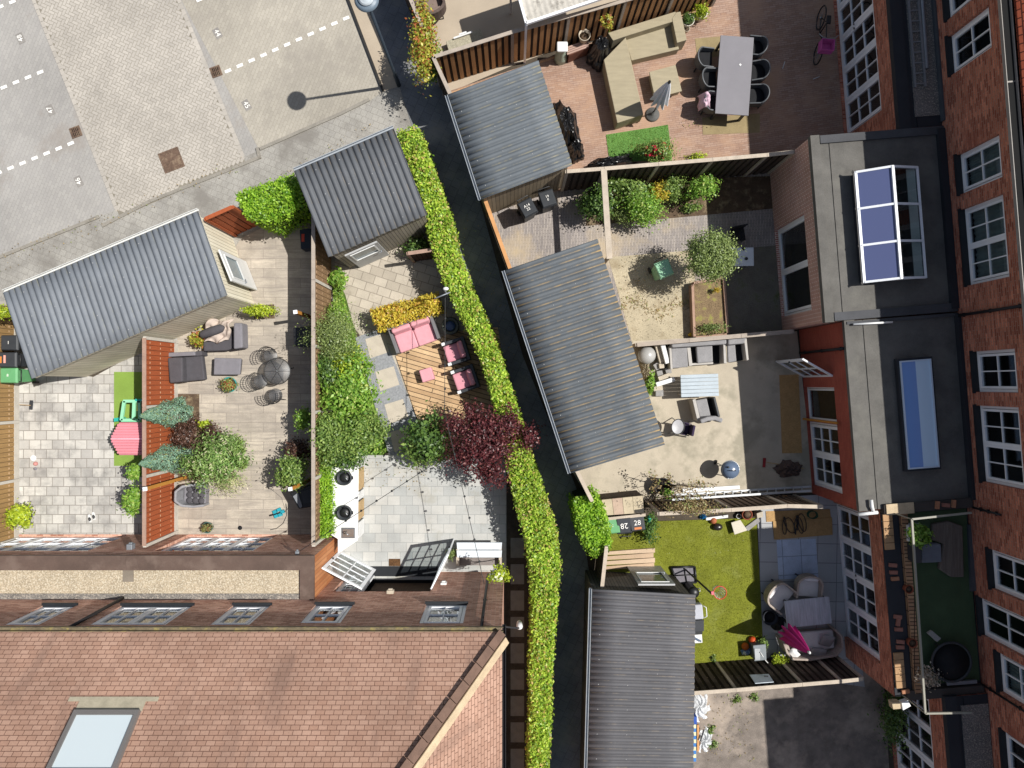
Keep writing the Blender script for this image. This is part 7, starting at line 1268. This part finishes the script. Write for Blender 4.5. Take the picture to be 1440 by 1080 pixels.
# ---------------------------------------------------------------- roof things
t = thing('roof_ladder', 'metal ladder lying on the dark gravel roof', 'ladder', T(-10, .5, 3.06)); M_lad = mat('dull_aluminium', '#7f8082', .5, .1, 4)
for w in (.42, .7): mb = MB(); mb.bar(T(-14, w, 3.09), T(-8.3, w, 3.09), .05, .06); mb.build('rail', M_lad, t)
for i in range(20): u = -14 + .1 + i * .29; mb = MB(); mb.bar(T(u, .43, 3.1), T(u, .69, 3.1), .03); mb.build('rung', M_lad, t)
mb = MB(); mb.tube([T(-14.2, .3, 3.1), T(-8.8, .34, 3.1)], .05, 10); tag(mb.build('roof_pipe', M_zinc), 'grey pipe lying beside the ladder on the gravel roof', 'pipe')
def Q(px, py, z=2.83): return P(px, py, z)
t = thing('trampoline', 'black round garden trampoline on the roof terrace turf', 'trampoline', Q(1338, 931)); c = P(1338, 931, 3.1); mb = MB(); mb.lathe([(.5, 0), (.001, .01)], 32, c); mb.build('mat', M_blkf, t); mb = MB(); mb.tube([c + Vector((.54 * math.cos(a), .54 * math.sin(a), 0)) for a in np.linspace(0, 2 * math.pi, 37)[:-1]], .035, 8, True); mb.build('rim', M_anth, t)
for a in range(4): mb = MB(); v = c + Vector((.5 * math.cos(a * 1.57 + .6), .5 * math.sin(a * 1.57 + .6), 0)); mb.bar((v.x, v.y, 2.825), v, .03); mb.build('leg', M_anth, t)
def zt(name, label, cat, m, poly, z1, z0=2.823, pn='body', bev=.015): c = [P(x, y, z1) for x, y in poly]; t = thing(name, label, cat, Vector((sum(v.x for v in c) / len(c), sum(v.y for v in c) / len(c), z0))); mb = MB(); mb.pp(poly, z1, z0); mb.build(pn, m, t, bev=bev); return t
zt('grey_plank', 'grey plank leaning on the black trampoline', 'plank', M_beam2, [(1305, 891), (1311, 887), (1324, 898), (1318, 903)], 3.1, 3.0)
t = zt('sun_lounger', 'grey cushioned lounger on the roof terrace', 'lounger', mat('slate_cushion', '#6b6f78', .9, .08, 5), [(1296, 766), (1324, 765), (1325, 791), (1297, 792)], 3.1, 2.83, 'seat_cushion', .04); mb = MB(); mb.pp([(1286, 767), (1296, 766), (1297, 792), (1287, 792)], 3.35, 2.83); mb.build('backrest', M_anth, t, bev=.02)
zt('reed_mat', 'stack of grey reed matting against the terrace wall', 'reed mat', mat('grey_reed', '#6d645c', .95, .25, 3, .3, 40, .6, stretch=(9, .5, 1)), [(1312, 737), (1335, 733), (1354, 740), (1356, 812), (1338, 812), (1321, 800), (1327, 765), (1311, 760)], 2.95, 2.823, 'stack', .03)
t = zt('square_planter', 'white framed planter with a leafy green plant on the roof terrace', 'planter', M_wht, [(1277, 739), (1296, 737), (1297, 761), (1278, 762)], 3.1); mb = MB(); mb.pp([(1279, 741), (1294, 739), (1295, 759), (1280, 760)], 3.112, 3.102); mb.build('soil', M_soil, t); p_, nr_ = blob(P(1291, 752, 3.35), (.26, .26, .2), 900, 18); leaves('foliage', p_, nr_, .1, L_br, t)
pot('terracotta pot near the sunny parapet of the roof terrace', 1279, 829, .12, .25, M_terra, None, z0=2.823); pot('terracotta pot beside the inner parapet, lower one', 1284, 905, .13, .25, M_terra, None, z0=2.823); plant('shrub', 'dry pale twiggy plant at the lower end of the roof terrace', 'plant', 1305, 952, 3.2, (.3, .25, .25), leafmat('dry_pale', '#8a7f70', '#b5aa9c'), 400, .07)
mb = MB(); mb.bar(P(1331, 961, 2.9), P(1373, 958, 2.9), .1, .08); tag(mb.build('white_gutter_piece', M_zinc, bev=.01), 'loose grey gutter length on the roof terrace', 'gutter'); mb = MB(); mb.pp([(1362, 738), (1371, 738), (1377, 830), (1366, 832)], 2.9, 2.823); tag(mb.build('lead_flashing', M_lead), 'wrinkled lead flashing along the house wall on the roof terrace', 'flashing')
for l, px, py in (('stack of stones and cream slab on the parapet end above the dark door', 1263, 993),): t = zt('stone_pile', l, 'stones', M_mortar, [(1254, 988), (1266, 987), (1267, 997), (1256, 998)], 3.2, 3.0, 'slab'); mb = MB(); mb.pp([(1268, 988), (1277, 985), (1281, 993), (1270, 999)], 3.15, 3.0); mb.build('slab', M_wht, t)
t = thing('white_downpipe_bend', 'white pipe bend at the corner of the bitumen roof', 'pipe', P(1226, 710, 3.1)); mb = MB(); mb.tube([P(1225, 703, 3.15), P(1226, 712, 3.15), P(1228, 719, 3.12)], .05, 8); mb.tube([P(1207, 723.5, 3.08), P(1234, 720.5, 3.08)], .05, 8); mb.build('pipe', M_wht, t)
mb = MB(); mb.tube([P(1200, 456, 3.15), P(1255, 453, 3.15)], .03, 8); tag(mb.build('roof_pipe', M_wht), 'thin white pipe across the roof joint', 'pipe')

# ---------------------------------------------------------------- grass blades and litter
def inpoly(poly, n):
    xs = [p[0] for p in poly]; ys = [p[1] for p in poly]; out = []
    while len(out) < n:
        x, y = random.uniform(min(xs), max(xs)), random.uniform(min(ys), max(ys)); c = False; j = len(poly) - 1
        for i in range(len(poly)):
            if (poly[i][1] > y) != (poly[j][1] > y) and x < (poly[j][0] - poly[i][0]) * (y - poly[i][1]) / (poly[j][1] - poly[i][1]) + poly[i][0]: c = not c
            j = i
        if c: out.append(P(x, y, .04)[:])
    return np.array(out)
L_gr = leafmat('turf_blade', '#666f1e', '#8e9234', '#a39a4e', .12, .3); L_gr2 = leafmat('turf_blade_bright', '#587a34', '#83a04c', None, .1, .3)
for poly, n, m_, nm, l in (([(848, 735), (1061, 729), (1072, 928), (978, 936), (978, 806), (845, 770)], 26000, L_gr, 'lawn_grass', 'short olive blades of the artificial lawn'), ([(852, 190), (939, 176), (945, 226), (857, 228)], 5000, L_gr2, 'mat_grass', 'short bright blades of the artificial grass mat')):
    pts = inpoly(poly, n); pts[:, 2] = (.05 if nm == 'lawn_grass' else .045); o = leaves(nm, pts, rng.normal(0, 1, (n, 3)) * [1, 1, .5], .045, m_, jit=.5, asp=.22); tag(o, l, 'grass', kind='stuff')
pts = np.concatenate([inpoly(p, n) for p, n in (([(640, 300), (668, 300), (735, 500), (705, 500)], 60), ([(500, 180), (540, 170), (450, 230), (380, 255)], 50), ([(868, 362), (975, 352), (975, 400), (870, 440)], 120), ([(840, 690), (1000, 690), (1010, 700), (850, 712)], 90), ([(980, 140), (1010, 140), (1000, 180), (950, 180)], 60), ([(0, 350), (140, 300), (340, 215), (340, 240), (140, 325), (0, 385)], 140), ([(505, 645), (600, 645), (600, 690), (505, 690)], 60), ([(990, 975), (1060, 975), (1060, 1070), (990, 1070)], 120))])
pts[:, 2] = .07; tag(leaves('fallen_leaves', pts, np.tile([0, 0, 1.], (len(pts), 1)), .045, L_dry, jit=.3), 'dry fallen leaves and crumbs scattered over the paving', 'leaves', kind='stuff')
